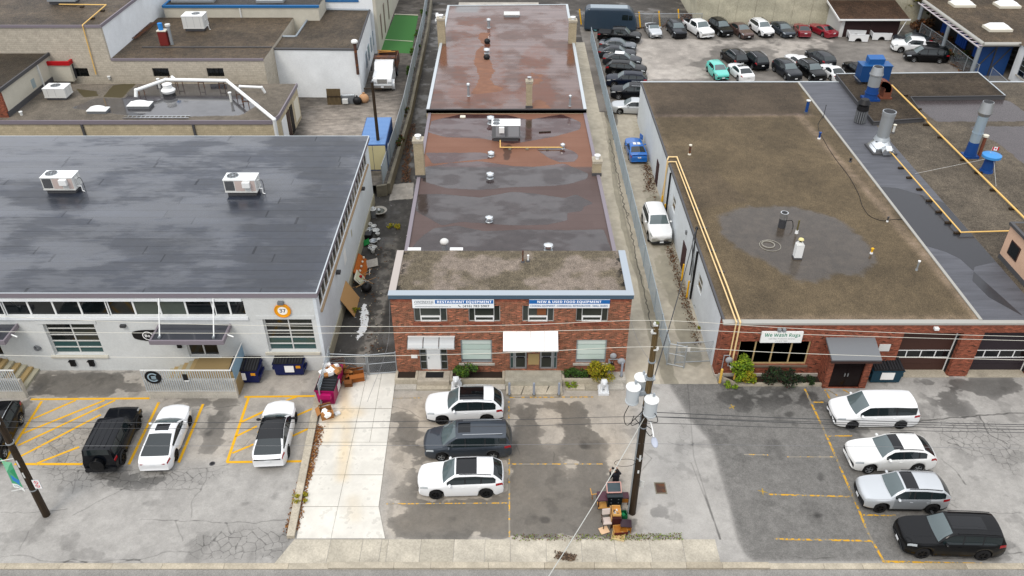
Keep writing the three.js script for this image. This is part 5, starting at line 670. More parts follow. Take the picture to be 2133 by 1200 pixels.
{const a = at(1660,537,RY), t = thing('white_chimney', 'square white chimney with yellow capped flue in the roof puddle', 'chimney', a);mesh('shaft', bx(-0.26,0.26,0.12,1.15,-0.22,0.22), M.white,t);mesh('base', bx(-0.3,0.3,0,0.118,-0.26,0.26), M.flash,t);mesh('shoulder', [new THREE.CylinderGeometry(0.2,0.34,0.18,4).rotateY(Math.PI / 4).translate(0,1.24,0)], M.offWhite,t);mesh('flue', [cyl(0,1.3,1.5,0,0.1)], M.black,t);mesh('flue_cap', cyl(0,1.5,1.58,0,0.2,0.16), plain('#cfc389'), t);}
const vp = (px,py,h,r,m,cap,l,c2)=>{const a = at(px,py,RY), t = thing('vent_pipe', l, 'vent pipe', a);mesh('pipe', cyl(0,0.1,h,0,r), m,t);mesh('cap', cyl(0,h,h + 0.08,0,r * 1.5), cap,t);mesh('foot', cyl(0,0,0.12,0,r * 1.7,r * 1.3), c2 ?? M.flash,t);};
vp(1436,322,0.85,0.09,M.rust,M.cream, 'brown pipe vent with pale foot near the gas pipes', M.cream);vp(1679,235,1.2,0.14,M.blue,M.offWhite, 'blue pipe vent on the darker back gravel');vp(1706,289,0.55,0.09,M.blue,M.blue, 'short blue pipe vent with white foot beside the cable', M.white);vp(1848,462,0.35,0.05,M.darkGrey,M.darkGrey, 'small white footed vent at the bend of the black cable', M.white);vp(1815,528,0.35,0.07,M.yellow,M.yellow, 'short yellow pipe stub on the gravel roof', M.white);vp(1909,563,0.7,0.06,M.galv,M.white, 'thin silver pipe vent near the membrane strip', M.galv);vp(1771,337,0.25,0.08,M.black,M.black, 'tiny black pipe stub by the roof strip edge');vp(1860,277,0.75,0.1,M.offWhite,M.cream, 'white pipe vent beside the grey stack of the hood');vp(2024,329,0.5,0.12,M.blue,M.blue, 'short blue pipe in front of the tallest stack');vp(1715,245,1.2,0.03,M.darkGrey,M.darkGrey, 'thin upright rod at the top of the black cable');
const c = pts('1714,243 1704,262 1722,302 1740,330 1770,370 1790,408 1797,430 1815,452 1840,460 1860,457 1882,457', RY + 0.03);tag(mesh('roof_cable', tube(c,0.022,5,60), M.black), 'loose black cable snaking over the gravel roof', 'cable');
const o = mesh('cable_pile', [new THREE.TorusGeometry(0.45,0.05,6,20).rotateX(Math.PI / 2).translate(at(1600,510,RY).x,RY + 0.03,at(1600,510,RY).z), new THREE.TorusGeometry(0.75,0.03,5,24).rotateX(Math.PI / 2).translate(at(1604,512,RY).x,RY + 0.02,at(1604,512,RY).z)], M.concreteGrey);tag(o, 'ring shaped patch lying in the roof puddle', 'ring');
}
// planting bed, posts and bin by the entrance
{
const z1 = at(1600,805).z,x0 = at(1500,790).x,x1 = az(1712,805,z1).x;
const p = thing('planting_bed', 'kerbed planting bed with dark shrubs under the rug shop window', 'planter', [0,0,0]);mesh('kerb', [bx(x0 + 0.9,x1,-0.05,0.2,z1 - 0.18,z1), prism([V3(x0 - 0.1,0,ZR + 0.15), V3(x0 + 0.08,0,ZR + 0.15), V3(x0 + 0.95,0,z1 - 0.18), V3(x0 + 0.9,0,z1)],-0.05,0.2)], M.concreteWarm,p);mesh('soil', prism([V3(x0 + 0.1,0,ZR + 0.12), V3(x1,0,ZR + 0.12), V3(x1,0,z1 - 0.18), V3(x0 + 0.95,0,z1 - 0.18)],-0.05,0.1), M.soil,p);
for (const [px,py,h,l] of [[1499,798,1.15, 'yellow guard post at the brick corner'],[1529,792,1.2, 'yellow guard post half hidden in the yellow bush']]) {const a = at(px,py), t = thing('guard_post', l, 'bollard', a);mesh('post', [cyl(0,0,h,0,0.085,0.085,12), new THREE.SphereGeometry(0.085,12,6,0,7,0,1.6).translate(0,h,0)], plain('#cfa94f', {roughness: 0.5}), t);mesh('collar', cyl(0,0,0.05,0,0.13), M.concreteOld,t);}
for (const [px,py,l] of [[1379,420, 'yellow post on the white side wall, farthest one'],[1385,432, 'yellow post on the white side wall, second farthest'],[1424,555, 'yellow post beside the brown side door'],[1435,590, 'yellow post on the white side wall, nearest one']]) {const a = ax(px,py,XR - 0.3), t = thing('guard_post', l, 'bollard', [a.x,0,a.z]);mesh('post', cyl(0,0,1.5,0,0.07), M.yellow,t);mesh('cap', new THREE.SphereGeometry(0.075,10,6).translate(0,1.5,0), M.yellow,t);}
}
// ---------------------------------------------------------------- buildings behind, on the left
const GY = 4.6,YD = 0.9;// garage roof height,raised yard level
{// raised yard with a retaining wall along the alley
const e = [at(806,386,YD), at(850,238,YD), at(888,60,YD), at(896,0,YD)].map((p)=>[p.x,p.z]);
const YR = [-36,-7,-125,-64], gr = maskOf(512,512,...YR, (g)=>{g.poly(pts('630,225 830,215 825,290 640,300', YD),0.9);g.poly(pts('620,240 760,235 760,260 640,262', YD),.4);g.poly(pts('770,150 840,150 830,215 765,225', YD),.45);},8);
const b = bake(768,768,(u,v)=>{const x = mix(YR[0], YR[1], u), z = mix(YR[2], YR[3], v), n = fb(x * 0.4,z * 0.4,4), k = fb(x * 1.6,z * 3.2,4), f = hsh(u * 768 | 0,v * 768 | 0) - 0.5,m = gr(u,v);let c = mix(0.3,0.5,m) + (n - 0.5) * 0.15 + (k - 0.5) * 0.22 + f * 0.08;return [c * 1.03,c * 0.97,c * 0.9,0.85 - ss(0.5,0.7,n) * 0.25];});
const g = paved('yard', [[-36,-64.5], e[0],...e.slice(1),[-9,-125],[-36,-125]].map(([x,z])=>V3(x,0,z)), YD,YR,std({...b,roughness: 1}));
const w = thing('retaining_wall', 'mossy concrete retaining wall between the raised yard and the dark alley', 'retaining wall', [0,0,0]), top = [[-12.2,-65.2],...e];for (let i = 0;i < top.length - 1;i++) {const [p,q] = [top[i], top[i + 1]], d = new THREE.Vector2(q[0] - p[0], q[1] - p[1]).normalize(), n = [-d.y * -0.3,d.x * -0.3];mesh('wall', prism([V3(p[0],0,p[1]), V3(q[0],0,q[1]), V3(q[0] + (i ? 0.3 : 0),0,q[1] + (i ? 0 : 0.3)), V3(p[0] + (i ? 0.3 : 0),0,p[1] + (i ? 0 : 0.3))],-0.05,YD + 0.18 + i * 0.004), M.concreteOld,w);}
const tf = paved('turf', pts('823,31 871,33 857,112 790,108', YD), YD + 0.02,YR,plain('#3a6b36', {roughness: 0.95}));const ed = thing('turf_edging', 'pale timber edging at the far end of the green turf', 'edging', [0,0,0]);const A = at(822,31,YD), B = at(871,33,YD);mesh('board', bar(A.setY(YD + 0.08), B.setY(YD + 0.08),0.08,4), M.cream,ed);const C = at(797,83,YD).setY(YD + 0.05), D = at(860,87,YD).setY(YD + 0.05);mesh('line', bar(C,D,0.05,4), M.cream,ed);
}
{// low garage with ladder,skylights and big white pipes
const f = at(578,252,GY), fl = at(25,252,GY), bz = -80.5,xr = at(617,175,GY).x,t = thing('low_garage', 'low tan block garage with wet gravel roof and white pipes', 'garage', [0,0,0]);
const zf = f.z,P = [V3(fl.x - 3,0,zf), V3(f.x - 0.5,0,zf), V3(xr,0,zf - 1.3), V3(xr,0,bz), V3(fl.x - 3,0,bz)];
mesh('wall', prism(P,0,GY - 0.05), M.blockTan,t);
const R0 = [P[0].x,xr,bz,zf], pd = maskOf(512,256,...R0,(g)=>{const Q = (s,a)=>g.poly(pts(s,GY), a);Q('270,185 340,172 470,170 500,200 540,215 500,240 300,245 230,235 150,225 200,205 260,205');},6), ms = maskOf(512,256,...R0,(g)=>{const Q = (s,a)=>g.poly(pts(s,GY), a);Q('158,185 200,190 205,200 175,203');Q('215,202 235,178 285,172 255,204');},2);
const b = bake(1024,384,(u,v)=>{const x = mix(R0[0], R0[1], u), z = mix(R0[2], R0[3], v), n = fb(x * 0.5,z * 0.5,4), m = fb(x * 2,z * 2,4), fz = hsh(u * 1024 | 0,v * 384 | 0), p = ss(0.3,0.6,pd(u,v) + (m - 0.5) * 0.5), q = ss(0.35,0.55,ms(u,v) + (m - 0.5) * 0.5);let c = 0.36 + (fz - 0.5) * 0.2 + (n - 0.5) * 0.1 + (m - 0.5) * 0.1;c = mix(c,0.24 + (m - .5) * .1,p);return [mix(c * (1.05 - p * .05),0.27,q), mix(c * (0.98 + p * .01),0.24,q), mix(c * (0.88 + p * 0.15),0.16,q), mix(0.92,0.14,p), p * (0.5 + n)];}, 'crb');const film = b.bumpMap;b.bumpMap = null;
paved('roof', P,GY + 0.002,R0,std({...b,roughness: 1,clearcoat: 1,clearcoatMap: film,clearcoatRoughness: 0.06}), t);
mesh('eave', [bx(P[0].x,P[1].x,GY - 0.3,GY + 0.08,zf,zf + 0.12), prism([P[1], P[2], V3(P[2].x + 0.12,0,P[2].z), V3(P[1].x,0,P[1].z + 0.12)], GY - 0.3,GY + 0.08), bx(xr,xr + 0.12,GY - 0.3,GY + 0.08,bz,P[2].z)], M.trimMauve,t);
for (const px of [170,402]) {const a = az(px,262,zf + 0.1);mesh('downspout', bx(a.x - 0.1,a.x + 0.1,0,GY - 0.3,zf + 0.003,zf + 0.16), M.flash,t);}
{const y0 = YD;for (const [za,zb,m] of [[zf - 1.9,zf - 3.6,M.white],[zf - 3.9,zf - 4.9,M.bronze],[zf - 5.2,zf - 6.2,M.black]]) mesh('door', bx(xr + 0.002,xr + 0.06,y0,y0 + 2.8,zb,za), m,t);mesh('panel', bx(xr + 0.002,xr + 0.03,y0 + 0.4,y0 + 2.6,bz + 0.4,bz + 2.2), M.cream,t);}
const lad = (ax0,ax1,py,Y,label,zz)=>{const a = at(ax0,py,Y), c = at(ax1,py,Y), l = thing('ladder', label, 'ladder', [0,0,0]), w = 0.45,z = zz ?? a.z,n = 15;for (const o of [0,w]) mesh('rail', bx(a.x,c.x,Y - 0.04,Y + 0.05,z - o - 0.04,z - o + 0.04), M.shiny,l);for (let i = 1;i < n;i++) {const x = mix(a.x,c.x,i / n);mesh('rung', bx(x - 0.03,x + 0.03,Y - 0.02,Y + 0.03,z - w + 0.04,z - 0.04), M.shiny,l);}};
lad(255,393,246,GY + 0.15, 'aluminium ladder lying on the garage roof edge');lad(265,390,268,GY - 1.6, 'aluminium ladder hung on the garage wall below the roof', zf + 0.62);
for (const [px,py,s,l] of [[206,233,0.9, 'smaller white skylight dome left on the garage roof'],[293,222,1.05, 'larger white skylight dome beside the round garage roof vent']]) {const a = at(px,py,GY), q = thing('skylight', l, 'skylight', a);mesh('curb', bx(-s,s,0,0.25,-s * 0.55,s * 0.55), M.midGrey,q);mesh('dome', [new THREE.SphereGeometry(1,20,8,0,7,0,Math.PI / 2).scale(s * 0.95,0.35,s * 0.53).translate(0,0.27,0), bx(-s - 0.04,s + 0.04,0.252,0.3,-s * 0.55 - 0.04,s * 0.55 + 0.04)], M.white,q);}
{const a = at(353,198,GY), q = thing('roof_fan', 'white round roof fan amid the white pipes', 'roof fan', a);mesh('curb', bx(-0.45,0.45,0,0.3,-0.45,0.45), M.darkGrey,q);mesh('housing', [cyl(0,0.3,0.55,0,0.6,0.7,20), cyl(0,0.55,0.75,0,0.7,0.5,20), cyl(0,0.75,1.15,0,0.45,0.42,20), cyl(0,1.15,1.22,0,0.48,0.3,20)], M.white,q);}
{const a = at(119,208,GY);rtu('white rooftop unit on the garage roof beside the tan wall', V3(a.x,GY,a.z - 0.6),2.1,1.5,0.9, {kerb: 0.25,fans: [[-0.1,-0.1,0.45]], body: M.white,grilles: [], panel: [[0.2,1.1]], side: M.offWhite});}
const q = thing('white_pipe', 'large white insulated pipe on rusty stands over the garage roof', 'pipe', [0,0,0]), W = (x,y,h)=>at(x,y,GY + h);mesh('pipe', [...pipe([W(283,202,0.3), W(283,188,0.9), W(345,166,1), W(472,168,1), W(571,249,1), W(573,262,0.1).setY(GY - 2.2)],0.17,10),...pipe([W(358,160,1.1), W(365,166,1)],0.15)], M.white,q);for (const [px,py] of [[296,197],[360,175],[376,180],[420,182],[463,184],[500,208],[513,222]]) {const a = at(px,py,GY);mesh('stand', [bx(a.x - 0.3,a.x - 0.24,GY,GY + 0.85,a.z - 0.03,a.z + 0.03), bx(a.x + 0.24,a.x + 0.3,GY,GY + 0.85,a.z - 0.03,a.z + 0.03), bx(a.x - 0.3,a.x + 0.3,GY + 0.5,GY + 0.56,a.z - 0.025,a.z + 0.025)], M.rust,q);}
const q2 = thing('white_pipe', 'short white pipe bend at the right of the garage roof', 'pipe', [0,0,0]);mesh('pipe', pipe([W(497,188,0.2), W(500,180,0.8), W(545,182,0.8), W(552,193,0.2)],0.13), M.white,q2);
for (const [px,py,h,l] of [[482,212,0.9, 'white standing pipe under the slanting white pipe'],[228,165,0.25, 'tiny grey vent at the back of the garage roof'],[45,240,0.3, 'small white vent at the left corner of the garage roof'],[333,183,0.9, 'white pipe left of the round roof fan']]) {const a = at(px,py,GY), v = thing('vent_pipe', l, 'vent pipe', a);mesh('pipe', cyl(0,0,h,0,0.12), M.offWhite,v);mesh('cap', cyl(0,h,h + 0.08,0,0.17), M.white,v);}
}
const dropRoof = (name,P,y,m,t)=>mesh(name,sheet(P,y), m,t);
{// tall grey block building with lower wing
const t = thing('block_building', 'tall grey block building with white side wall and wet flat roof', 'industrial building', [0,0,0]), z = -81.9,H1 = 10.1,H2 = 6.7,xr = az(208,53,z).x,xr2 = az(548,120,z).x,z2 = at(1066,36,H2).z,zt = -112;
const wins = [[150,184],[318,352],[431,466]].map(([a,b])=>[az(a,150,z).x,az(b,150,z).x,az(0,160,z).y,az(0,142,z).y]);
mesh('wall', wallZ(-62,xr,0,H1 - 0.1,z,0.3,[wins[0]]), M.block,t);mesh('wing_wall', wallZ(xr,xr2,0,H2 - 0.05,z,0.3,wins.slice(1)), M.block,t);
for (const w of wins) {const f = mesh('window', bx(w[0], w[1], w[2], w[3], z - 0.25,z - 0.15), M.glass,t);for (let x = w[0] + 0.2;x < w[1];x += 0.3) mesh('bar', bx(x - 0.02,x + 0.02,w[2], w[3], z - 0.14,z - 0.11), M.black,f);}
mesh('side_wall', bx(xr - 0.25,xr,0,H1 - 0.1,zt,z - 0.3), M.renderWhite,t);mesh('body', bx(xr,xr2,0,H2 - 0.06,z2,z - 0.31), M.block,t);
dropRoof('roof', [V3(-62,0,z), V3(xr,0,z), V3(xr,0,zt), V3(-62,0,zt)], H1 - 0.09,std({...rep(T.gravel,12), roughness: 0.5,color: new THREE.Color(2.1,2.05,2.05)}), t);dropRoof('lower_roof', [V3(xr,0,z), V3(xr2,0,z), V3(xr2,0,z2), V3(xr,0,z2)], H2 - 0.04,std({...rep(T.gravel,10), roughness: 0.6,color: new THREE.Color(2.2,2.1,2.05)}), t);
mesh('parapet', [bx(-62,xr,H1 - 0.15,H1 + 0.12,z,z + 0.1), bx(xr,xr + 0.12,H1 - 0.15,H1 + 0.15,zt,z + 0.1), bx(xr + 0.12,xr2,H2 - 0.15,H2 + 0.1,z,z + 0.1)], M.trimMauve,t);const s = at(1066,98,H2).z;mesh('roof_joint', bx(xr + 2,xr2,H2 - 0.03,H2 + 0.06,s,s + 0.15), M.flash,t);
const p = thing('gas_pipe', 'thin yellow pipe on the tall roof and down its grey block wall', 'pipe', [0,0,0]), U = (x,y)=>at(x,y,H1 + 0.1);mesh('pipe', pipe([U(123,9), U(221,10), U(172,52), az(172,54,z + 0.15), az(200,155,z + 0.15)],0.06), M.gas,p);for (const [x,y] of [[213,20],[192,36],[176,50],[170,12]]) mesh('support', bc(U(x,y).x,H1 + 0.0,U(x,y).z,0.4,0.16,0.3), M.poleDark,p);
{const a = at(405,66,H2);rtu('white rooftop unit on the lower wing of the block building', V3(a.x,H2,a.z - 0.9),2.3,1.7,1.35, {kerb: 0.3,fans: [[0.2,-0.1,0.45]], body: M.white,side: M.offWhite,side2: true});const b = at(130,9,H1);rtu('grey rooftop unit at the top picture edge', V3(b.x,H1,b.z - 0.6),3,1.4,1, {kerb: 0.3,fans: [], side: M.galv,body: M.galv});}
{const a = at(345,93,H2), c = thing('brick_flue', 'small red brick flue with blue cap on the lower wing', 'chimney', a);mesh('shaft', bx(-0.45,0.45,0,1.5,-0.35,0.35), plain('#6d2320', {roughness: 0.8}), c);mesh('crown', bx(-0.5,0.5,1.5,1.6,-0.4,0.4), M.cream,c);mesh('flue', cyl(-0.1,1.6,2.3,0,0.25), plain('#2a7cc4'), c);const d = thing('vent_pipe', 'grey metal pipe beside the red brick flue', 'vent pipe', [a.x + 0.7,H2,a.z]);mesh('pipe', cyl(0,0,2,0,0.18), M.galv,d);mesh('cap', cyl(0,2,2.2,0,0.28), M.offWhite,d);}
{const A = at(275,82,H2), B = at(318,50,H2), l = thing('pallet_stack', 'reddish rack of slats lying against the white side wall', 'pallet', [0,0,0]);for (let i = 0;i < 14;i++) {const q = A.clone().lerp(B,i / 13);mesh('slat', bc(q.x,H2 + 0.15,q.z,1.2,0.06,0.18,0.1), M.rust,l);} mesh('runner', [bar(A.clone().setY(H2 + 0.06), B.clone().setY(H2 + 0.06),0.05)], M.rust,l);}
// blue trimmed building behind
const u = thing('blue_trim_building', 'pale building with bright blue roof edge at the top of the picture', 'industrial building', [0,0,0]), zb = z2 - 0.02,hb = az(1066,13,zb).y,xa = az(341,20,zb).x,xb = az(663,20,zb).x;mesh('wall', bx(xa,xb,0,hb - 0.15,zb - 30,zb), M.renderTan,u);mesh('roof_edge', [bx(xa - 0.1,xb + 0.1,hb - 0.15,hb + 0.1,zb - 0.2,zb + 0.12), bx(xa - 0.1,xa + 0.15,hb - 0.15,hb + 0.1,zb - 30,zb - 0.2)], M.blueTrim,u);dropRoof('roof', [V3(xa + 0.15,0,zb - 0.2), V3(xb,0,zb - 0.2), V3(xb,0,zb - 30), V3(xa + 0.15,0,zb - 30)], hb + 0.02,std({...rep(T.gravel,12), roughness: 0.4,color: new THREE.Color(0.7,0.78,0.9)}), u);mesh('downspout', bx(az(500,20,zb).x - 0.08,az(500,20,zb).x + 0.08,H2,hb - 0.2,zb + 0.002,zb + 0.14), M.offWhite,u);
for (const [px,py,w,l] of [[405,2,2.5, 'white skylight box on the blue edged roof'],[565,3,1.6, 'pale skylight dome on the blue edged roof at its right']]) {const a = at(px,py,hb), k = thing('skylight', l, 'skylight', a);mesh('curb', bx(-w,w,0,0.3,-0.7,0.7), M.galv,k);mesh('dome', bx(-w * 0.9,w * 0.9,0.302,0.5,-0.6,0.6), M.white,k);}
}
{// white two storey building beside the dump truck
const t = thing('white_building', 'plain white corrugated building with dark flat roof beside the dump truck', 'building', [0,0,0]), H = 6.3,a = at(535,102,H), b = at(743,104,H), c = at(770,22,H), d = at(655,20,H), e = at(616,77,H), f = at(548,77,H), P = [a,b,c,d,e,f];
mesh('wall', prism(P,0,H - 0.02), M.renderWhite,t);const rib = [];for (let x = a.x + 0.4;x < b.x - 0.1;x += 0.6) rib.push(bx(x - 0.04,x + 0.04,YD,H - 0.4,a.z - 0.01,a.z + 0.035));mesh('rib', rib,M.renderWhite,t);
paved('roof', P,H + 0.002,[a.x,c.x,c.z,a.z], std({...rep(T.gravel,0.6,0.7), roughness: 0.55,color: new THREE.Color(2.1,2.05,2.05)}), t);
for (let i = 0;i < 6;i++) {const p = P[i].clone(), q = P[(i + 1) % 6].clone();p.y = q.y = H + 0.04;mesh('roof_edge', bar(p,q,0.14,4), i === 0 || i === 1 ? M.flash : M.galvDull,t);}
for (const [px,py] of [[766,155],[771,127],[777,100],[783,85]]) {const q = ax(px,py, (b.x + c.x) / 2);mesh('window', bc(mix(b.x,c.x,cl((q.z - b.z) / (c.z - b.z))) + 0.03,2.9,q.z,0.1,1.7,1.1,Math.atan2(c.x - b.x,c.z - b.z)), plain('#8b99a3', {roughness: 0.2}), t);}
const s = thing('flue_pipe', 'rusty flue pipe with white cap at the corner of the white building', 'chimney', [b.x - 0.1,0,b.z + 0.25]);mesh('pipe', cyl(0,3.7,7.2,0,0.16), M.rust,s);mesh('cap', [cyl(0,7.2,7.35,0,0.36), new THREE.SphereGeometry(0.34,12,6,0,7,0,1.57).scale(1,0.5,1).translate(0,7.35,0)], M.white,s);
// taller white wall and tan wall behind it
const k = thing('tan_building', 'taller white and tan building behind the green turf', 'building', [0,0,0]), z0 = c.z - 0.3,hh = 8.5,xr = at(793,100,YD).x + 0.2;mesh('wall', bx(d.x - 2,xr - 0.35,0,hh,z0 - 40,z0), M.renderWhite,k);mesh('side_wall', prism([V3(xr - 0.349,0,z0), V3(xr,0,z0), V3(at(822,30,YD).x - 0.2,0,at(822,30,YD).z), V3(at(822,30,YD).x - 0.2,0,z0 - 40), V3(xr - 0.349,0,z0 - 40)],0,hh), M.renderTan,k);mesh('blue_edge', bx(d.x - 2,xr - 2,az(1066,2,z0).y - 0.1,az(1066,2,z0).y + 0.15,z0 + 0.003,z0 + 0.1), M.blueTrim,k);
const pl = plain('#7a6e64', {roughness: 0.8});for (const [py,h] of [[64,3],[45,3.6],[22,3]]) {const q = at(808,py + 30,YD);mesh('shutter', bc(mix(xr,at(822,30,YD).x - 0.2,cl((z0 - q.z) / (z0 - at(822,30,YD).z))) + 0.02,YD + 2.4,q.z,0.08,h,1.0,0.06), pl,k);}
}
{// brick house and tan wing at the left edge
const t = thing('tan_wing', 'tan walled annex with wet dark roof and brick front at the left edge', 'building', [0,0,0]), H = 7.3,a = at(8,188,H), b = at(103,109,H);mesh('wall', [bx(-62,b.x,0,H - 0.06,b.z,a.z - 0.301)], M.renderTan,t);mesh('front', bx(-62,b.x,0,H - 0.05,a.z - 0.3,a.z), M.brickB,t);mesh('roof_edge', [bx(b.x,b.x + 0.15,H - 0.2,H + 0.12,b.z,a.z + 0.1), bx(-62,b.x,H - 0.2,H + 0.12,a.z,a.z + 0.1)], M.flash,t);dropRoof('roof', [V3(-62,0,a.z), V3(b.x,0,a.z), V3(b.x,0,b.z), V3(-62,0,b.z)], H + 0.003,std({...rep(T.gravel,8), roughness: 0.4,color: new THREE.Color(1.1,1.1,1.15)}), t);
mesh('downspout', bx(b.x + 0.002,b.x + 0.16,GY,H - 0.2,b.z + 3,b.z + 3.15), M.offWhite,t);mesh('wall_patch', [bx(b.x + 0.002,b.x + 0.01,5.3,6.2,b.z + 4.2,b.z + 4.9)], plain('#8d9a9c'), t);mesh('base_flashing', bx(b.x + 0.002,b.x + 0.08,GY,GY + 0.5,b.z,a.z - 0.1), M.flash,t);
const c = at(126,170,GY), k = thing('roof_hut', 'small tan roof hut with bright red fascia beside the annex', 'roof hut', [c.x,GY,c.z - 1.3]);k.scale.set(1,1.15,1.15);mesh('wall', bx(-1.5,1.4,0,1.5,-1.1,1.1), M.renderTan,k);mesh('fascia', [bx(-1.6,1.5,1.5,1.85,1.0,1.2), bx(-1.6,1.5,1.5,1.85,-1.2,-1.0), bx(-1.6,-1.4,1.5,1.85,-1,1), bx(1.3,1.5,1.5,1.85,-1,1)], M.red,k);mesh('roof', bx(-1.4,1.3,1.45,1.6,-1,1), M.flash,k);mesh('door', bx(1.402,1.45,0.1,1.4,-0.6,0.7), M.darkGrey,k);
}
// ---------------------------------------------------------------- far side: wall, shed, workshop on the right
{
const z = -114.5,t = thing('concrete_wall', 'tall pale concrete retaining wall behind the car yard', 'retaining wall', [0,0,0]), x0 = 26,m = std({...rep(T.concrete,9), roughness: 1,color: new THREE.Color(1.1,1.1,0.95)});for (let i = 0;i < 13;i++) mesh('panel', bx(x0 + i * 2.6 + 0.01,x0 + (i + 1) * 2.6 - 0.02,-0.1,6.5 + (i % 2) * 0.02,z - 0.5,z - (i % 3) * 0.01), m,t);mesh('side', bx(x0 - 0.4,x0,-0.1,6.5,z - 40,z), m,t);
struct('back_lot', sheet([V3(9.4,0,z + 1), V3(x0,0,z + 1), V3(x0,0,z - 60), V3(9.4,0,z - 60)],0.012), M.asphaltDark);
struct('back_path', bx(-8,4,0.015,0.03,-125,-121), M.concrete);
const s = thing('garden_shed', 'brown roofed shed with dark double doors and white trim in the car yard', 'shed', [0,0,0]), f = at(1735,77), zf = f.z,xL = f.x + 0.7,xRt = at(1868,77).x,d = 6.2;mesh('wall', [bx(xL,xRt,0,2.5,zf - d,zf - 0.1), bx(xL,xL + 0.5,0,2.3,zf - 0.1,zf)], M.offWhite,s);mesh('door', [bx(xL + 0.55,(xL + xRt) / 2 - 0.02,0,2.35,zf - 0.099,zf - 0.02)], plain('#2d1c1c', {roughness: 0.7}), s);mesh('door', [bx((xL + xRt) / 2 + 0.02,xRt - 0.05,0,2.35,zf - 0.099,zf - 0.02)], plain('#2d1c1c', {roughness: 0.7}), s);
const an = Math.atan2(0.9,d);mesh('roof', bc((xL + xRt) / 2 + 0.2,2.95,zf - d / 2 + 0.2,xRt - xL + 1.4,0.14,d + 0.9,0,an), std({...rep(T.gravel,6), roughness: 1,color: new THREE.Color(1.5,1.05,0.88)}), s);mesh('fascia', [bx(xL - 0.55,xRt + 0.95,2.36,2.56,zf + 0.55,zf + 0.65)], M.white,s);mesh('bargeboard', bc(xL - 0.55,2.9,zf - d / 2 + 0.2,0.08,0.25,d + 0.9,0,an), M.white,s);mesh('downspout', bar(V3(xRt + 0.5,2.4,zf + 0.5), V3(xRt - 0.4,0.1,zf + 0.6),0.06), M.white,s);
// steel framed workshop with skylights
const w = thing('steel_workshop', 'brown roofed workshop with blue doors and truss edge at the right corner', 'workshop', [0,0,0]), H = 4.3,c = at(2050,90,H), b0 = at(1925,0,H), X1 = 95,e = at(2133,130,H);
paved('roof', [V3(c.x,0,c.z), V3(c.x + 4,0,c.z), V3(c.x + 4.6,0,e.z + 6), V3(X1,0,e.z + 6), V3(X1,0,-150), V3(b0.x,0,b0.z - 18), V3(b0.x,0,b0.z)], H, [c.x - 20,X1,-150,c.z + 10], std({...rep(T.gravel,0.16,0.2), roughness: 0.8,color: new THREE.Color(2.0,1.85,1.7)}), w);
const A = V3(c.x,H,c.z), B = V3(b0.x,H,b0.z);mesh('eave', [bar(A.clone().setY(H - 0.15), B.clone().setY(H - 0.15),0.28,4), bar(A.clone().setY(H - 0.15), V3(c.x + 4.3,H - 0.15,c.z),0.28,4)], M.copingGrey,w);
const tr = (k,y,o)=>A.clone().lerp(B,k).add(V3(-o * 0.8,y - H,o * 0.5));mesh('truss_chord', [bar(tr(-0.02,H - 0.2,1.2), tr(1,H - 0.2,1.2),0.09)], plain('#a9a4a6'), w);for (let i = 0;i < 14;i++) mesh('truss_web', bar(tr(i / 14,H - 0.25,0.25), tr((i + 0.5) / 14,H - 0.2,1.2),0.06,5), plain('#b7aab2'), w);
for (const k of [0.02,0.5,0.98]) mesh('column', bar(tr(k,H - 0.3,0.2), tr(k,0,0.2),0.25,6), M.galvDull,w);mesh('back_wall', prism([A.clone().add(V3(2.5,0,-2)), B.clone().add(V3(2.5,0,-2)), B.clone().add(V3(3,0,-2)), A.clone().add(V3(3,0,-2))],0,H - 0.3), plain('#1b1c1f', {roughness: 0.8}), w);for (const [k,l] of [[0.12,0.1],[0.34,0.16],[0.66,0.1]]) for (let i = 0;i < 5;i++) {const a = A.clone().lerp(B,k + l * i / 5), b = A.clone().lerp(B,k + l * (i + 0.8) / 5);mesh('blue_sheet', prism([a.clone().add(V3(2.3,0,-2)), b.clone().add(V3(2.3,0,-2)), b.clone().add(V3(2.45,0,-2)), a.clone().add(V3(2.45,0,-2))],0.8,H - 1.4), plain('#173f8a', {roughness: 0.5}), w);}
mesh('roller_door', bx(c.x + 0.4,c.x + 4.2,0,H - 0.6,c.z - 1.2,c.z - 1), plain('#1b3f74', {roughness: 0.5}), w);mesh('door_brace', [bar(V3(c.x + 0.6,1,c.z - 0.97), V3(c.x + 2.2,3.4,c.z - 0.97),0.09,4), bar(V3(c.x + 2.4,1,c.z - 0.97), V3(c.x + 4,3.4,c.z - 0.97),0.09,4), bx(c.x + 2.2,c.x + 2.35,0,3.6,c.z - 0.995,c.z - 0.9)], M.darkGrey,w);
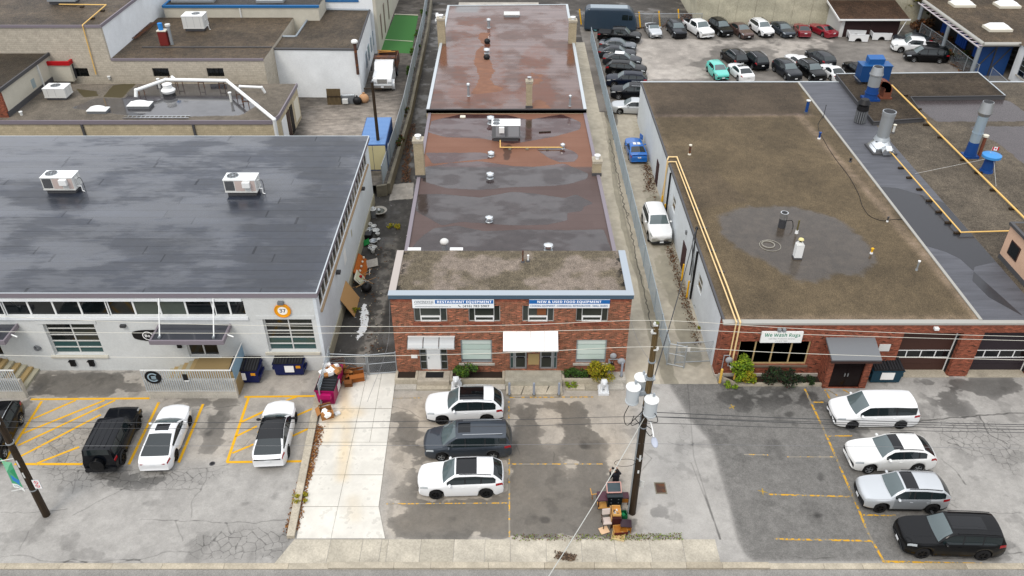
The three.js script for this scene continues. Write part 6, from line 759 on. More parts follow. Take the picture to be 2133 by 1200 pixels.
{const x = c.x + 4.28,z0 = c.z + 1.5;mesh('long_wall', bx(x + 0.02,x + 0.4,0,H - 0.06,c.z + 0.002,ZR), M.renderWhite,w);paved('wall_roof', [V3(x,0,c.z), V3(X1,0,c.z), V3(X1,0,ZR), V3(x,0,ZR)], H - 0.04,[x,X1,c.z,ZR], std({...rep(T.gravel,0.25,0.2), roughness: 0.8,color: new THREE.Color(2.0,1.85,1.7)}), w);for (let j = 0;j < 2;j++) {const za = z0 + j * 9,f = new THREE.Group();f.name = 'window';w.add(f);const g = [];for (let i = 0;i <= 5;i++) g.push(bx(x - 0.04,x + 0.015,1.1,3.5,za + i * 1.3 - 0.04,za + i * 1.3 + 0.04));for (let i = 0;i <= 4;i++) g.push(bx(x - 0.035,x + 0.013,1.1 + i * 0.6 - 0.03,1.1 + i * 0.6 + 0.03,za,za + 6.5));mesh('frame', g,M.galvDull,f);for (let i = 0;i < 5;i++) for (let k = 0;k < 4;k++) mesh('pane', bx(x - 0.02,x + 0.01,1.13 + k * 0.6,1.1 + (k + 1) * 0.6 - 0.03,za + i * 1.3 + 0.04,za + (i + 1) * 1.3 - 0.04),(i * 3 + k) % 4 ? M.glassDim : M.glass,f);mesh('sill', bx(x - 0.15,x - 0.001,0.95,1.06,za - 0.2,za + 6.7), M.concrete,f);}}
for (const [px,py,l] of [[2004,8, 'white skylight on the workshop roof at the top, left one'],[2098,10, 'white skylight on the workshop roof at the top right corner'],[2078,58, 'white skylight on the workshop roof, nearest one']]) {const a = at(px,py,H + 0.2), k = thing('skylight', l, 'skylight', [a.x,H,a.z]);mesh('curb', bx(-1.4,1.4,0,0.3,-1,1), M.cream,k);mesh('dome', [new THREE.CylinderGeometry(0.9,1.35,0.35,4).rotateY(Math.PI / 4).scale(1.35,1,0.95).translate(0,0.48,0)], M.white,k);}
}
// ---------------------------------------------------------------- vehicles
const paint = (c,o = {})=>std({color: css(c), roughness: 0.4,specularIntensity: 0.25,clearcoat: 1,clearcoatRoughness: 0.04,...o}), dark = (c,o)=>paint(c, {clearcoat: 0.5,specularIntensity: 0.1,...o});
const PT = {white: paint('#dcdedf'), pearl: paint('#d9dad8'), silver: paint('#9a9fa3', {metalness: 0.5}), silverLight: paint('#b9bdc0', {metalness: 0.45}), grey: paint('#4b5157', {metalness: 0.5}), greyDark: dark('#25282d', {metalness: 0.2}), black: dark('#050608'), blackBlue: dark('#06090f'), navy: dark('#0e1626'), bronze: paint('#5a4742', {metalness: 0.4}), red: paint('#6f1220'), redBright: paint('#7d1a26'), teal: paint('#58b9ad'), blue: paint('#1260b0'), steel: paint('#2f3d4b', {clearcoat: 0.5}), slate: paint('#363d45', {metalness: 0.3,clearcoat: 0.8})};
const CM = {glass: std({color: css('#182123'), roughness: 0.05,specularIntensity: 1.3}), wind: std({color: css('#4a5759'), roughness: 0.06,specularIntensity: 1.7}), roofGlass: std({color: css('#0b0d10'), roughness: 0.06,specularIntensity: 0.8}), trim: plain('#1b1c1e', {roughness: 0.6}), lamp: std({color: css('#b9c0c4'), roughness: 0.12,metalness: 0.3,clearcoat: 1}), tail: std({color: css('#8c0d16'), roughness: 0.15,clearcoat: 1}), plate: plain('#d5d8da', {roughness: 0.5}), tyre: plain('#161617', {roughness: 0.9}), rim: plain('#a5a9ac', {metalness: 0.75,roughness: 0.3}), rimDark: plain('#1b1c1e', {metalness: 0.4,roughness: 0.4}), chrome: plain('#c4c8ca', {metalness: 0.9,roughness: 0.15}), under: plain('#0c0c0d', {roughness: 0.9})};
const tyreG = flat(new THREE.LatheGeometry([[0.62,-0.32],[0.93,-0.32],[0.99,-0.25],[1,0],[0.99,0.25],[0.93,0.32],[0.62,0.32]].map(([a,b])=>new THREE.Vector2(a,b)),22).rotateX(Math.PI / 2));
const rimG = (()=>{const g = [new THREE.CylinderGeometry(0.64,0.64,0.3,20,1,true).rotateX(Math.PI / 2), new THREE.CylinderGeometry(0.16,0.16,0.1,10).rotateX(Math.PI / 2).translate(0,0,0.24), new THREE.TorusGeometry(0.62,0.05,6,22).translate(0,0,0.27)];for (let i = 0;i < 5;i++) {const b = new THREE.BoxGeometry(0.5,0.15,0.08).translate(0.38,0,0.24);b.rotateZ(i * Math.PI * 0.4);g.push(b);} return merge(g);})();
const hubG = flat(new THREE.CylinderGeometry(0.62,0.62,0.28,18).rotateX(Math.PI / 2));
function lerpPts(P,d) {if (d <= P[0][0]) return P[0][1];for (let i = 1;i < P.length;i++) if (d <= P[i][0]) return mix(P[i - 1][1], P[i][1],(d - P[i - 1][0]) / (P[i][0] - P[i - 1][0] || 1));return P[P.length - 1][1];}
const bodyCache = new Map();
// one smooth loft per kind of car, cut into named parts
function carShape(s) {
const {L,W,H,hood,cowl,cowlY,wt,rr: rT,rg,deck,belt,beltR = belt,xf,xr,r = 0.34,g = 0.22,tum = 0.2,win,sun,boxy = 0,noseDrop = 0.24,deckDrop = 0.16,bed,bow = 0.22} = s;
const top = [[0,hood - noseDrop],[0.05,hood - noseDrop * 0.42],[0.16,hood - noseDrop * 0.13],[0.34,hood],[cowl,cowlY],[mix(cowl,wt,0.5), mix(cowlY,H,0.53)],[wt,H - 0.035],[wt + 0.28,H - 0.006],[mix(wt,rT,0.55), H],[rT,H - (s.roofDrop ?? 0.06)],[mix(rT,rg,0.5), mix(H - (s.roofDrop ?? 0.06), deck,0.46)],[rg,deck]];
if (rg < L - 0.3) top.push([L - 0.22,deck - 0.01],[L - 0.06,deck - 0.05],[L,deck - deckDrop]);else top.push([Math.max(rg + 0.03,L - 0.02), deck - 0.12],[L,deck - 0.14]);
const T = (d)=>lerpPts(top,d), A = r * 1.2;
const set = new Set(top.map((p)=>p[0]));for (const x of [xf,xr]) for (const k of [-1,-0.92,-0.72,-0.4,0,0.4,0.72,0.92,1]) set.add(x + A * k);
for (const w of win) {set.add(w[0]);set.add(w[1]);} if (sun) {set.add(sun[0]);set.add(sun[1]);} if (bed) {set.add(bed[0]);set.add(bed[1]);} (s.doors ?? []).forEach((d)=>set.add(d));[0.03,0.45,L - 0.4,L - 0.03,cowl + 0.05,rg - 0.05,L * 0.5].forEach((d)=>set.add(d));
let D = [...set].filter((d)=>d >= 0 && d <= L).sort((a,b)=>a - b);D = D.filter((d,i)=>!i || d - D[i - 1] > 0.004);
const wid = (d)=>W / 2 * (1 - (boxy ? 0.05 : 0.17) * Math.pow(cl(1 - d / 0.9),2) - (boxy ? 0.03 : 0.13) * Math.pow(cl(1 - (L - d) / 0.8),2));
const rings = D.map((d)=>{
const t = T(d), w = wid(d), arch = Math.max(...[xf,xr].map((x)=>Math.abs(d - x) < A ? Math.sqrt(A * A - (d - x) ** 2) + r : 0)), gd = g + 0.1 * Math.pow(cl(1 - d / 0.3),2) + 0.14 * Math.pow(cl(1 - (L - d) / 0.35),2), B = Math.max(gd,arch);
let b = d < cowl ? t - 0.07 * (1 - boxy * 0.5) : mix(cowlY - 0.07,beltR,cl((d - cowl) / (L - 0.4 - cowl)));if (d > rg) b = Math.min(b,t - 0.04);b = Math.max(Math.min(b,t - 0.03), B + 0.04);
const h = Math.max(t - b,0.03), zr = w * 0.93 - tum * h,e = Math.min(1,h / 0.35), wb = Math.min(0.03,0.4 * h);
const R = [[B + 0.03,w * 0.7],[B,w * 0.955],[B + (b - B) * 0.2,w * 0.992],[B + (b - B) * 0.5,w],[B + (b - B) * 0.82,w * 0.985],[b,w * 0.95],[b + wb,w * 0.925],[mix(b + wb,t - 0.08 * e,0.95), mix(w * 0.925,zr,0.93)],[t - 0.07 * e,zr - 0.004 * e],[t - 0.014,zr - 0.06 - 0.06 * e],[t + 0.014,zr * 0.52],[t + 0.028,0]];
const sh = (z)=>{const q = 1 - (z / (W / 2)) ** 2;return (d < L * 0.45 ? bow * ss(L * 0.45,0,d) ** 0.5 : -0.1 * (1 - boxy * 0.6) * ss(L * 0.6,L,d)) * (q - 0.5);};
return {d,t,R: R.map(([y,z])=>[L / 2 - d + sh(z), y,z])};
});
const parts = {}, tris = [], N = 12;
const push = (tg,a,b,c)=>tris.push([tg,a,b,c]);
const quad = (tg,a,b,c,d,flip)=>{if (flip) {push(tg,a,c,b);push(tg,a,d,c);} else {push(tg,a,b,c);push(tg,a,c,d);}};
for (let i = 0;i < D.length - 1;i++) {
const P = rings[i], Q = rings[i + 1], m = (P.d + Q.d) / 2,inBed = bed && m > bed[0] && m < bed[1];
for (let k = 0;k < N - 1;k++) for (const sd of [1,-1]) {
let tg = 'body';
if (k < 1) tg = 'underbody';
else if (s.clad && k < 2 + (s.clad > 1 && m > xf && m < xr ? 0 : 0)) tg = 'cladding';
else if (k === 6 && win.some((w)=>m > w[0] && m < w[1])) tg = 'w' + win.findIndex((w)=>m > w[0] && m < w[1]) + (sd > 0 ? 'a' : 'b');
else if (k === 6 && m > win[0][0] && m < win[win.length - 1][1]) tg = 'pillar';
else if (k >= 9 && m > cowl + 0.05 && m < wt - 0.0) tg = 'windshield';
else if (k >= 9 && m > rT && m < rg - 0.04 && !s.noRear) tg = 'rear_window';
else if (k >= (s.sunWide ? 9 : 10) && sun && m > sun[0] && m < sun[1]) tg = 'sunroof';
else if (s.blackRoof && k >= 8 && m > wt && m < rT) tg = 'roof';
else if (k >= 3 && k <= 4 && m > 0.04 && m < 0.45 && k === 4) tg = 'hl' + sd;
else if (k === 4 && m > L - 0.4 && m < L - 0.02) tg = 'tl' + sd;
else if (inBed && k >= 9) continue;
else if (k >= 2 && k <= 5 && s.doors) for (let j = 0;j < s.doors.length - 1;j++) if (m > s.doors[j] && m < s.doors[j + 1]) tg = 'd' + j + (sd > 0 ? 'a' : 'b');
const v = (p,q)=>[p.R[q][0], p.R[q][1], p.R[q][2] * sd];quad(tg,v(P,k), v(Q,k), v(Q,k + 1), v(P,k + 1), sd > 0);
}
}
for (const [ri,fl] of [[rings[0],0],[rings[rings.length - 1],1]]) {const c = [ri.R[5][0] + (fl ? -0.01 : 0.01), ri.R[3][1],0], A0 = ri.R[0], bl = [A0[0], A0[1], A0[2]], br = [A0[0], A0[1],-A0[2]];if (fl) push('body', c,br,bl);else push('cladding', c,bl,br);for (const sd of [1,-1]) for (let k = 0;k < N - 1;k++) {const a = [ri.R[k][0], ri.R[k][1], ri.R[k][2] * sd], b = [ri.R[k + 1][0], ri.R[k + 1][1], ri.R[k + 1][2] * sd];const tg = !fl && k >= 2 && k <= 4 ? 'grille' : k < 2 ? (s.clad ? 'cladding' : 'body') : 'body';if ((sd > 0) !== !!fl) push(tg,c,b,a);else push(tg,c,a,b);}}
const pos = new Float32Array(tris.length * 9);tris.forEach(([, ...v], i)=>v.forEach((p,j)=>pos.set(p,i * 9 + j * 3)));
let G = new THREE.BufferGeometry();G.setAttribute('position', new THREE.BufferAttribute(pos,3));G = BGU.toCreasedNormals(G,boxy ? 0.5 : 0.78);
const nn = G.attributes.normal.array,pp = G.attributes.position.array,by = {};tris.forEach(([tg], i)=>(by[tg] ??= []).push(i));
for (const [tg,ids] of Object.entries(by)) {const p = new Float32Array(ids.length * 9), n = new Float32Array(ids.length * 9);ids.forEach((id,j)=>{p.set(pp.subarray(id * 9,id * 9 + 9), j * 9);n.set(nn.subarray(id * 9,id * 9 + 9), j * 9);});const q = new THREE.BufferGeometry();q.setAttribute('position', new THREE.BufferAttribute(p,3));q.setAttribute('normal', new THREE.BufferAttribute(n,3));q.setAttribute('uv', new THREE.BufferAttribute(new Float32Array(ids.length * 6),2));parts[tg] = q;}
return {parts,rings,T};
}
const part = (name,g,m,p)=>{const o = new THREE.Mesh(flat(merge(g)), m);o.name = name;o.castShadow = o.receiveShadow = true;p.add(o);return o;};
function wheelAt(t,x,y,z,r,sgn,rimM,wide = 1) {const w = new THREE.Group();w.name = 'wheel';w.position.set(x,y,z);if (sgn < 0) w.rotation.y = Math.PI;t.add(w);for (const [n,g,m] of [['tyre', tyreG,CM.tyre],['rim', rimG,rimM],['hub', hubG,CM.under]]) {const o = new THREE.Mesh(g,m);o.name = n;o.scale.set(r,r,r * wide);o.castShadow = true;w.add(o);} return w;}
// car from a kind, a paint and a few extras; +x is the front
function makeCar(kind,label,cat,col,o = {}) {
const s = {...kind, ...o.shape}, key = JSON.stringify(s);if (!bodyCache.has(key)) bodyCache.set(key,carShape(s));const {parts,T} = bodyCache.get(key);
const t = thing(o.name ?? 'parked_car', label,cat, [0,0,0],0,o.group), m = PT[col], {L,W,H,xf,xr,r = 0.34,cowl,cowlY,wt,rr: rT,rg} = s;
const mat = {body: m,underbody: CM.under,cladding: o.clad ?? CM.trim,windshield: o.wind ?? CM.wind,rear_window: CM.glass,sunroof: CM.roofGlass,roof: o.roof ?? CM.roofGlass,grille: o.grille ?? CM.trim,pillar: CM.trim};
for (const [k,g] of Object.entries(parts)) {const nm = k[0] === 'w' && /\d/.test(k[1]) ? 'side_window' : k.startsWith('hl') ? 'headlight' : k.startsWith('tl') ? 'taillight' : k[0] === 'd' && /\d/.test(k[1]) ? 'door' : k === 'roof' ? 'black_roof' : k;part(nm,g,mat[nm] ?? (nm === 'side_window' ? CM.glass : nm === 'headlight' ? (o.lamp ?? CM.lamp) : nm === 'taillight' ? CM.tail : nm === 'door' ? m : nm === 'black_roof' ? mat.roof : m), t);}
if (!o.bare) part('underbody', [bx(-L / 2 + 0.25,L / 2 - 0.25,0.2,r * 2 + 0.12,-W * 0.36,W * 0.36)], CM.under,t);
for (const x of [xf,xr]) for (const z of [1,-1]) wheelAt(t,L / 2 - x,r,z * (W / 2 - r * 0.3 - 0.02), r,z,o.rim ?? CM.rim);
const my = cowlY + 0.05,mx = L / 2 - cowl - 0.42;for (const z of [1,-1]) part('mirror', [new THREE.SphereGeometry(1,10,7).scale(0.09,0.085,0.13).translate(mx,my,z * (W / 2 + 0.06)), bx(mx - 0.03,mx + 0.03,my - 0.06,my - 0.02,Math.min(z * (W / 2 - 0.1), z * (W / 2 + 0.05)), Math.max(z * (W / 2 - 0.1), z * (W / 2 + 0.05)))], o.mirror ?? m,t);
if (s.rails) for (const z of [1,-1]) {const q = [];const zz = z * (W / 2 * 0.93 - s.tum * (H - s.belt) - 0.03);for (let i = 0;i < 6;i++) {const a = mix(wt + 0.25,rT - 0.1,i / 6), b = mix(wt + 0.25,rT - 0.1,(i + 1) / 6);q.push(V3(L / 2 - a,T(a) + 0.035,zz));if (i === 5) q.push(V3(L / 2 - b,T(b) + 0.02,zz));} part('roof_rail', pipe(q,0.022,5), o.railM ?? CM.trim,t);}
part('licence_plate', [bx(L / 2 + 0.03,L / 2 + 0.06,0.4,0.52,-0.16,0.16)], CM.plate,t);part('licence_plate', [bx(-L / 2 - 0.045,-L / 2 - 0.02,s.plateY ?? 0.72,(s.plateY ?? 0.72) + 0.13,-0.16,0.16)], CM.plate,t);
const wy = cowlY + 0.012;part('wiper', [bar(V3(L / 2 - cowl - 0.03,wy + 0.02,-0.45), V3(L / 2 - cowl - 0.2,wy + 0.1,0.1),0.012,4), bar(V3(L / 2 - cowl - 0.03,wy + 0.02,0.15), V3(L / 2 - cowl - 0.2,wy + 0.1,0.6),0.012,4)], CM.trim,t);
if (o.handles !== false && s.doors) {const h = [];for (let j = 0;j < s.doors.length - 1;j++) for (const z of [1,-1]) h.push(bc(L / 2 - s.doors[j + 1] + 0.14,s.belt - 0.12,z * (W / 2 * 0.99),0.16,0.03,0.03));h.forEach((q)=>part('door_handle', [q], o.handleM ?? m,t));}
o.extra?.(t,s,m);return t;
}
// where the car stands: two wheel contact points of one side measured in the photo, front wheel first
function setByWheels(t,s,f,r,left,Y = 0) {const a = at(...f,Y), b = at(...r,Y), d = a.clone().sub(b).normalize(), n = V3(-d.z,0,d.x).multiplyScalar(left ? 1 : -1), c = a.add(b).multiplyScalar(0.5).add(n.multiplyScalar(s.W / 2 - 0.12)).add(d.clone().multiplyScalar(-(s.L / 2 - (s.xf + s.xr) / 2)));t.position.set(c.x,Y,c.z);t.rotation.y = Math.atan2(-d.z,d.x);return t;}
const setAt = (t,px,py,deg,Y = 0)=>{const a = at(px,py,Y);t.position.set(a.x,Y,a.z);t.rotation.y = R(deg);return t;};
// kinds, all lengths in metres, distances from the front bumper
const K = {
suv: {L: 4.75,W: 1.92,H: 1.72,hood: 1.04,cowl: 1.32,cowlY: 1.12,wt: 2.02,rr: 4.15,rg: 4.68,deck: 1.12,belt: 1.04,beltR: 1.12,xf: 0.92,xr: 3.75,r: 0.37,g: 0.22,tum: 0.27,win: [[1.55,2.55],[2.63,3.45],[3.53,4.3]], doors: [1.5,2.6,3.5], clad: 1,rails: true,roofDrop: 0.08,tallTail: false},
bigsuv: {L: 5.1,W: 1.98,H: 1.8,hood: 1.14,cowl: 1.5,cowlY: 1.2,wt: 2.2,rr: 4.72,rg: 5.04,deck: 1.2,belt: 1.12,beltR: 1.18,xf: 0.95,xr: 4.03,r: 0.39,g: 0.24,tum: 0.23,win: [[1.75,2.75],[2.83,3.75],[3.83,4.75]], doors: [1.65,2.8,3.78], clad: 1,rails: true,roofDrop: 0.05},
van: {L: 5.1,W: 1.98,H: 1.76,hood: 0.96,cowl: 1.02,cowlY: 1.1,wt: 1.85,rr: 4.75,rg: 5.05,deck: 1.08,belt: 1.04,beltR: 1.08,xf: 0.95,xr: 4.0,r: 0.34,g: 0.2,tum: 0.2,win: [[1.3,2.35],[2.43,3.5],[3.58,4.8]], doors: [1.35,2.4,3.55], roofDrop: 0.06},
sedan: {L: 4.75,W: 1.82,H: 1.45,hood: 0.9,cowl: 1.35,cowlY: 0.97,wt: 2.1,rr: 3.35,rg: 4.15,deck: 1.02,belt: 0.92,beltR: 0.98,xf: 0.9,xr: 3.65,r: 0.33,g: 0.18,tum: 0.28,win: [[1.6,2.6],[2.68,3.6]], doors: [1.4,2.62,3.5]},
coupe: {L: 4.4,W: 1.76,H: 1.28,hood: 0.84,cowl: 1.55,cowlY: 0.9,wt: 2.15,rr: 2.95,rg: 3.75,deck: 0.94,belt: 0.86,beltR: 0.9,xf: 0.85,xr: 3.35,r: 0.32,g: 0.16,tum: 0.3,win: [[1.75,2.75],[2.82,3.2]], doors: [1.55,2.78]},
hatch: {L: 4.2,W: 1.76,H: 1.47,hood: 0.9,cowl: 1.1,cowlY: 0.99,wt: 1.8,rr: 3.55,rg: 4.1,deck: 1.05,belt: 0.95,beltR: 1.03,xf: 0.85,xr: 3.4,r: 0.32,g: 0.18,tum: 0.26,win: [[1.35,2.25],[2.33,3.1]], doors: [1.2,2.3,3.1]},
pickup: {L: 5.7,W: 2.02,H: 1.86,hood: 1.16,cowl: 1.45,cowlY: 1.24,wt: 2.1,rr: 3.72,rg: 3.86,deck: 1.2,belt: 1.16,beltR: 1.2,xf: 1.0,xr: 4.6,r: 0.4,g: 0.32,tum: 0.18,win: [[1.7,2.62],[2.7,3.5]], doors: [1.6,2.66,3.6], boxy: 0.4,bed: [4.0,5.58], deckDrop: 0.12,clad: 1},
gbox: {L: 4.55,W: 1.9,H: 1.93,hood: 1.16,cowl: 1.42,cowlY: 1.22,wt: 1.82,rr: 4.42,rg: 4.53,deck: 1.2,belt: 1.16,beltR: 1.18,xf: 0.82,xr: 3.65,r: 0.41,g: 0.32,tum: 0.12,win: [[1.6,2.45],[2.53,3.3],[3.4,4.25]], doors: [1.5,2.5,3.35], boxy: 1,clad: 1,roofDrop: 0.02,bow: 0.03},
};
const bedTub = (s,deep,m)=>(t)=>{const a = s.L / 2 - s.bed[0], b = s.L / 2 - s.bed[1], w = s.W / 2 - 0.24,y = s.deck;part('cargo_bed', deep ? [bx(b,a,0.62,0.66,-w,w), bx(b - 0.03,b,0.62,y, -w,w), bx(a,a + 0.03,0.62,y, -w,w), bx(b,a,0.62,y,w,w + 0.05), bx(b,a,0.62,y, -w - 0.05,-w)] : [bx(b - 0.02,a + 0.02,y - 0.06,y + 0.035,-w - 0.1,w + 0.1)], m ?? CM.trim,t);};
// ---- the forecourts, nearest rows
setByWheels(makeCar({...K.suv,W: 1.93,sun: [2.08,3.55], sunWide: true,H: 1.78}, 'white SUV with long black glass roof, nearest the brick shop', 'SUV', 'white', {rim: CM.rimDark,railM: CM.chrome}), K.suv, [918,883],[1017,881], true);
setByWheels(makeCar({...K.van,sun: [2.0,2.7]}, 'grey minivan between two white SUVs in the middle lot', 'minivan', 'slate', {rim: CM.rim,extra: (t,s)=>part('roof_rail', [bx(-2.0,0.3,s.H - 0.02,s.H + 0.02,0.55,0.6), bx(-2.0,0.3,s.H - 0.02,s.H + 0.02,-0.6,-0.55)], PT.silver,t)}), K.van, [919,959],[1028,956], true);
setByWheels(makeCar({...K.suv,sun: [2.1,3.25], sunWide: true,H: 1.68,L: 4.72}, 'white SUV with rectangular sunroof beside the painted driveway, nearest the street', 'SUV', 'white', {rim: CM.rimDark,clad: PT.white}), K.suv, [906,1038],[1014,1035], true);
setByWheels(makeCar(K.van, 'plain white minivan parked in front of the porch', 'minivan', 'white', {rim: CM.rimDark}), K.van, [1766,893],[1876,892], true);
setByWheels(makeCar({...K.suv,sun: [2.2,2.75], H: 1.66,L: 4.8,rr: 3.95,tum: 0.3,sunWide: true,hood: 1.0,cowl: 1.5,wt: 2.2,win: [[1.75,2.7],[2.78,3.6],[3.68,4.1]], doors: [1.6,2.75,3.6]}, 'white crossover with silver wheels and narrow sunroof on the right lot', 'SUV', 'pearl', {clad: PT.pearl,railM: CM.trim}), K.suv, [1804,985],[1910,983], true);
setByWheels(makeCar({...K.suv,L: 4.6,sun: [2.12,2.8], sunWide: true,H: 1.68}, 'silver SUV with red tail lamps between the white crossover and black SUV', 'SUV', 'silverLight', {rim: CM.rimDark,clad: CM.trim,extra: (t,s,m)=>{t.children.filter((c)=>c.name === 'door').forEach((c)=>{c.material = PT.silver;});}}), {...K.suv,L: 4.6},[1829,1066],[1936,1068], true);
setByWheels(makeCar({...K.bigsuv,sun: [2.3,4.0]}, 'large black SUV nearest the street on the right lot', 'SUV', 'black', {rim: CM.rimDark,clad: PT.black}), K.bigsuv, [1917,1161],[2040,1165], true);
setByWheels(makeCar(K.gbox, 'boxy black off roader with spare wheel on its back door', 'off-road car', 'blackBlue', {rim: CM.rimDark,extra: (t,s,m)=>{part('spare_wheel', [new THREE.CylinderGeometry(0.4,0.4,0.24,22).rotateZ(Math.PI / 2).translate(-s.L / 2 - 0.14,1.02,-0.02), new THREE.SphereGeometry(0.4,18,8,0,7,0,Math.PI / 2).scale(1,0.14,1).rotateZ(Math.PI / 2).translate(-s.L / 2 - 0.26,1.02,-0.02)], PT.black,t);for (const x of [s.xf,s.xr]) for (const z of [1,-1]) part('wheel_arch', [new THREE.TorusGeometry(0.5,0.06,5,14,Math.PI).translate(s.L / 2 - x,0.42,z * (s.W / 2 + 0.01))], CM.trim,t);part('roof_rib', [-0.45,-0.15,0.15,0.45].map((z)=>bx(-2.0,0.2,s.H + 0.012,s.H + 0.03,z - 0.03,z + 0.03)), m,t);part('front_bumper', [bx(s.L / 2 - 0.05,s.L / 2 + 0.16,0.42,0.68,-0.85,0.85)], CM.trim,t);part('rear_bumper', [bx(-s.L / 2 - 0.14,-s.L / 2 + 0.04,0.4,0.6,-0.85,0.85)], CM.trim,t);}}), K.gbox, [292,886],[255,970], false);
setByWheels(makeCar({...K.sedan,sun: [2.2,2.75], rr: 2.95,rg: 4.45,deck: 0.98,H: 1.4,W: 1.92,L: 4.9,xr: 3.75,win: [[1.6,2.6],[2.68,3.7]], bow: 0.26}, 'white sedan with red tail strip between the off roader and the open bay', 'sedan', 'white', {rim: CM.rimDark,extra: (t,s)=>part('tail_strip', [bx(-s.L / 2 - 0.01,-s.L / 2 + 0.06,0.8,0.85,-0.7,0.7)], CM.tail,t)}), {...K.sedan,W: 1.92,L: 4.9,xr: 3.75},[397,881],[366,960], false);
setByWheels(makeCar({...K.suv,L: 4.85,W: 1.98,H: 1.6,rr: 4.0,rg: 4.7,deck: 1.12,hood: 1.0,cowlY: 1.08,belt: 1.0,beltR: 1.12,blackRoof: true,rails: false,tum: 0.36,bow: 0.34,roofDrop: 0.14,rr: 3.7}, 'white coupe SUV with all black roof beside the kerb wall', 'SUV', 'white', {rim: CM.rimDark,clad: PT.white,mirror: CM.trim,extra: (t,s)=>part('tail_strip', [bx(-s.L / 2 - 0.05,-s.L / 2 + 0.02,0.92,0.97,-0.75,0.75)], CM.trim,t)}), K.suv, [615,877],[598,955], false);
setByWheels(makeCar({...K.suv,H: 1.66}, 'black SUV half cut off by the left picture edge', 'SUV', 'black', {railM: CM.chrome,clad: PT.black}), K.suv, [9,957],[47,879], true);
// ---- the side drive
setAt(makeCar({...K.bigsuv,L: 4.85,xr: 3.85,win: [[1.75,2.65],[2.73,3.55],[3.63,4.45]], rr: 4.45,rg: 4.78,doors: [1.65,2.7,3.6], H: 1.76}, 'white SUV with roof rails parked on the side drive', 'SUV', 'white', {lamp: CM.lamp,grille: CM.chrome}),1366,482,-88);
setAt(makeCar({...K.coupe,L: 4.5}, 'bright blue sports coupe with rear spoiler and white roof marks on the side drive', 'sports car', 'blue', {extra: (t,s,m)=>{part('spoiler', [bx(-s.L / 2 + 0.02,-s.L / 2 + 0.3,1.02,1.06,-0.75,0.75), bx(-s.L / 2 + 0.1,-s.L / 2 + 0.2,0.9,1.02,-0.7,-0.6), bx(-s.L / 2 + 0.1,-s.L / 2 + 0.2,0.9,1.02,0.6,0.7)], m,t);part('roof_mark', [bx(-0.45,0.05,s.H + 0.02,s.H + 0.035,-0.35,-0.05), bx(-0.45,0.05,s.H + 0.02,s.H + 0.035,0.05,0.35)], PT.white,t);part('raised_panel', [bc(s.L / 2 - 0.3,1.0,0.85,0.6,0.5,0.06,0.3)], m,t);}}),1323,322,92);
// ---- the rear yard, column along the fence
const yard = (k,l,c,col,px,py,deg,o = {})=>setAt(makeCar(k,l,c,col, {handles: false, ...o}), px,py,deg);
yard(K.pickup, 'black pickup with covered bed beside the old van', 'pickup truck', 'black', 1289,86,-12, {clad: PT.black,extra: bedTub(K.pickup,false), rim: CM.rimDark});
yard(K.sedan, 'grey sedan next to the black pickup along the fence', 'sedan', 'grey', 1286,104,-12);yard(K.sedan, 'dark sedan with bright window line along the fence', 'sedan', 'greyDark', 1284,120,-10, {extra: (t,s)=>part('window_trim', [bar(V3(s.L / 2 - 1.5,0.95,0.92), V3(-1.6,1.0,0.9),0.02,4), bar(V3(s.L / 2 - 1.5,0.95,-0.92), V3(-1.6,1.0,-0.9),0.02,4)], CM.chrome,t)});
yard({...K.sedan,sun: [2.2,2.8]}, 'dark sedan with white roof along the fence', 'sedan', 'greyDark', 1295,134,-12, {extra: (t,s)=>part('white_roof', [bx(s.L / 2 - 3.3,s.L / 2 - 2.15,s.H + 0.02,s.H + 0.03,-0.5,0.5)], PT.white,t)});
yard({...K.suv,H: 1.6,L: 4.85}, 'long black wagon along the fence between dark cars', 'station wagon', 'black', 1303,155,-13, {railM: CM.trim,clad: PT.black});yard({...K.suv,H: 1.62}, 'navy blue SUV facing the fence', 'SUV', 'navy', 1304,178,174, {clad: PT.navy,rim: CM.rim});yard({...K.suv,H: 1.62}, 'black SUV with white headlamp facing the fence, beside the silver car', 'SUV', 'blackBlue', 1315,203,173, {clad: PT.blackBlue,railM: CM.chrome});yard({...K.sedan,H: 1.5}, 'silver sedan nearest the white side wall', 'sedan', 'silverLight', 1318,233,174);
// back row
yard({...K.coupe,L: 4.3}, 'small silver convertible with black top, first in the back row', 'convertible', 'silverLight', 1360,71,-85, {shape: {blackRoof: true}, roof: CM.trim});yard({...K.suv,H: 1.66}, 'dark grey SUV with its front bumper missing', 'SUV', 'greyDark', 1408,71,-84, {extra: (t,s)=>part('bare_front', [bx(s.L / 2 - 0.05,s.L / 2 + 0.08,0.3,0.85,-0.75,0.75)], CM.under,t)});
yard(K.pickup, 'white pickup with chrome grille in the back row', 'pickup truck', 'white', 1453,70,-72, {extra: bedTub(K.pickup,true), grille: CM.chrome,clad: PT.white});yard(K.suv, 'glossy black SUV with bright headlamps in the back row', 'SUV', 'black', 1499,68,-76, {clad: PT.black,extra: (t,s)=>part('sunroof', [bx(-1.0,0.3,s.H + 0.02,s.H + 0.028,-0.5,0.5)], CM.roofGlass,t)});yard(K.sedan, 'bronze sedan between black and white SUVs', 'sedan', 'bronze', 1542,72,-76);yard({...K.suv,H: 1.66}, 'white SUV with black bumper in the back row', 'SUV', 'white', 1584,69,-78, {});yard(K.sedan, 'dark green grey sedan beside the red car', 'sedan', 'slate', 1628,70,-78);
yard({...K.coupe,L: 4.3,H: 1.36}, 'dark red coupe seen from behind, beside the grey sedan', 'coupe', 'red', 1669,71,86);yard({...K.coupe,L: 4.6,H: 1.3}, 'red car beside the shed, last in the back row', 'coupe', 'redBright', 1712,71,112);
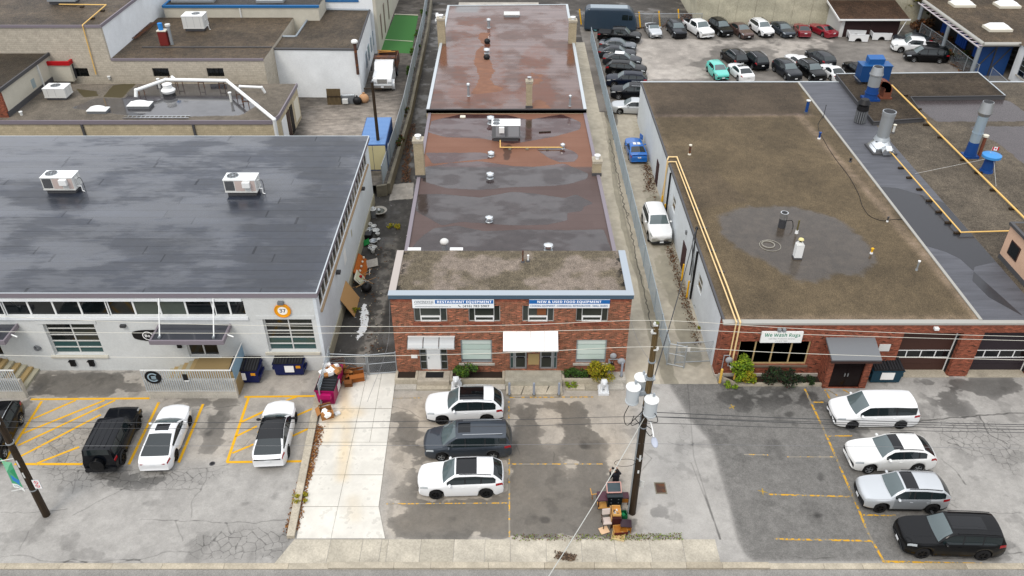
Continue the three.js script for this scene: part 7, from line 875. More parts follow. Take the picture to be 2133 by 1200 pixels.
// middle of the yard
yard(K.suv, 'black SUV with silver wheels seen from behind, beside the teal car', 'SUV', 'black', 1527,131,102, {clad: PT.black,railM: CM.chrome});yard(K.suv, 'black SUV seen from behind, right one of two', 'SUV', 'blackBlue', 1570,136,101, {clad: PT.black,railM: CM.chrome});yard(K.hatch, 'small teal hatchback behind the roof edge', 'hatchback', 'teal', 1493,157,-82);yard({...K.sedan,sun: [2.2,2.9], sunWide: true}, 'white sedan with dark sunroof beside the teal car', 'sedan', 'white', 1541,160,100);
yard(K.sedan, 'white sedan seen from behind, beside the grey wagon', 'sedan', 'white', 1662,140,103);yard({...K.suv,H: 1.58}, 'dark grey wagon seen from behind, right of a white sedan', 'station wagon', 'greyDark', 1706,132,103);yard({...K.suv,H: 1.62}, 'dark car behind the roof edge, leftmost of the row of four', 'SUV', 'greyDark', 1637,157,-78, {clad: PT.greyDark});yard({...K.suv,H: 1.66}, 'black SUV with silver hood behind the roof edge', 'SUV', 'black', 1687,158,-78, {clad: PT.black,railM: CM.chrome});yard({...K.coupe,H: 1.36,L: 4.5}, 'white coupe behind the roof edge and membrane strip', 'coupe', 'white', 1732,160,101);yard({...K.hatch}, 'black car nearly hidden behind the blue roof unit', 'hatchback', 'black', 1781,155,100);
yard(K.pickup, 'white pickup with open black bed near the shed', 'pickup truck', 'white', 1903,108,168, {extra: bedTub(K.pickup,true), clad: PT.white});yard({...K.van,sun: null}, 'black minivan in front of the white pickup', 'minivan', 'black', 1926,126,172);yard(K.sedan, 'dark sedan hidden behind the white pickup', 'sedan', 'greyDark', 1898,92,164);
// old rounded delivery van
{
const t = thing('delivery_van', 'old rounded blue grey delivery van at the corner of the yard', 'van', [0,0,0]), L = 6.6,W = 2.3,H = 2.9,s = new THREE.Shape();s.moveTo(-L / 2,0.5);s.lineTo(L / 2,0.5);s.quadraticCurveTo(L / 2 + 0.1,1.1,L / 2 - 0.05,1.4);s.quadraticCurveTo(L / 2 - 0.4,H - 0.2,L / 2 - 1.1,H);s.lineTo(-L / 2 + 0.5,H);s.quadraticCurveTo(-L / 2,H, -L / 2,H - 0.6);s.closePath();
part('body', [new THREE.ExtrudeGeometry(s, {depth: W - 0.5,bevelEnabled: true,bevelSize: 0.25,bevelThickness: 0.25,bevelSegments: 4,curveSegments: 8}).translate(0,0,-(W - 0.5) / 2)], PT.steel,t);part('roof', [bx(-L / 2 + 0.5,L / 2 - 1.1,H + 0.251,H + 0.27,-0.8,0.8)], plain('#8a959d', {roughness: 0.4}), t);
for (const z of [1,-1]) {part('side_window', [bx(1.5,2.3,1.7,2.4,z * 1.16 - 0.01,z * 1.16 + 0.01)], CM.glass,t);part('side_window', [bx(2.4,2.9,1.7,2.3,z * 1.155 - 0.01,z * 1.155 + 0.01)], CM.glass,t);part('door', [bx(1.35,2.35,0.5,1.6,z * 1.153 - 0.005,z * 1.153 + 0.008)], PT.steel,t);for (const x of [-2,2.3]) wheelAt(t,x,0.42,z * 0.95,0.42,z,plain('#6fb7c4'));}
part('windshield', [bc(L / 2 - 0.12,2.05,0,0.05,0.9,1.8,0,0,0.45)], CM.wind,t);setAt(t,1270,62,-4);
}
// dump truck in the raised yard
{
const t = thing('dump_truck', 'white dump truck with rusty brown open box by the white building', 'dump truck', [0,0,0]), W = 2.35;
const cab = new THREE.Shape();cab.moveTo(3.3,0.55);cab.lineTo(3.4,1.1);cab.quadraticCurveTo(3.35,1.6,3.0,1.66);cab.lineTo(1.75,1.85);cab.lineTo(1.2,2.55);cab.lineTo(0.1,2.6);cab.lineTo(0,0.55);cab.closePath();
part('cab', [new THREE.ExtrudeGeometry(cab, {depth: W - 0.44,bevelEnabled: true,bevelSize: 0.1,bevelThickness: 0.12,bevelSegments: 3}).translate(0,0,-(W - 0.44) / 2)], PT.white,t);part('windshield', [bc(1.53,2.24,0,0.05,0.76,1.72,0,0,0.665)], CM.wind,t);
for (const z of [1,-1]) {part('side_window', [bx(0.3,1.15,1.85,2.4,z * 1.08 - 0.01,z * 1.08 + 0.012)], CM.glass,t);part('headlight', [bx(3.36,3.5,0.95,1.2,z * 0.82 - 0.2,z * 0.82 + 0.2)], CM.lamp,t);part('mirror', [bx(1.35,1.5,1.7,2.2,z * 1.4 - 0.06,z * 1.4 + 0.06)], CM.trim,t);part('fender', [new THREE.CylinderGeometry(0.6,0.6,0.35,14,1,false, -Math.PI / 2,Math.PI).rotateX(Math.PI / 2).rotateZ(Math.PI / 2).translate(2.5,0.55,z * 1.1)], PT.white,t);wheelAt(t,2.5,0.47,z * 1.0,0.47,z,CM.rim);wheelAt(t, -1.7,0.47,z * 0.95,0.47,z,CM.rim);}
part('grille', [bx(3.38,3.52,1.0,1.5,-0.55,0.55)], CM.chrome,t);part('bumper', [bx(3.35,3.62,0.5,0.8,-1.1,1.1)], CM.chrome,t);part('licence_plate', [bx(3.621,3.64,0.58,0.72,-0.16,0.16)], CM.plate,t);part('chassis', [bx(-3.2,1.6,0.55,0.85,-0.5,0.5)], CM.under,t);
const b = new THREE.Group();b.name = 'dump_box';t.add(b);const rb = M.rust;part('floor', [bx(-3.6,-0.3,1.0,1.1,-1.15,1.15)], rb,b);part('side_board', [bx(-3.6,-0.3,1.1,2.3,1.07,1.15)], rb,b);part('side_board', [bx(-3.6,-0.3,1.1,2.3,-1.15,-1.07)], rb,b);part('tail_board', [bx(-3.68,-3.6,1.1,2.3,-1.15,1.15)], rb,b);part('head_board', [bx(-0.3,-0.2,1.0,2.9,-1.2,1.2), bx(-0.2,0.45,2.75,2.9,-1.2,1.2)], rb,b);part('rubble', [bx(-3.5,-0.4,1.102,1.3,-1.0,1.0)], plain('#7b5a2e', {roughness: 1}), b);part('plank', [bc(-3.0,2.35,0.2,0.12,0.05,2.0,0.12), bc(-3.3,2.4,0.5,0.12,0.05,1.6,-0.1)], plain('#b3813c'), b);
setAt(t,806,168,-90,YD);
}
// cut off pickup beds lying by the shed
for (const [px,py,deg,l] of [[1784,83,172, 'white cut off pickup bed with open tailgate near the shed'],[1831,80,176, 'white cut off pickup bed on its wheel arches beside the shed doors']]) {
const t = thing('pickup_bed', l, 'car part', [0,0,0]), w = 0.9;const sd = new THREE.Shape();sd.moveTo(-1.2,0);sd.lineTo(-0.5,0);sd.absarc(0,0,0.45,Math.PI,0,true);sd.lineTo(1.2,0);sd.lineTo(1.25,0.85);sd.lineTo(-1.25,0.85);sd.closePath();
for (const z of [w, -w]) part('side_panel', [new THREE.ExtrudeGeometry(sd, {depth: 0.12,bevelEnabled: false,curveSegments: 8}).translate(0,0.1,z - 0.06)], PT.white,t);part('floor', [bx(-1.2,1.2,0.35,0.42,-w + 0.062,w - 0.062)], CM.trim,t);part('front_panel', [bx(1.1,1.2,0.42,0.95,-w + 0.062,w - 0.062)], PT.white,t);part('rail', [bx(-1.25,1.25,0.952,1.0,w - 0.1,w + 0.08), bx(-1.25,1.25,0.952,1.0,-w - 0.08,-w + 0.1)], PT.white,t);setAt(t,px,py,deg);
}
// ---------------------------------------------------------------- fences and gates
// woven wire between two ground points, as crossing diagonal wires
function wireMesh(p,q,y0,y1,s = 0.075,w = 0.0055) {
const d = q.clone().sub(p), L = Math.hypot(d.x,d.z), h = y1 - y0,ux = d.x / L,uz = d.z / L,v = [], H = h;
for (const sg of [1,-1]) for (let k = -H;k < L;k += s * 1.414) {// line from (k,0) to (k+H,H), clipped to 0..L
let a = Math.max(0,k), b = Math.min(L,k + H);if (b - a < 0.02) continue;let ya = a - k,yb = b - k;if (sg < 0) {ya = H - ya;yb = H - yb;}
const A = [p.x + ux * a,y0 + ya,p.z + uz * a], B = [p.x + ux * b,y0 + yb,p.z + uz * b], o = w * 0.707;
const quad = (e1,e2)=>{v.push(...[A[0] - e1[0], A[1] - e1[1], A[2] - e1[2]],...[B[0] - e1[0], B[1] - e1[1], B[2] - e1[2]],...[B[0] + e1[0], B[1] + e1[1], B[2] + e1[2]],...[A[0] - e1[0], A[1] - e1[1], A[2] - e1[2]],...[B[0] + e1[0], B[1] + e1[1], B[2] + e1[2]],...[A[0] + e1[0], A[1] + e1[1], A[2] + e1[2]]);};
quad([-ux * o * sg,o, -uz * o * sg]);quad([-uz * w * 0.8,0,ux * w * 0.8]);
}
const g = new THREE.BufferGeometry();g.setAttribute('position', new THREE.BufferAttribute(new Float32Array(v),3));g.computeVertexNormals();return g;
}
function chainFence(label,P,h,o = {}) {
const t = thing(o.gate ? 'swing_gate' : 'chain_fence', label,o.gate ? 'gate' : 'fence', [0,0,0]), y0 = o.y ?? 0,m = o.m ?? M.galvDull,post = o.post ?? M.galv;
for (let i = 0;i < P.length;i++) mesh('post', cyl(P[i].x,y0 - 0.02,y0 + h + 0.08,P[i].z,0.045,0.045,8), post,t);
for (let i = 0;i < P.length - 1;i++) {const a = P[i], b = P[i + 1];mesh('rail', bar(V3(a.x,y0 + h,a.z), V3(b.x,y0 + h,b.z),0.032,6), post,t);if (o.bottom || o.gate) mesh('rail', bar(V3(a.x,y0 + 0.12,a.z), V3(b.x,y0 + 0.12,b.z),0.03,6), post,t);if (o.gate) mesh('rail', bar(V3(a.x,y0 + h * 0.56,a.z), V3(b.x,y0 + h * 0.56,b.z),0.025,6), post,t);if (o.brace) mesh('brace', [bar(V3(a.x,y0 + 0.1,a.z), V3(b.x,y0 + h,b.z),0.025,6), bar(V3(a.x,y0 + h,a.z), V3(b.x,y0 + 0.1,b.z),0.02,6)], post,t);mesh('wire_mesh', wireMesh(a,b,y0 + 0.06,y0 + h,o.s ?? 0.085,o.w ?? 0.0045), m,t);}
return t;
}
const FX = 10.42,lineP = (x,z0,z1,n)=>Array.from({length: n + 1},(_,i)=>V3(x,0,mix(z0,z1,i / n)));
chainFence('long blue grey chain link fence between the concrete lane and the parked cars', lineP(FX, -107,-41.8,22),1.95, {m: plain('#8c9aa3', {roughness: 0.5}), post: plain('#96a2aa', {roughness: 0.5}), s: 0.075,w: 0.0052});
{const lg = [V3(FX,0,-41.75), V3(11.5,0,-41.4)];chainFence('short chain link gate leaf at the street end of the lane fence', lg,1.85, {gate: true});
const g = [V3(10.55 + 0.35,0,-41.0), V3(XR - 0.15,0,-41.3)];chainFence('wide chain link gate across the side drive with small white sign', [at(1405,758), at(1488,754)].map((p)=>V3(p.x,0,p.z)),1.8, {gate: true});const a = at(1433,738,1.0), s = mesh('gate_sign', bc(a.x,1.25,at(1433,757).z + 0.05,0.32,0.4,0.02), M.offWhite);tag(s, 'small white sign hung on the wide chain link gate', 'sign');}
chainFence('cross braced chain link fence standing on the low wall beside the left lot', [at(668,772), at(655,850)].map((p)=>V3(-12.0,0,p.z)),1.75, {y: 0.2,brace: true,m: plain('#a5b2ba', {roughness: 0.5}), s: 0.07,w: 0.006});
{const z = at(750,776).z;chainFence('left leaf of the chain link gates closing the dark alley', [V3(-12.0,0,z + 0.1), V3(-9.55,0,z + 0.25)],1.7, {gate: true});chainFence('right leaf of the chain link gates closing the dark alley', [V3(-9.45,0,z + 0.3), V3(CL - 0.1,0,z + 0.05)],1.75, {gate: true});}
{// slatted grey fence on the raised yard
const t = thing('slat_fence', 'pale grey slatted fence on top of the mossy retaining wall', 'fence', [0,0,0]), pth = [[806,386],[833,300],[850,238],[868,150],[888,60],[896,0]].map(([x,y])=>at(x,y,YD).add(V3(-0.35,0,0)));
for (let i = 0;i < pth.length - 1;i++) {const a = pth[i], b = pth[i + 1], L = a.distanceTo(b), n = Math.round(L / 2.6);for (let k = 0;k < n;k++) {const p = a.clone().lerp(b,k / n), q = a.clone().lerp(b, (k + 1) / n), an = Math.atan2(q.x - p.x,q.z - p.z), g = [];mesh('post', cyl(p.x,YD,YD + 1.95,p.z,0.045,0.045,8), M.galv,t);mesh('rail', bar(p.clone().setY(YD + 1.9), q.clone().setY(YD + 1.9),0.035,6), M.galv,t);for (let j = 0;j < 18;j++) {if (hsh(i * 40 + k,j) < 0.06) continue;const c = p.clone().lerp(q, (j + 0.5) / 18);g.push(bc(c.x,YD + 0.97,c.z,0.015,1.75 + hsh(j,k) * 0.06,0.1,an));} mesh('slat_panel', g,hsh(i,k) > 0.5 ? plain('#8f9ba4', {roughness: 0.55}) : plain('#9aa6ae', {roughness: 0.55}), t);}}
}
chainFence('chain link fence at the back of the car yard', [1212,1262,1300,1355,1405,1455].map((x)=>{const p = at(x,50);return V3(p.x,0,-113.2);}),1.9);
chainFence('chain link fence along the right side of the car yard', [[1912,78],[1932,92],[1958,110],[1980,128],[2006,150],[2030,168]].map(([x,y])=>at(x,y)),1.9);
chainFence('chain link fence beside the right workshop wall', [[2058,170],[2095,205],[2125,235],[2150,262],[2190,305]].map(([x,y])=>at(x,y)),1.7);
for (const [px,py,l] of [[1211,52, 'leaning yellow post beside the old delivery van'],[1334,58, 'leaning yellow post left of the silver convertible'],[1375,56, 'leaning yellow post right of the silver convertible'],[1415,52, 'leaning yellow post behind the dark grey SUV']]) {const a = at(px,py), t = thing('yellow_post', l, 'post', a);mesh('pole', bar(V3(0,0,0), V3(-0.35,2.1,-0.3),0.1,10), M.yellow,t);mesh('foot', cyl(0,-0.02,0.08,0,0.16), M.concreteOld,t);}
// ---------------------------------------------------------------- waste bins
function dumpster(label,p,turn,w,d,h,col,o = {}) {
const t = thing('dumpster', label, 'waste container', p,turn), m = plain(col, {roughness: 0.4}), g = new THREE.BoxGeometry(w,h,d), P = g.attributes.position;for (let i = 0;i < P.count;i++) if (P.getY(i) < 0) {P.setX(i,P.getX(i) * 0.94);P.setZ(i,P.getZ(i) * 0.86);} else if (P.getZ(i) < 0 && !o.flat) P.setY(i,P.getY(i) + 0.18);g.computeVertexNormals();
mesh('body', [g.translate(0,h / 2 + 0.12,0)], m,t);mesh('rim', [bx(-w / 2 - 0.04,w / 2 + 0.04,h + 0.06,h + 0.12,d / 2,d / 2 + 0.05), bx(-w / 2 - 0.05,-w / 2,h + 0.02,h + 0.12,-d / 2,d / 2), bx(w / 2,w / 2 + 0.05,h + 0.02,h + 0.12,-d / 2,d / 2)], m,t);
for (const s of [-1,1]) mesh('fork_pocket', bx(s * (w / 2 + 0.01), s * (w / 2 + 0.13),0.5,0.7,-d * 0.35,d * 0.35), m,t);
for (const s of [-1,1]) for (const z of [-1,1]) mesh('caster', new THREE.CylinderGeometry(0.08,0.08,0.06,10).rotateZ(Math.PI / 2).translate(s * w * 0.38,0.08,z * d * 0.3), M.rubber,t);
const n = o.lids ?? 2,an = o.flat ? 0 : Math.atan2(0.18,d);for (let i = 0;i < n;i++) {const a = -w / 2 + (i / 2) * w + 0.02,b = -w / 2 + ((i + 1) / 2) * w - 0.02,l = mesh('lid', [bc((a + b) / 2,h + 0.17 + (o.flat ? 0 : 0.09),0.02,b - a,0.035,d + 0.08,0,an)], M.rubber,t);const r = [];for (let k = 0;k < 5;k++) r.push(bc(mix(a,b, (k + 0.5) / 5), h + 0.205 + (o.flat ? 0 : 0.09),0.02,(b - a) * 0.1,0.05,d * 0.92,0,an));mesh('lid_rib', r,plain('#232427', {roughness: 0.7}), l);}
if (o.paper) mesh('notice', bx(o.paper[0], o.paper[1],0.42,h - 0.05,d / 2 - 0.03,d / 2 + 0.012).applyMatrix4(new THREE.Matrix4()), M.paper,t);if (o.orange) mesh('sticker', bx(o.orange,o.orange + 0.3,h - 0.25,h - 0.05,d / 2 - 0.02,d / 2 + 0.014), plain('#cf8d1c'), t);return t;
}
{let a = at(603,788);dumpster('dark blue waste container under the window, with white notice', V3(a.x,0,a.z - 0.7),0.02,1.95,1.15,1.0, '#0f1a4a', {paper: [-0.25,0.35], orange: 0.5});a = at(500,806);dumpster('dark blue waste container at the end of the barred landing', V3(a.x + 0.35,0,a.z - 0.8),0,1.85,1.2,1.05, '#10194a', {paper: [-0.5,0.1], orange: 0.45});a = at(1843,802);dumpster('teal blue waste container between porch and brown garage door', V3(a.x,0,a.z - 0.65),0,2.0,1.2,1.05, '#123848', {paper: [-0.4,0.45]});
a = at(694,818);const D = dumpster('magenta waste container overflowing with paper and boxes', V3(a.x - 0.1,0.03,a.z),-Math.PI / 2 - 0.06,2.5,1.2,1.15, '#8f0d4e', {lids: 0,flat: true});const l = mesh('lid', [bx(0.1,1.25,1.28,1.32,-0.62,0.62)], M.rubber,D);mesh('lid_rib', [0.25,0.5,0.75,1.0].map((x)=>bx(x,x + 0.1,1.322,1.36,-0.55,0.55)), plain('#2a2c30'), l);mesh('chute', [prism([[1.2,-0.45],[1.5,-0.4],[1.5,0.4],[1.2,0.45]].map(([x,z])=>V3(x,0,z)),0.75,1.1)], plain('#a01258', {roughness: 0.4}), D);mesh('notice', bx(-0.1,0.5,0.5,1.1,-0.63,-0.61), M.offWhite,D);
mesh('cavity', bx(-1.2,0.08,1.272,1.276,-0.55,0.55), M.black,D);const g = [];for (let i = 0;i < 16;i++) g.push(bc(rr(-1.1,0), rr(1.3,1.5), rr(-0.5,0.5), rr(0.25,0.5), rr(0.15,0.3), rr(0.2,0.45), rr(0,3), rr(-0.5,0.5), rr(-0.5,0.5)));const pp = mesh('paper_waste', g.slice(0,10), M.paper,D);mesh('cardboard_waste', g.slice(10), M.cardboard,D);
}
function openBox(label,p,turn,w,d,h,o = {}) {const t = thing('cardboard_box', label, 'box', p,turn), m = o.m ?? M.cardboard;mesh('side', bx(-w / 2,w / 2,0,h, -d / 2,-d / 2 + 0.02), m,t);mesh('side', bx(-w / 2,w / 2,0,h,d / 2 - 0.02,d / 2), m,t);mesh('end', bx(-w / 2,-w / 2 + 0.02,0,h, -d / 2 + 0.02,d / 2 - 0.02), m,t);mesh('end', bx(w / 2 - 0.02,w / 2,0,h, -d / 2 + 0.02,d / 2 - 0.02), m,t);mesh('bottom', bx(-w / 2 + 0.02,w / 2 - 0.02,0.005,0.03,-d / 2 + 0.02,d / 2 - 0.02), M.cardboardDark,t);if (o.closed) mesh('top', bx(-w / 2 + 0.01,w / 2 - 0.01,h - 0.03,h + 0.002,-d / 2 + 0.02,d / 2 - 0.02), m,t);else {mesh('flap', bc(0,h + 0.1,d / 2 + 0.1,w,0.015,0.28,0,0.8), m,t);mesh('flap', bc(-w / 2 - 0.12,h + 0.06,0,0.28,0.015,d,0,0,0.5), m,t);mesh('flap', bc(0,h + 0.12,-d / 2 - 0.05,w,0.015,0.25,0,-1.1), m,t);} if (o.tilt) t.rotation.z = o.tilt;return t;}
{const b = (px,py,y)=>at(px,py,y);openBox('big open dark cardboard box behind the magenta container', b(707,777,0.04),0.3,0.9,0.7,0.8, {m: M.cardboardDark});openBox('closed tan cardboard box on the kerb side behind the container', b(696,783,0.2),0.1,0.55,0.45,0.45, {closed: true});openBox('wide brown open cardboard box by the gate', b(744,790,0.04),0.25,0.95,0.6,0.5, {m: plain('#8e5426', {roughness: 0.9})});openBox('torn flat box leaning at the gate', b(733,780,0.04),-0.4,0.6,0.5,0.4, {m: M.cardboard});openBox('small dark open box beside the container', b(727,800,0.04),0.1,0.5,0.6,0.45, {m: M.cardboardDark});const q = openBox('round sided cardboard box of rubbish in front of the container', b(681,866,0.04),0.4,0.75,0.7,0.5, {});
const p2 = b(680,864,0.5), w = thing('paper_bundle', 'crumpled white paper bundle heaped in the front cardboard box', 'rubbish', p2);for (let i = 0;i < 6;i++) mesh('sheet', new THREE.IcosahedronGeometry(rr(0.14,0.24),0).translate(rr(-0.25,0.25), rr(0,0.25), rr(-0.2,0.2)), i % 3 ? M.paper : M.cardboard,w);const c = b(703,864,0.03), pc = mesh('paper_scrap', bc(c.x,0.12,c.z,0.35,0.18,0.25,0.6,0.2), M.offWhite);tag(pc, 'small white carton lying on the driveway by the container', 'rubbish');}
// ---------------------------------------------------------------- things in the dark alley
{const lean = (label,px,py,w,h,th,m,ry,dx,cat = 'board', nm = 'leaning_board')=>{const a = ax(px,py,XL + 0.75), t = thing(nm,label,cat, [XL + 0.85,0,a.z]);const g = new THREE.BoxGeometry(th,h,w).rotateZ(dx).translate(-h / 2 * Math.sin(dx) + 0.0,h / 2 * Math.cos(dx),0);mesh('sheet', g,m,t);return t;};
const o = lean('orange brown board with knobs leaning on the white side wall', 758,545,2.6,1.1,0.12,plain('#a5581a', {roughness: 0.5}),0,0.75);for (let i = 0;i < 4;i++) mesh('knob', new THREE.SphereGeometry(0.1,10,7).translate(-0.3 + i * 0.0,0.62,-1.0 + i * 0.62), M.cream,o);mesh('back', new THREE.BoxGeometry(0.08,1.05,2.5).rotateZ(0.75).translate(-0.43,0.35,0), M.black,o);
lean('large bare plywood sheet leaning at the alley side', 738,620,2.4,1.9,0.03,M.ply,0,0.5);const f = lean('pale framed panel with red flower leaning below the orange board', 752,566,1.3,0.9,0.05,M.cream,0,0.7, 'panel');mesh('frame', new THREE.BoxGeometry(0.02,0.7,1.05).rotateZ(0.7).translate(-0.25,0.375,0), plain('#b9bb9c'), f);mesh('flower', new THREE.SphereGeometry(0.13,10,7).translate(-0.2,0.42,-0.1), M.red,f);
const sl = thing('stone_slab', 'pale square slab leaning beside the orange board', 'slab', [at(776,553).x,0,at(776,553).z]);mesh('sheet', bc(0,0.22,0,0.9,0.06,0.75,0.2,0.35,0.2), M.concrete,sl);mesh('prop', bc(0,0.06,0,0.3,0.1,0.3), M.concreteOld,sl);
const st = thing('scrap_wood', 'heap of loose sticks and broken laths in the alley', 'wood scraps', at(758,590));for (let i = 0;i < 16;i++) {const a = V3(rr(-0.8,0.6), rr(0,0.5), rr(-0.7,0.7)), b2 = a.clone().add(V3(rr(-0.9,0.9), rr(-0.1,0.35), rr(-0.9,0.9)));b2.y = Math.max(0.03,b2.y);mesh('lath', bar(a,b2,rr(0.015,0.035),4), i % 3 ? M.ply : M.offWhite,st);}
const bg = thing('rubbish_bag', 'black rubbish bag by the scrap wood', 'bag', at(764,606));mesh('bag', new THREE.SphereGeometry(0.42,12,9).scale(1,0.8,0.9).translate(0,0.32,0), M.black,bg);mesh('knot', cyl(0,0.62,0.76,0,0.06,0.1), M.black,bg);
const ft = thing('fountain_basin', 'round scalloped stone fountain basin in the alley', 'fountain', at(790,446));mesh('bowl', new THREE.LatheGeometry([[0.12,0],[0.3,0.05],[0.3,0.12],[0.62,0.3],[0.72,0.38],[0.7,0.42],[0.55,0.34],[0.05,0.26]].map(([a,b])=>new THREE.Vector2(a,b)),28), M.concrete,ft);mesh('water', cyl(0,0.3,0.335,0,0.5,0.5,24), plain('#3d4034', {roughness: 0.05}), ft);mesh('finial', new THREE.SphereGeometry(0.14,12,8).translate(0,0.42,0), M.stone,ft);
const dr = thing('steel_drum', 'grey drum with pale lid beside the fountain basin', 'drum', at(778,452));mesh('drum', cyl(0,0,0.75,0,0.26,0.26,18), M.midGrey,dr);mesh('lid', cyl(0,0.75,0.8,0,0.3,0.3,18), M.offWhite,dr);mesh('top', new THREE.SphereGeometry(0.16,10,6).translate(0.05,0.86,0), M.stone,dr);
const pot = ['white plastic pot', 'pale round pot', 'grey metal bowl', 'white bucket', 'clay grey pot'];const spots = [[771,472,0.2,0.3],[779,474,0.24,0.2],[771,482,0.26,0.25],[783,482,0.3,0.14],[767,488,0.16,0.35],[772,494,0.14,0.35],[787,490,0.18,0.2],[778,505,0.34,0.18],[789,500,0.14,0.12],[773,514,0.2,0.12],[780,518,0.2,0.2],[777,526,0.18,0.32],[770,520,0.12,0.2]];
const where = ['farthest of the pot heap', 'at the far right of the pot heap', 'behind the dark box', 'widest in the middle of the pot heap', 'against the wall in the pot heap', 'tall in the middle of the pot heap', 'beside the yellow weeds', 'wide one near the green sheet', 'small one amid the weeds', 'small yellowish near the orange board', 'low one beside the orange board', 'nearest of the pot heap', 'tucked behind the orange board'];
spots.forEach(([px,py,r,h], i)=>{const t = thing('flower_pot', pot[i % 5] + ', ' + where[i], 'pot', at(px,py));mesh('pot', new THREE.LatheGeometry([[r * 0.65,0],[r,h],[r * 0.88,h],[r * 0.6,0.04],[0,0.04]].map(([a,b])=>new THREE.Vector2(a,b)),16), i % 5 === 2 ? M.galv : i % 5 === 4 ? M.concreteGrey : M.offWhite,t);mesh('rim', new THREE.TorusGeometry(r * 0.96,0.02,5,16).rotateX(Math.PI / 2).translate(0,h,0), M.white,t);});
const db = thing('dark_crate', 'dark crate among the pots against the wall', 'crate', at(768,497));mesh('box', bx(-0.3,0.3,0,0.5,-0.35,0.35), M.black,db);mesh('top', bx(-0.25,0.25,0.502,0.52,-0.3,0.3), M.darkGrey,db);const gs = thing('green_sheet', 'green plastic sheet behind the pots', 'sheet', at(764,510));mesh('sheet', bc(0,0.25,0,0.5,0.05,0.6,0.2,0.3,0.4), plain('#1c7a3c', {roughness: 0.5}), gs);
}
// ---------------------------------------------------------------- front of the brick shop
const post = (label,px,py,h,Y = 0,m = M.grey)=>{const a = at(px,py,Y), t = thing('guard_post', label, 'bollard', [a.x,Y,a.z]);mesh('post', [cyl(0,0,h,0,0.075,0.075,12), new THREE.SphereGeometry(0.075,12,5,0,7,0,1.6).translate(0,h,0)], m,t);mesh('collar', cyl(0,0,0.03,0,0.12), M.concreteOld,t);};
const bl = plain('#8b929e', {roughness: 0.5});
post('grey guard post at the left end of the ramp', 1061,822,0.95,0.15,bl);post('grey guard post in the middle of the ramp', 1112,822,0.95,0.15,bl);post('grey guard post at the right end of the ramp', 1164,822,0.95,0.15,bl);post('grey guard post between the yellow bush and the gas meter', 1268,775,0.85,0.4,bl);post('grey guard post at the right corner of the brick shop', 1294,784,1.1,0.42,bl);
{const c = az(1277,738,ZC), t = thing('gas_meter', 'grey gas meter with two round bodies on the brick shop wall', 'gas meter', [0,0,0]);mesh('meter', new THREE.SphereGeometry(0.22,14,10).scale(1,1,0.6).translate(c.x,c.y,ZC + 0.16), M.grey,t);mesh('regulator', new THREE.SphereGeometry(0.24,14,10).scale(1.1,1,0.7).translate(c.x + 0.55,c.y - 0.42,ZC + 0.2), M.grey,t);mesh('pipework', pipe([V3(c.x - 0.25,0.45,ZC + 0.15), V3(c.x - 0.25,c.y - 0.3,ZC + 0.15), V3(c.x + 0.6,c.y - 0.3,ZC + 0.15)],0.035), M.grey,t);const h = thing('hose', 'dark coil of hose beside the gas meter', 'hose', [0,0,0]);mesh('coil', [0.22,0.17].map((r,i)=>new THREE.TorusGeometry(r,0.035,6,16).scale(0.5,1,1).translate(c.x - 0.02,1.05,ZC + 0.08 + i * 0.06)), M.black,h);mesh('hook', bc(c.x - 0.02,1.28,ZC + 0.06,0.05,0.05,0.12), M.galv,h);}
// ---------------------------------------------------------------- figures from a smooth field
function fieldGeo(f,c,half,res) {const mc = new MarchingCubes(res,M.stone,false,false,60000);mc.isolation = 0;for (let k = 0,i = 0;k < res;k++) for (let j = 0;j < res;j++) for (let q = 0;q < res;q++, i++) mc.field[i] = -f(c.x + (q - res / 2) / (res / 2) * half,c.y + (j - res / 2) / (res / 2) * half,c.z + (k - res / 2) / (res / 2) * half);mc.update();const n = mc.count,g = new THREE.BufferGeometry(), p = new Float32Array(n * 3);for (let i = 0;i < n;i++) {p[i * 3] = mc.positionArray[i * 3] * half + c.x;p[i * 3 + 1] = mc.positionArray[i * 3 + 1] * half + c.y;p[i * 3 + 2] = mc.positionArray[i * 3 + 2] * half + c.z;} g.setAttribute('position', new THREE.BufferAttribute(p,3));const m = BGU.mergeVertices(g,1e-4);m.computeVertexNormals();return m;}
const capd = (x,y,z, [ax_,ay,az_,ra,bx_,by,bz_,rb])=>{const dx = bx_ - ax_,dy = by - ay,dz = bz_ - az_,px = x - ax_,py = y - ay,pz = z - az_,t = cl((px * dx + py * dy + pz * dz) / (dx * dx + dy * dy + dz * dz + 1e-9));return Math.hypot(px - dx * t,py - dy * t,pz - dz * t) - mix(ra,rb,t);};
const smin = (a,b,k)=>{const h = cl(0.5 + 0.5 * (b - a) / k);return mix(b,a,h) - k * h * (1 - h);};
const body = (caps,k)=>(x,y,z)=>{let d = 9;for (const c of caps) d = smin(d,capd(x,y,z,c), k);return d;};
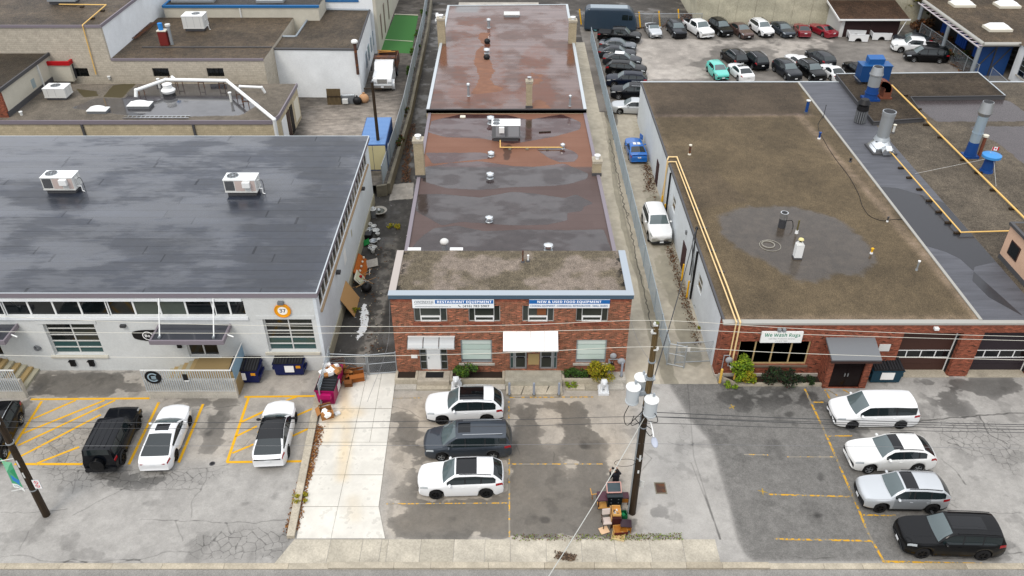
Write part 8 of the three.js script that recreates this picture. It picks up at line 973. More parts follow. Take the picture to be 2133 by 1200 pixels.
{// two seated stone lions on plinths
const caps = [[0,0.32,-0.14,0.2,0,0.42,-0.05,0.22],[0,0.42,-0.05,0.22,0,0.7,0.06,0.17],[0,0.84,0.1,0.21,0,0.88,0.12,0.2],[0,0.9,0.2,0.13,0,0.86,0.33,0.08],[0,0.66,0.12,0.18,0,0.72,0.16,0.17]];for (const s of [1,-1]) caps.push([s * 0.14,0.6,0.14,0.09,s * 0.15,0.22,0.24,0.07],[s * 0.15,0.22,0.24,0.075,s * 0.15,0.19,0.34,0.065],[s * 0.2,0.34,-0.1,0.14,s * 0.22,0.24,0.1,0.09],[s * 0.22,0.2,0.1,0.07,s * 0.23,0.19,0.22,0.055],[s * 0.13,1.02,0.08,0.05,s * 0.15,1.06,0.08,0.03]);caps.push([0.1,0.25,-0.3,0.05,0.26,0.5,-0.3,0.05]);
const f0 = body(caps,0.07), f = (x,y,z)=>{let d = f0(x,y,z);const r = Math.hypot(x,y - 0.82,(z - 0.05) * 1.3);if (r < 0.34 && z < 0.24) d -= 0.016 * Math.sin(Math.atan2(x,y - 0.82) * 12) * Math.sin(r * 40);for (const s of [1,-1]) d = Math.max(d,0.035 - Math.hypot(x - s * 0.075,y - 0.93,z - 0.325));return d;};
const lg = fieldGeo(f,V3(0,0.62,0),0.62,72);
const lion = thing('stone_lion', 'white seated stone lion behind the white SUV on the front walk', 'statue', [0,0,0]), o = new THREE.Mesh(lg,M.stone);o.name = 'lion';o.castShadow = true;lion.add(o);mesh('plinth', [bx(-0.34,0.34,0,0.17,-0.36,0.44), bx(-0.3,0.3,0.17,0.2,-0.32,0.4)], M.stone,lion);
const l2 = lion.clone();l2.name = numbered('stone_lion');scene.add(l2);l2.userData.label = 'white seated stone lion in front of the yellow bush';const a = at(951,815,0.0), b = at(1257,820);lion.position.set(a.x,0.13,-39.3);l2.position.set(b.x,0,b.z - 0.25);
}
{// person taking a picture beside the furniture
const a = at(1285,977,1.74), P = thing('person', 'person in dark clothes raising a small camera behind the furniture pile', 'person', [a.x,0,a.z + 0.05],0.35);
const legs = body([[0.1,0.92,0,0.1,0.11,0.5,0.02,0.075],[0.11,0.5,0.02,0.075,0.11,0.1,-0.02,0.05],[-0.1,0.92,0,0.1,-0.11,0.5,0.03,0.075],[-0.11,0.5,0.03,0.075,-0.12,0.1,0,0.05],[-0.06,0.94,0,0.11,0.06,0.94,0,0.11],[0.11,0.05,-0.02,0.05,0.11,0.04,-0.17,0.04],[-0.12,0.05,0,0.05,-0.13,0.04,-0.15,0.04]],0.05);
const top = body([[-0.06,0.98,0,0.13,0.06,0.98,0,0.13],[-0.08,1.18,0,0.13,0.08,1.18,0,0.13],[-0.13,1.38,0.01,0.1,0.13,1.38,0.01,0.1],[0,1.0,0,0.15,0,1.38,0,0.14],[0.19,1.4,0,0.07,0.3,1.2,-0.1,0.05],[0.3,1.2,-0.1,0.052,0.2,1.4,-0.27,0.042],[-0.19,1.4,0,0.07,-0.31,1.17,-0.06,0.05],[-0.31,1.17,-0.06,0.052,-0.3,1.44,-0.2,0.042]],0.05);
const g1 = fieldGeo((x,y,z)=>Math.min(legs(x,y,z), top(x,y,z)), V3(0,0.78,0),0.84,120);const skinF = body([[0,1.44,0.01,0.055,0,1.54,-0.01,0.05],[0,1.62,-0.01,0.088,0,1.58,-0.045,0.07],[0,1.59,-0.115,0.02,0,1.57,-0.105,0.02],[0.088,1.6,0,0.022,0.088,1.58,0,0.02],[-0.088,1.6,0,0.022,-0.088,1.58,0,0.02]],0.025);
const skin = plain('#a87860', {roughness: 0.6}), b1 = new THREE.Mesh(g1,plain('#101219', {roughness: 0.85}));b1.name = 'clothing';P.add(b1);const hd = new THREE.Mesh(fieldGeo(skinF,V3(0,1.57,-0.01),0.2,64), skin);hd.name = 'head';P.add(hd);const hair = new THREE.Mesh(fieldGeo((x,y,z)=>Math.max(capd(x,y,z, [0,1.65,0.005,0.092,0,1.61,0.025,0.088]),(1.6 - y) * 0.7 - z - 0.02), V3(0,1.63,0),0.16,48), plain('#17110e', {roughness: 0.8}));hair.name = 'hair';P.add(hair);
for (const [hx,hy,hz,s] of [[0.18,1.45,-0.31,1],[-0.29,1.5,-0.23,-1]]) {const c = [[hx,hy,hz,0.03,hx - s * 0.03,hy + 0.06,hz - 0.02,0.028]];for (let i = 0;i < 4;i++) {const o = (i - 1.5) * 0.02,l = [0.05,0.06,0.057,0.045][i];c.push([hx - s * 0.03 + o,hy + 0.07,hz - 0.02,0.009,hx - s * 0.05 + o,hy + 0.07 + l * 0.7,hz - 0.04,0.009],[hx - s * 0.05 + o,hy + 0.07 + l * 0.7,hz - 0.04,0.009,hx - s * 0.075 + o,hy + 0.07 + l * 0.75,hz - 0.035,0.008]);} c.push([hx - s * 0.02,hy + 0.02,hz - 0.02,0.012,hx - s * 0.06,hy + 0.05,hz - 0.045,0.009]);const hnd = new THREE.Mesh(fieldGeo(body(c,0.008), V3(hx - s * 0.03,hy + 0.05,hz - 0.03),0.11,56), skin);hnd.name = 'hand';P.add(hnd);}
const cam = thing('camera', 'small dark camera held up by the person in dark clothes', 'camera', [0,0,0]);const cp = V3(-0.1,1.6,-0.27).applyAxisAngle(V3(0,1,0),0.35).add(P.position);cam.position.copy(cp);cam.rotation.y = 0.35;mesh('body', bx(-0.07,0.07,-0.045,0.045,-0.03,0.03), M.black,cam);mesh('lens', new THREE.CylinderGeometry(0.032,0.035,0.07,12).rotateX(Math.PI / 2).translate(0,0,-0.065), M.darkGrey,cam);mesh('viewfinder', bx(-0.025,0.025,0.046,0.065,-0.02,0.03), M.black,cam);
}
// ---------------------------------------------------------------- furniture thrown out at the pole
{const F = (nm,label,cat,px,py,Y,turn)=>thing(nm,label,cat, [at(px,py,Y).x,0,at(px,py,Y).z], turn);
let t = F('dresser', 'black dresser with glass board on top behind the other furniture', 'dresser', 1279,1040,0.5,0.03);mesh('carcass', bx(-0.4,0.4,0.06,0.95,-0.25,0.25), plain('#1a2124', {roughness: 0.3}), t);mesh('top', bx(-0.43,0.43,0.952,0.985,-0.28,0.28), plain('#20282c', {roughness: 0.2}), t);for (let i = 0;i < 3;i++) {const d = mesh('drawer', bx(-0.37,0.37,0.12 + i * 0.28,0.37 + i * 0.28,0.251,0.27), plain('#14191c', {roughness: 0.3}), t);mesh('knob', [new THREE.SphereGeometry(0.02,8,6).translate(-0.2,0.25 + i * 0.28,0.285), new THREE.SphereGeometry(0.02,8,6).translate(0.2,0.25 + i * 0.28,0.285)], M.galv,d);}
t = F('framed_panel', 'dark glass panel in pink wooden frame leaning over the dresser', 'panel', 1279,1017,1.15,0.03);mesh('glass', bc(0,1.17,-0.04,0.7,0.02,0.5,0,0.5), plain('#3c474c', {roughness: 0.1}), t);mesh('frame', [bc(0,1.3,-0.28,0.82,0.05,0.05), bc(-0.39,1.17,-0.04,0.05,0.05,0.56,0,0.5), bc(0.39,1.17,-0.04,0.05,0.05,0.56,0,0.5), bc(0,1.04,0.21,0.82,0.05,0.05)], plain('#b98f86'), t);
t = F('table', 'dark red wooden table left of the black dresser', 'table', 1256,1042,0.4,0.05);mesh('tabletop', bx(-0.32,0.3,0.68,0.73,-0.35,0.3), plain('#4a2a34', {roughness: 0.25}), t);for (const x of [-0.28,0.26]) for (const z of [-0.31,0.26]) mesh('leg', bx(x - 0.03,x + 0.03,0,0.68,z - 0.03,z + 0.03), M.mahogany,t);mesh('shelf', bx(-0.3,0.35,0.12,0.16,-0.1,0.35), M.oak,t);mesh('side', bx(-0.3,0.28,0.4,0.679,-0.33,-0.3), M.mahogany,t);
t = F('chair_frame', 'broken chair arm of yellow wood at the left end of the pile', 'chair part', 1237,1030,0.3,0.3);mesh('arm', pipe([V3(-0.15,0.65,-0.2), V3(-0.15,0.4,0.05), V3(0.25,0.38,0.1)],0.03), M.oak,t);mesh('leg', bar(V3(-0.1,0,0.05), V3(-0.12,0.42,0.03),0.025), M.oakDark,t);
t = F('side_table', 'dark red low table between the dresser and the pole', 'table', 1301,1036,0.4,0);mesh('tabletop', bx(-0.25,0.22,0.55,0.6,-0.2,0.22), plain('#43222b', {roughness: 0.25}), t);for (const x of [-0.21,0.18]) for (const z of [-0.17,0.18]) mesh('leg', bx(x - 0.025,x + 0.025,0,0.55,z - 0.025,z + 0.025), M.mahogany,t);mesh('panel', bx(-0.22,0.19,0.2,0.5,0.19,0.21), M.oakDark,t);
t = F('desk', 'dark desk end with open yellow wooden drawer on top', 'desk', 1283,1076,0.5,0);mesh('carcass', bx(-0.26,0.26,0,0.72,-0.45,0.35), M.mahogany,t);mesh('side_edge', bx(-0.3,-0.262,0,0.8,-0.5,0.38), plain('#a9824f'), t);mesh('top', bx(-0.26,0.26,0.722,0.75,-0.45,0.35), M.mahogany,t);{const d = mesh('drawer', [bx(-0.22,0.24,0.752,0.77,-0.42,0.2)], M.oak,t);mesh('drawer_side', [bx(-0.22,-0.2,0.772,0.92,-0.42,0.2), bx(0.22,0.24,0.772,0.92,-0.42,0.2), bx(-0.198,0.218,0.772,0.92,-0.42,-0.4), bx(-0.198,0.218,0.772,0.92,0.16,0.2)], plain('#c79a58'), d);for (let i = 0;i < 5;i++) mesh('clutter', bc(rr(-0.1,0.18),0.8,rr(-0.2,0.1),0.12,0.04,0.07,rr(0,3)), i % 2 ? M.darkGrey : M.offWhite,d);}
t = F('dining_chair', 'beige upholstered chair with dark arms beside the desk', 'chair', 1263,1088,0.3,0.12);mesh('seat', new THREE.BoxGeometry(0.46,0.08,0.44).translate(0,0.47,0.05), plain('#b9aca4', {roughness: 0.9}), t);mesh('backrest', [bc(-0.0,0.88,-0.25,0.42,0.36,0.06,0,-0.15)], plain('#beb2aa', {roughness: 0.9}), t);for (const s of [-1,1]) {mesh('leg', bar(V3(s * 0.2,0,0.24), V3(s * 0.2,0.44,0.22),0.022), M.black,t);mesh('leg', bar(V3(s * 0.2,0,-0.26), V3(s * 0.2,0.75,-0.24),0.022), M.black,t);mesh('armrest', pipe([V3(s * 0.24,0.44,0.2), V3(s * 0.25,0.67,0.18), V3(s * 0.24,0.68,-0.24)],0.022), plain('#4b3428'), t);}
t = F('crate', 'green plastic crate between the desk and the pole', 'crate', 1298,1072,0.2,0.1);const gm = plain('#0c5a35', {roughness: 0.45});mesh('side', [bx(-0.2,0.2,0,0.32,-0.2,-0.18)], gm,t);mesh('side', [bx(-0.2,0.2,0,0.32,0.18,0.2)], gm,t);mesh('end', [bx(-0.2,-0.18,0,0.32,-0.178,0.178)], gm,t);mesh('end', [bx(0.18,0.2,0,0.32,-0.178,0.178)], gm,t);mesh('bottom', bx(-0.178,0.178,0.01,0.03,-0.178,0.178), gm,t);mesh('contents', bc(0,0.18,0,0.2,0.12,0.2,0.5), plain('#157a49'), t);
t = F('nightstand', 'dark nightstand with open oak front leaning at the pole foot', 'cabinet', 1303,1097,0.25,-0.08);mesh('top', bx(-0.3,0.3,0.5,0.54,-0.25,0.25), plain('#33242b', {roughness: 0.3}), t);mesh('side', bx(-0.29,-0.26,0,0.5,-0.24,0.24), M.oakDark,t);mesh('side', bx(0.26,0.29,0,0.5,-0.24,0.24), M.oakDark,t);mesh('back', bx(-0.26,0.26,0,0.5,-0.24,-0.22), M.black,t);mesh('shelf', bx(-0.258,0.258,0.22,0.25,-0.22,0.22), M.oakDark,t);
t = F('drawer_box', 'oak drawer box with dark red front lying on the kerb edge', 'drawer', 1292,1104,0.15,0.1);mesh('back', bx(-0.36,0.36,0,0.3,-0.24,-0.22), M.oak,t);mesh('bottom', bc(0,0.16,0,0.7,0.02,0.44,0,0.25), M.oakDark,t);mesh('front', bx(-0.37,0.37,0,0.22,0.22,0.25), plain('#4a1418', {roughness: 0.4}), t);mesh('side', bx(-0.36,-0.34,0,0.28,-0.218,0.218), M.oak,t);mesh('side', bx(0.34,0.36,0,0.28,-0.218,0.218), M.oak,t);
const bd = mesh('plywood_board', bc(at(1258,1106).x,0.06,at(1258,1106).z,0.5,0.02,0.42,0.35,0.06,0.03), plain('#caa987', {roughness: 0.7}));tag(bd, 'pale square plywood board lying flat in front of the chair', 'board');t = F('tray', 'cream drawer tray lying on the sidewalk edge', 'drawer', 1288,1117,0.05,-0.25);mesh('bottom', bx(-0.32,0.32,0.03,0.05,-0.24,0.24), plain('#b79a68'), t);mesh('rim', [bx(-0.34,0.34,0.02,0.14,-0.26,-0.242), bx(-0.34,0.34,0.02,0.14,0.242,0.26), bx(-0.34,-0.322,0.02,0.14,-0.24,0.24), bx(0.322,0.34,0.02,0.14,-0.24,0.24)], plain('#c8b384'), t);
}
{const a = at(1376,1017), t = thing('storm_drain', 'rusty square drain grate in the asphalt right of the pole', 'drain grate', [a.x,0,a.z]);mesh('frame', [bx(-0.32,0.32,0.002,0.02,-0.42,-0.35), bx(-0.32,0.32,0.002,0.02,0.35,0.42), bx(-0.32,-0.26,0.002,0.02,-0.35,0.35), bx(0.26,0.32,0.002,0.02,-0.35,0.35)], M.concreteOld,t);mesh('grate', bx(-0.26,0.26,0.003,0.012,-0.35,0.35), plain('#4a382c', {roughness: 0.8}), t);mesh('bar', [-0.25,-0.15,-0.05,0.05,0.15,0.25].map((z)=>bx(-0.25,0.25,0.0121,0.022,z - 0.02,z + 0.02)), M.rust,t);}
{const a = at(442,966), t = thing('manhole', 'small round drain in the cracked asphalt behind the white sedan', 'drain', [a.x,0,a.z]);mesh('ring', new THREE.TorusGeometry(0.14,0.03,6,20).rotateX(Math.PI / 2).translate(0,0.005,0), M.flash,t);mesh('cover', cyl(0,0.002,0.012,0,0.13), M.black,t);}
// blue container behind the warehouse
{const c1 = at(806,318,YD), t = thing('shipping_container', 'blue corrugated shipping container in the raised yard behind the warehouse', 'shipping container', [-12.9,YD, -71.5],0.03), m = plain('#1f3f70', {roughness: 0.45}), w = 1.22,L = 3.1,H = 2.6,g = [];mesh('box', bx(-w,w,0,H, -L,L), m,t);for (let z = -L + 0.2;z < L - 0.1;z += 0.3) g.push(bx(w,w + 0.035,0.15,H - 0.15,z,z + 0.15));mesh('corrugation', g,plain('#1a3866', {roughness: 0.45}), t);const r = [];for (let z = -L + 0.2;z < L - 0.1;z += 0.3) r.push(bx(-w + 0.1,w - 0.1,H,H + 0.02,z,z + 0.15));mesh('roof_rib', r,plain('#5f84b4', {roughness: 0.4}), t);mesh('roof', bx(-w + 0.05,w - 0.05,H + 0.001,H + 0.008,-L + 0.05,L - 0.05), plain('#5478a8', {roughness: 0.4}), t);mesh('door', [bx(-w + 0.05,-0.02,0.1,H - 0.1,L,L + 0.04)], plain('#b5ad86'), t);mesh('door', [bx(0.02,w - 0.05,0.1,H - 0.1,L,L + 0.04)], plain('#b5ad86'), t);const tex = canvasTex(128,256,(q)=>{q.fillStyle = '#1f4a86';q.fillRect(0,0,128,256);q.fillStyle = '#dfe5ee';q.font = 'bold 40px sans-serif';for (let i = 0;i < 4;i++) q.fillRect(30,30 + i * 55,60,30);});const f = new THREE.Mesh(new THREE.PlaneGeometry(1.2,1.9).rotateY(Math.PI / 2).translate(w + 0.04,1.35,1.7), std({map: tex}));f.name = 'marking';t.add(f);}
// rubbish by the white building
{const a = at(697,218,YD), t = thing('wood_panel', 'weathered wooden panel leaning on the white building', 'board', [a.x,YD,a.z - 0.1]);mesh('panel', bc(0,0.85,0,1.5,1.75,0.06,0,-0.15), M.wood,t);mesh('batten', bc(0,0.9,0.05,1.5,0.12,0.05,0,-0.15), M.poleDark,t);const b = at(728,216,YD), q = thing('machine', 'grey machine with white box beside the wooden panel', 'machine', [b.x,YD,b.z - 0.3]);mesh('body', bx(-0.9,0.6,0,0.8,-0.3,0.3), M.midGrey,q);mesh('box', bx(-0.7,-0.1,0.1,0.6,0.3,0.6), M.offWhite,q);mesh('pipe', bar(V3(-0.8,0.85,0.1), V3(0.6,0.9,0.1),0.12), M.galv,q);const c = at(745,217,YD), r = thing('rubbish_bag', 'black rubbish bag at the corner of the white building', 'bag', [c.x,YD,c.z]);mesh('bag', new THREE.SphereGeometry(0.5,12,9).scale(1,0.95,0.8).translate(0,0.4,0), M.black,r);mesh('knot', cyl(0,0.85,0.98,0,0.06,0.1), M.black,r);const d = at(759,213,YD), s = thing('rubbish_bag', 'pale brown sack beside the black rubbish bag', 'bag', [d.x,YD,d.z]);mesh('sack', new THREE.SphereGeometry(0.55,12,9).scale(1,1,0.8).translate(0,0.45,0), plain('#b48d6a', {roughness: 0.9}), s);mesh('neck', cyl(0,0.95,1.1,0,0.1,0.15), plain('#a07a58'), s);}
// ---------------------------------------------------------------- utility poles and wires
const PZ = -29.35,PX = 6.6;
{
const t = thing('utility_pole', 'tall weathered wooden utility pole with street lamp in front of the brick shop', 'utility pole', [PX,0,PZ]);
mesh('shaft', cyl(0,-0.2,8.2,0,0.2,0.165,16), M.poleDark,t);mesh('top_shaft', cyl(0,8.2,13.2,0,0.163,0.13,16), std({...rep(T.wood,0.6,2.5), roughness: 1,color: new THREE.Color(0.8,0.7,0.48)}), t);mesh('conduit', bar(V3(-0.24,0,0.06), V3(-0.2,7.6,0.05),0.045,8), M.galv,t);mesh('top_cap', cyl(0,13.2,13.22,0,0.12,0.12,14), plain('#5d6139'), t);
for (const [y,s] of [[13.35,-0.12],[12.9,-0.2],[11.9,0.16]]) mesh('insulator', [cyl(s,y - 0.2,y - 0.05,0.15,0.03), cyl(s,y - 0.1,y + 0.02,0.15,0.07,0.04,10), bc(s / 2,y - 0.18,0.08,0.2,0.05,0.2)], M.offWhite,t);
mesh('bracket', [bc(0.0,9.9,0.02,0.5,0.08,0.34), bc(-0.3,9.0,0.05,0.5,0.1,0.12), bc(0.15,8.85,0.2,0.12,0.1,0.4)], M.galv,t);mesh('band', [10.9,9.95,8.9,8.0,6.6,4.4].map((y)=>cyl(0,y,y + 0.07,0,0.185,0.185,14)), M.galvDull,t);
mesh('lamp_arm', tube([V3(0.1,7.3,0.1), V3(0.22,7.35,0.4), V3(0.28,7.25,0.85), V3(0.3,7.1,1.2)],0.035,8), M.white,t);mesh('lamp_head', new THREE.SphereGeometry(1,14,10).scale(0.17,0.1,0.36).translate(0.32,7.0,1.45), plain('#aab0bd', {roughness: 0.4}), t);mesh('number_tag', [bx(-0.04,0.05,4.3,4.75,0.19,0.2), bx(-0.04,0.05,3.4,3.62,0.19,0.2)], M.offWhite,t);
mesh('notice', bc(0.3,2.3,-0.05,0.3,0.5,0.02,-0.4), M.offWhite,t);
const loops = (P,r = 0.02)=>mesh('cable_loop', tube(P.map((p)=>V3(...p)), r,5,30), M.black,t);loops([[-0.9,8.35,0.3],[-1.1,7.7,0.4],[-0.9,7.1,0.4],[-0.55,7.5,0.35],[-0.2,8.0,0.3],[0,8.4,0.2]]);loops([[-0.6,7.65,0.3],[-0.7,7.1,0.4],[-0.3,7.2,0.3],[0.0,7.6,0.25],[0.3,8.3,0.8],[0.45,7.9,0.95],[0.1,7.4,0.4]]);loops([[-0.5,7.4,0.25],[-0.2,7.0,0.3],[0.0,6.8,0.2]]);loops([[0.1,6.9,0.2],[0.45,6.6,0.3],[0.35,6.2,0.25],[0.12,6.5,0.2]]);mesh('cable_loop', new THREE.TorusGeometry(0.55,0.012,5,26).rotateX(0.4).translate(-0.75,4.2,0.2), M.black,t);
for (const [x,y,z,l] of [[-0.74,8.4,0.1, 'pale grey transformer on the left of the wooden pole'],[0.12,7.95,0.5, 'pale grey transformer on the street side of the wooden pole'],[-0.26,8.4,-0.6, 'pale grey transformer half hidden behind the wooden pole']]) {const g = thing('transformer', l, 'transformer', [PX + x,y,PZ + z]), gm = plain('#b4babd', {roughness: 0.4});mesh('tank', [cyl(0,0,0.95,0,0.31,0.33,22), cyl(0,0.05,0.1,0,0.34,0.34,22)], gm,g);mesh('lid', [cyl(0,0.951,1.0,0,0.36,0.36,22), cyl(0,1.0,1.05,0,0.33,0.1,22)], M.white,g);mesh('bushing', [cyl(0.12,1.04,1.25,-0.15,0.045), cyl(0.12,1.12,1.15,-0.15,0.075)], M.galv,g);mesh('bracket', bc(-x * 0.45,0.5,-z * 0.45,Math.abs(x) * 0.6 + 0.1,0.12,Math.abs(z) * 0.6 + 0.1), M.galvDull,g);}
}
{const a = at(97,1073), t = thing('street_pole', 'dark utility pole with green banner at the lower left', 'utility pole', [a.x,0,a.z]);mesh('shaft', cyl(0,-0.1,13,0,0.2,0.13,16), M.poleDark,t);mesh('tag', [bx(-0.03,0.05,4.0,4.5,0.185,0.2), bx(-0.03,0.05,3.2,3.6,0.19,0.2)], M.offWhite,t);mesh('band', [2.1,5.6].map((y)=>cyl(0,y,y + 0.08,0,0.2,0.2,14)), M.galv,t);
const b = thing('street_banner', 'green and blue street banner hung from the dark pole', 'banner', [a.x,0,a.z]);mesh('arm', [bar(V3(-0.15,4.5,0.02), V3(-0.95,4.55,0.3),0.025), bar(V3(-0.15,2.25,0.02), V3(-0.95,2.3,0.3),0.025)], M.offWhite,b);const tex = canvasTex(128,320,(g,w,h)=>{g.fillStyle = '#4a9a72';g.fillRect(0,0,w,h);g.fillStyle = '#7cc09a';g.beginPath();g.moveTo(0,0);g.lineTo(128,0);g.lineTo(0,150);g.fill();g.fillStyle = '#2e8a5c';g.beginPath();g.moveTo(128,60);g.lineTo(128,200);g.lineTo(40,130);g.fill();g.fillStyle = '#2a78bd';g.beginPath();g.moveTo(20,180);g.lineTo(128,190);g.lineTo(90,270);g.lineTo(20,240);g.fill();g.fillStyle = '#e4e8e6';g.fillRect(0,276,w,44);g.fillStyle = '#456';g.font = 'bold 26px sans-serif';g.fillText('STREET', 10,308);});
const pg = new THREE.PlaneGeometry(0.8,2.2,6,6), pp = pg.attributes.position;for (let i = 0;i < pp.count;i++) pp.setZ(i,0.04 * Math.sin(pp.getX(i) * 6 + pp.getY(i)));pg.computeVertexNormals();const f = new THREE.Mesh(pg.rotateY(-0.35).translate(-0.57,3.4,0.17), std({map: tex,side: THREE.DoubleSide,roughness: 0.7}));f.name = 'cloth';b.add(f);
const s = thing('parking_sign', 'small white no parking sign with two red rings on the dark pole', 'sign', [a.x,0,a.z]);const tx = canvasTex(96,160,(g)=>{g.fillStyle = '#e8e8e8';g.fillRect(0,0,96,160);for (const y of [44,112]) {g.strokeStyle = '#c22a35';g.lineWidth = 9;g.beginPath();g.arc(48,y,26,0,7);g.stroke();g.beginPath();g.moveTo(30,y - 18);g.lineTo(66,y + 18);g.stroke();g.fillStyle = '#222';g.font = 'bold 30px sans-serif';g.fillText('P', 38,y + 11);}});mesh('plate', bx(0.22,0.6,2.3,2.95,0.09,0.12), M.galv,s);mesh('bracket', bx(0.1,0.25,2.55,2.62,0.06,0.088), M.galv,s);const p = new THREE.Mesh(new THREE.PlaneGeometry(0.38,0.65).translate(0.41,2.625,0.124), std({map: tx}));p.name = 'print';s.add(p);
const g = thing('transformer', 'pale transformer drum at the left picture edge', 'transformer', [a.x + 0.05,7.35,a.z + 0.5]);mesh('tank', cyl(0,0,0.95,0,0.31,0.33,22), plain('#b4babd'), g);mesh('lid', [cyl(0,0.951,1.0,0,0.36,0.36,22)], M.white,g);mesh('bushing', cyl(0.1,1,1.2,0,0.05), M.galv,g);}
const wire = (label,P,r,m,sag = 0)=>tag(mesh('power_line', tube(P,r,5,P.length * 14), m), label, 'wire');
{// conductors between this pole and its neighbours to the left and right
const LXp = -25.4,RXp = 40,sagged = (a,b,s,n = 6)=>Array.from({length: n + 1},(_,i)=>{const k = i / n,p = a.clone().lerp(b,k);p.y -= s * 4 * k * (1 - k);return p;}), lite = plain('#c9c7bb', {roughness: 0.5}), dk = plain('#3a3b3d', {roughness: 0.6}), mid = plain('#77787a', {roughness: 0.6});
const W = (yL,yC,yR,s,m,r,l,z = 0)=>wire(l, [...sagged(V3(LXp - 6,yL,PZ + z), V3(PX,yC,PZ + z), s),...sagged(V3(PX,yC,PZ + z), V3(RXp,yR,PZ + z), s * 0.6).slice(1)], r,m);
W(14.3,13.35,12.4,0.75,lite,0.0105, 'highest pale power line crossing the whole picture');W(12.95,12.92,11.9,0.25,lite,0.0105, 'second pale power line crossing the picture', 0.1);W(11.7,11.9,11.0,0.55,lite,0.012, 'third pale power line just above the doors', 0.12);
W(7.3,7.5,6.6,0.3,dk,0.013, 'upper dark cable over the parked cars', 0.2);W(6.9,7.05,6.2,0.3,dk,0.013, 'lower dark cable over the parked cars', 0.2);W(5.45,5.55,5.1,0.1,mid,0.009, 'lowest thin cable across the lots', 0.15);
wire('dark cable leaving the pole to the right, upper one of three', sagged(V3(PX + 0.3,7.9,PZ + 0.3), V3(RXp,6.8,PZ + 0.2),0.3),0.018,dk);wire('dark cable leaving the pole to the right, just under the upper one', sagged(V3(PX + 0.3,7.6,PZ + 0.3), V3(RXp,6.5,PZ + 0.25),0.3),0.018,dk);
wire('twisted black service cable from the pole to the white side wall', sagged(V3(PX + 0.1,9.0,PZ), ax(1452,472,XR - 0.05),0.5),0.03,dk);wire('white striped cable slanting over the street from the pole', sagged(V3(PX,7.4,PZ + 0.1), V3(1.0,9.2,-18.2),0.25),0.02,plain('#b9bab4', {roughness: 0.5}));wire('thin service wire from the pole to the brick shop corner', sagged(V3(PX - 0.1,11.0,PZ), V3(CR - 0.1,5.2,ZC + 0.1),0.4),0.01,mid);wire('thin wire strung along the brick shop edge over the alley', [V3(CL - 0.02,6.2,ZC - 0.05), V3(CL - 0.35,3.2,-39.9), V3(-9.0,0.9,-37.2)],0.012,mid);
const m = thing('service_mast', 'dark service mast and cables on the white side wall', 'mast', [0,0,0]), a = ax(1452,472,XR - 0.1);mesh('mast', bar(V3(XR - 0.1,1.5,a.z), V3(XR - 0.1,RY + 1.1,a.z),0.05), M.darkGrey,m);mesh('weather_head', new THREE.SphereGeometry(0.12,10,7).translate(XR - 0.1,RY + 1.1,a.z), M.black,m);mesh('cable', [tube([V3(XR - 0.1,RY + 1.0,a.z), V3(XR - 0.3,RY + 0.4,a.z + 0.2), V3(XR - 0.12,2.4,a.z + 0.5), V3(XR - 0.1,1.2,a.z + 0.6)],0.025), tube([V3(XR - 0.1,RY + 1.0,a.z), V3(XR - 0.2,RY + 0.2,a.z + 0.5), V3(XR - 0.1,2.0,a.z + 0.9)],0.02)], M.black,m);
}
{const pole = (label,px,py,Y,h,r,m)=>{const a = at(px,py,Y), t = thing('utility_pole', label, 'utility pole', [a.x,Y,a.z]);mesh('shaft', cyl(0,-0.1,h,0,r,r * 0.75,12), m,t);mesh('cap', cyl(0,h,h + 0.05,0,r * 0.8), M.flash,t);mesh('crossarm', bc(0,h - 0.6,0,1.6,0.12,0.12), m,t);};pole('dark wooden pole standing in front of the blue container', 793,345,YD,8.2,0.17,M.poleDark);pole('thick brown pole in front of the concrete wall behind the white SUV', 1558,48,0,11,0.24,M.poleWood);pole('thin dark pole by the wall behind the black SUV', 1469,40,0,11,0.1,M.poleDark);pole('grey steel pole at the top left corner', 19,32,4,9,0.16,M.galvDull);const a = at(1910,30), t = thing('steel_post', 'blue steel post at the corner of the workshop', 'post', [a.x,0,a.z]);mesh('post', cyl(0,0,8,0,0.3,0.3,10), plain('#557a94', {roughness: 0.5}), t);mesh('foot', cyl(0,0,0.1,0,0.5), M.concreteOld,t);}
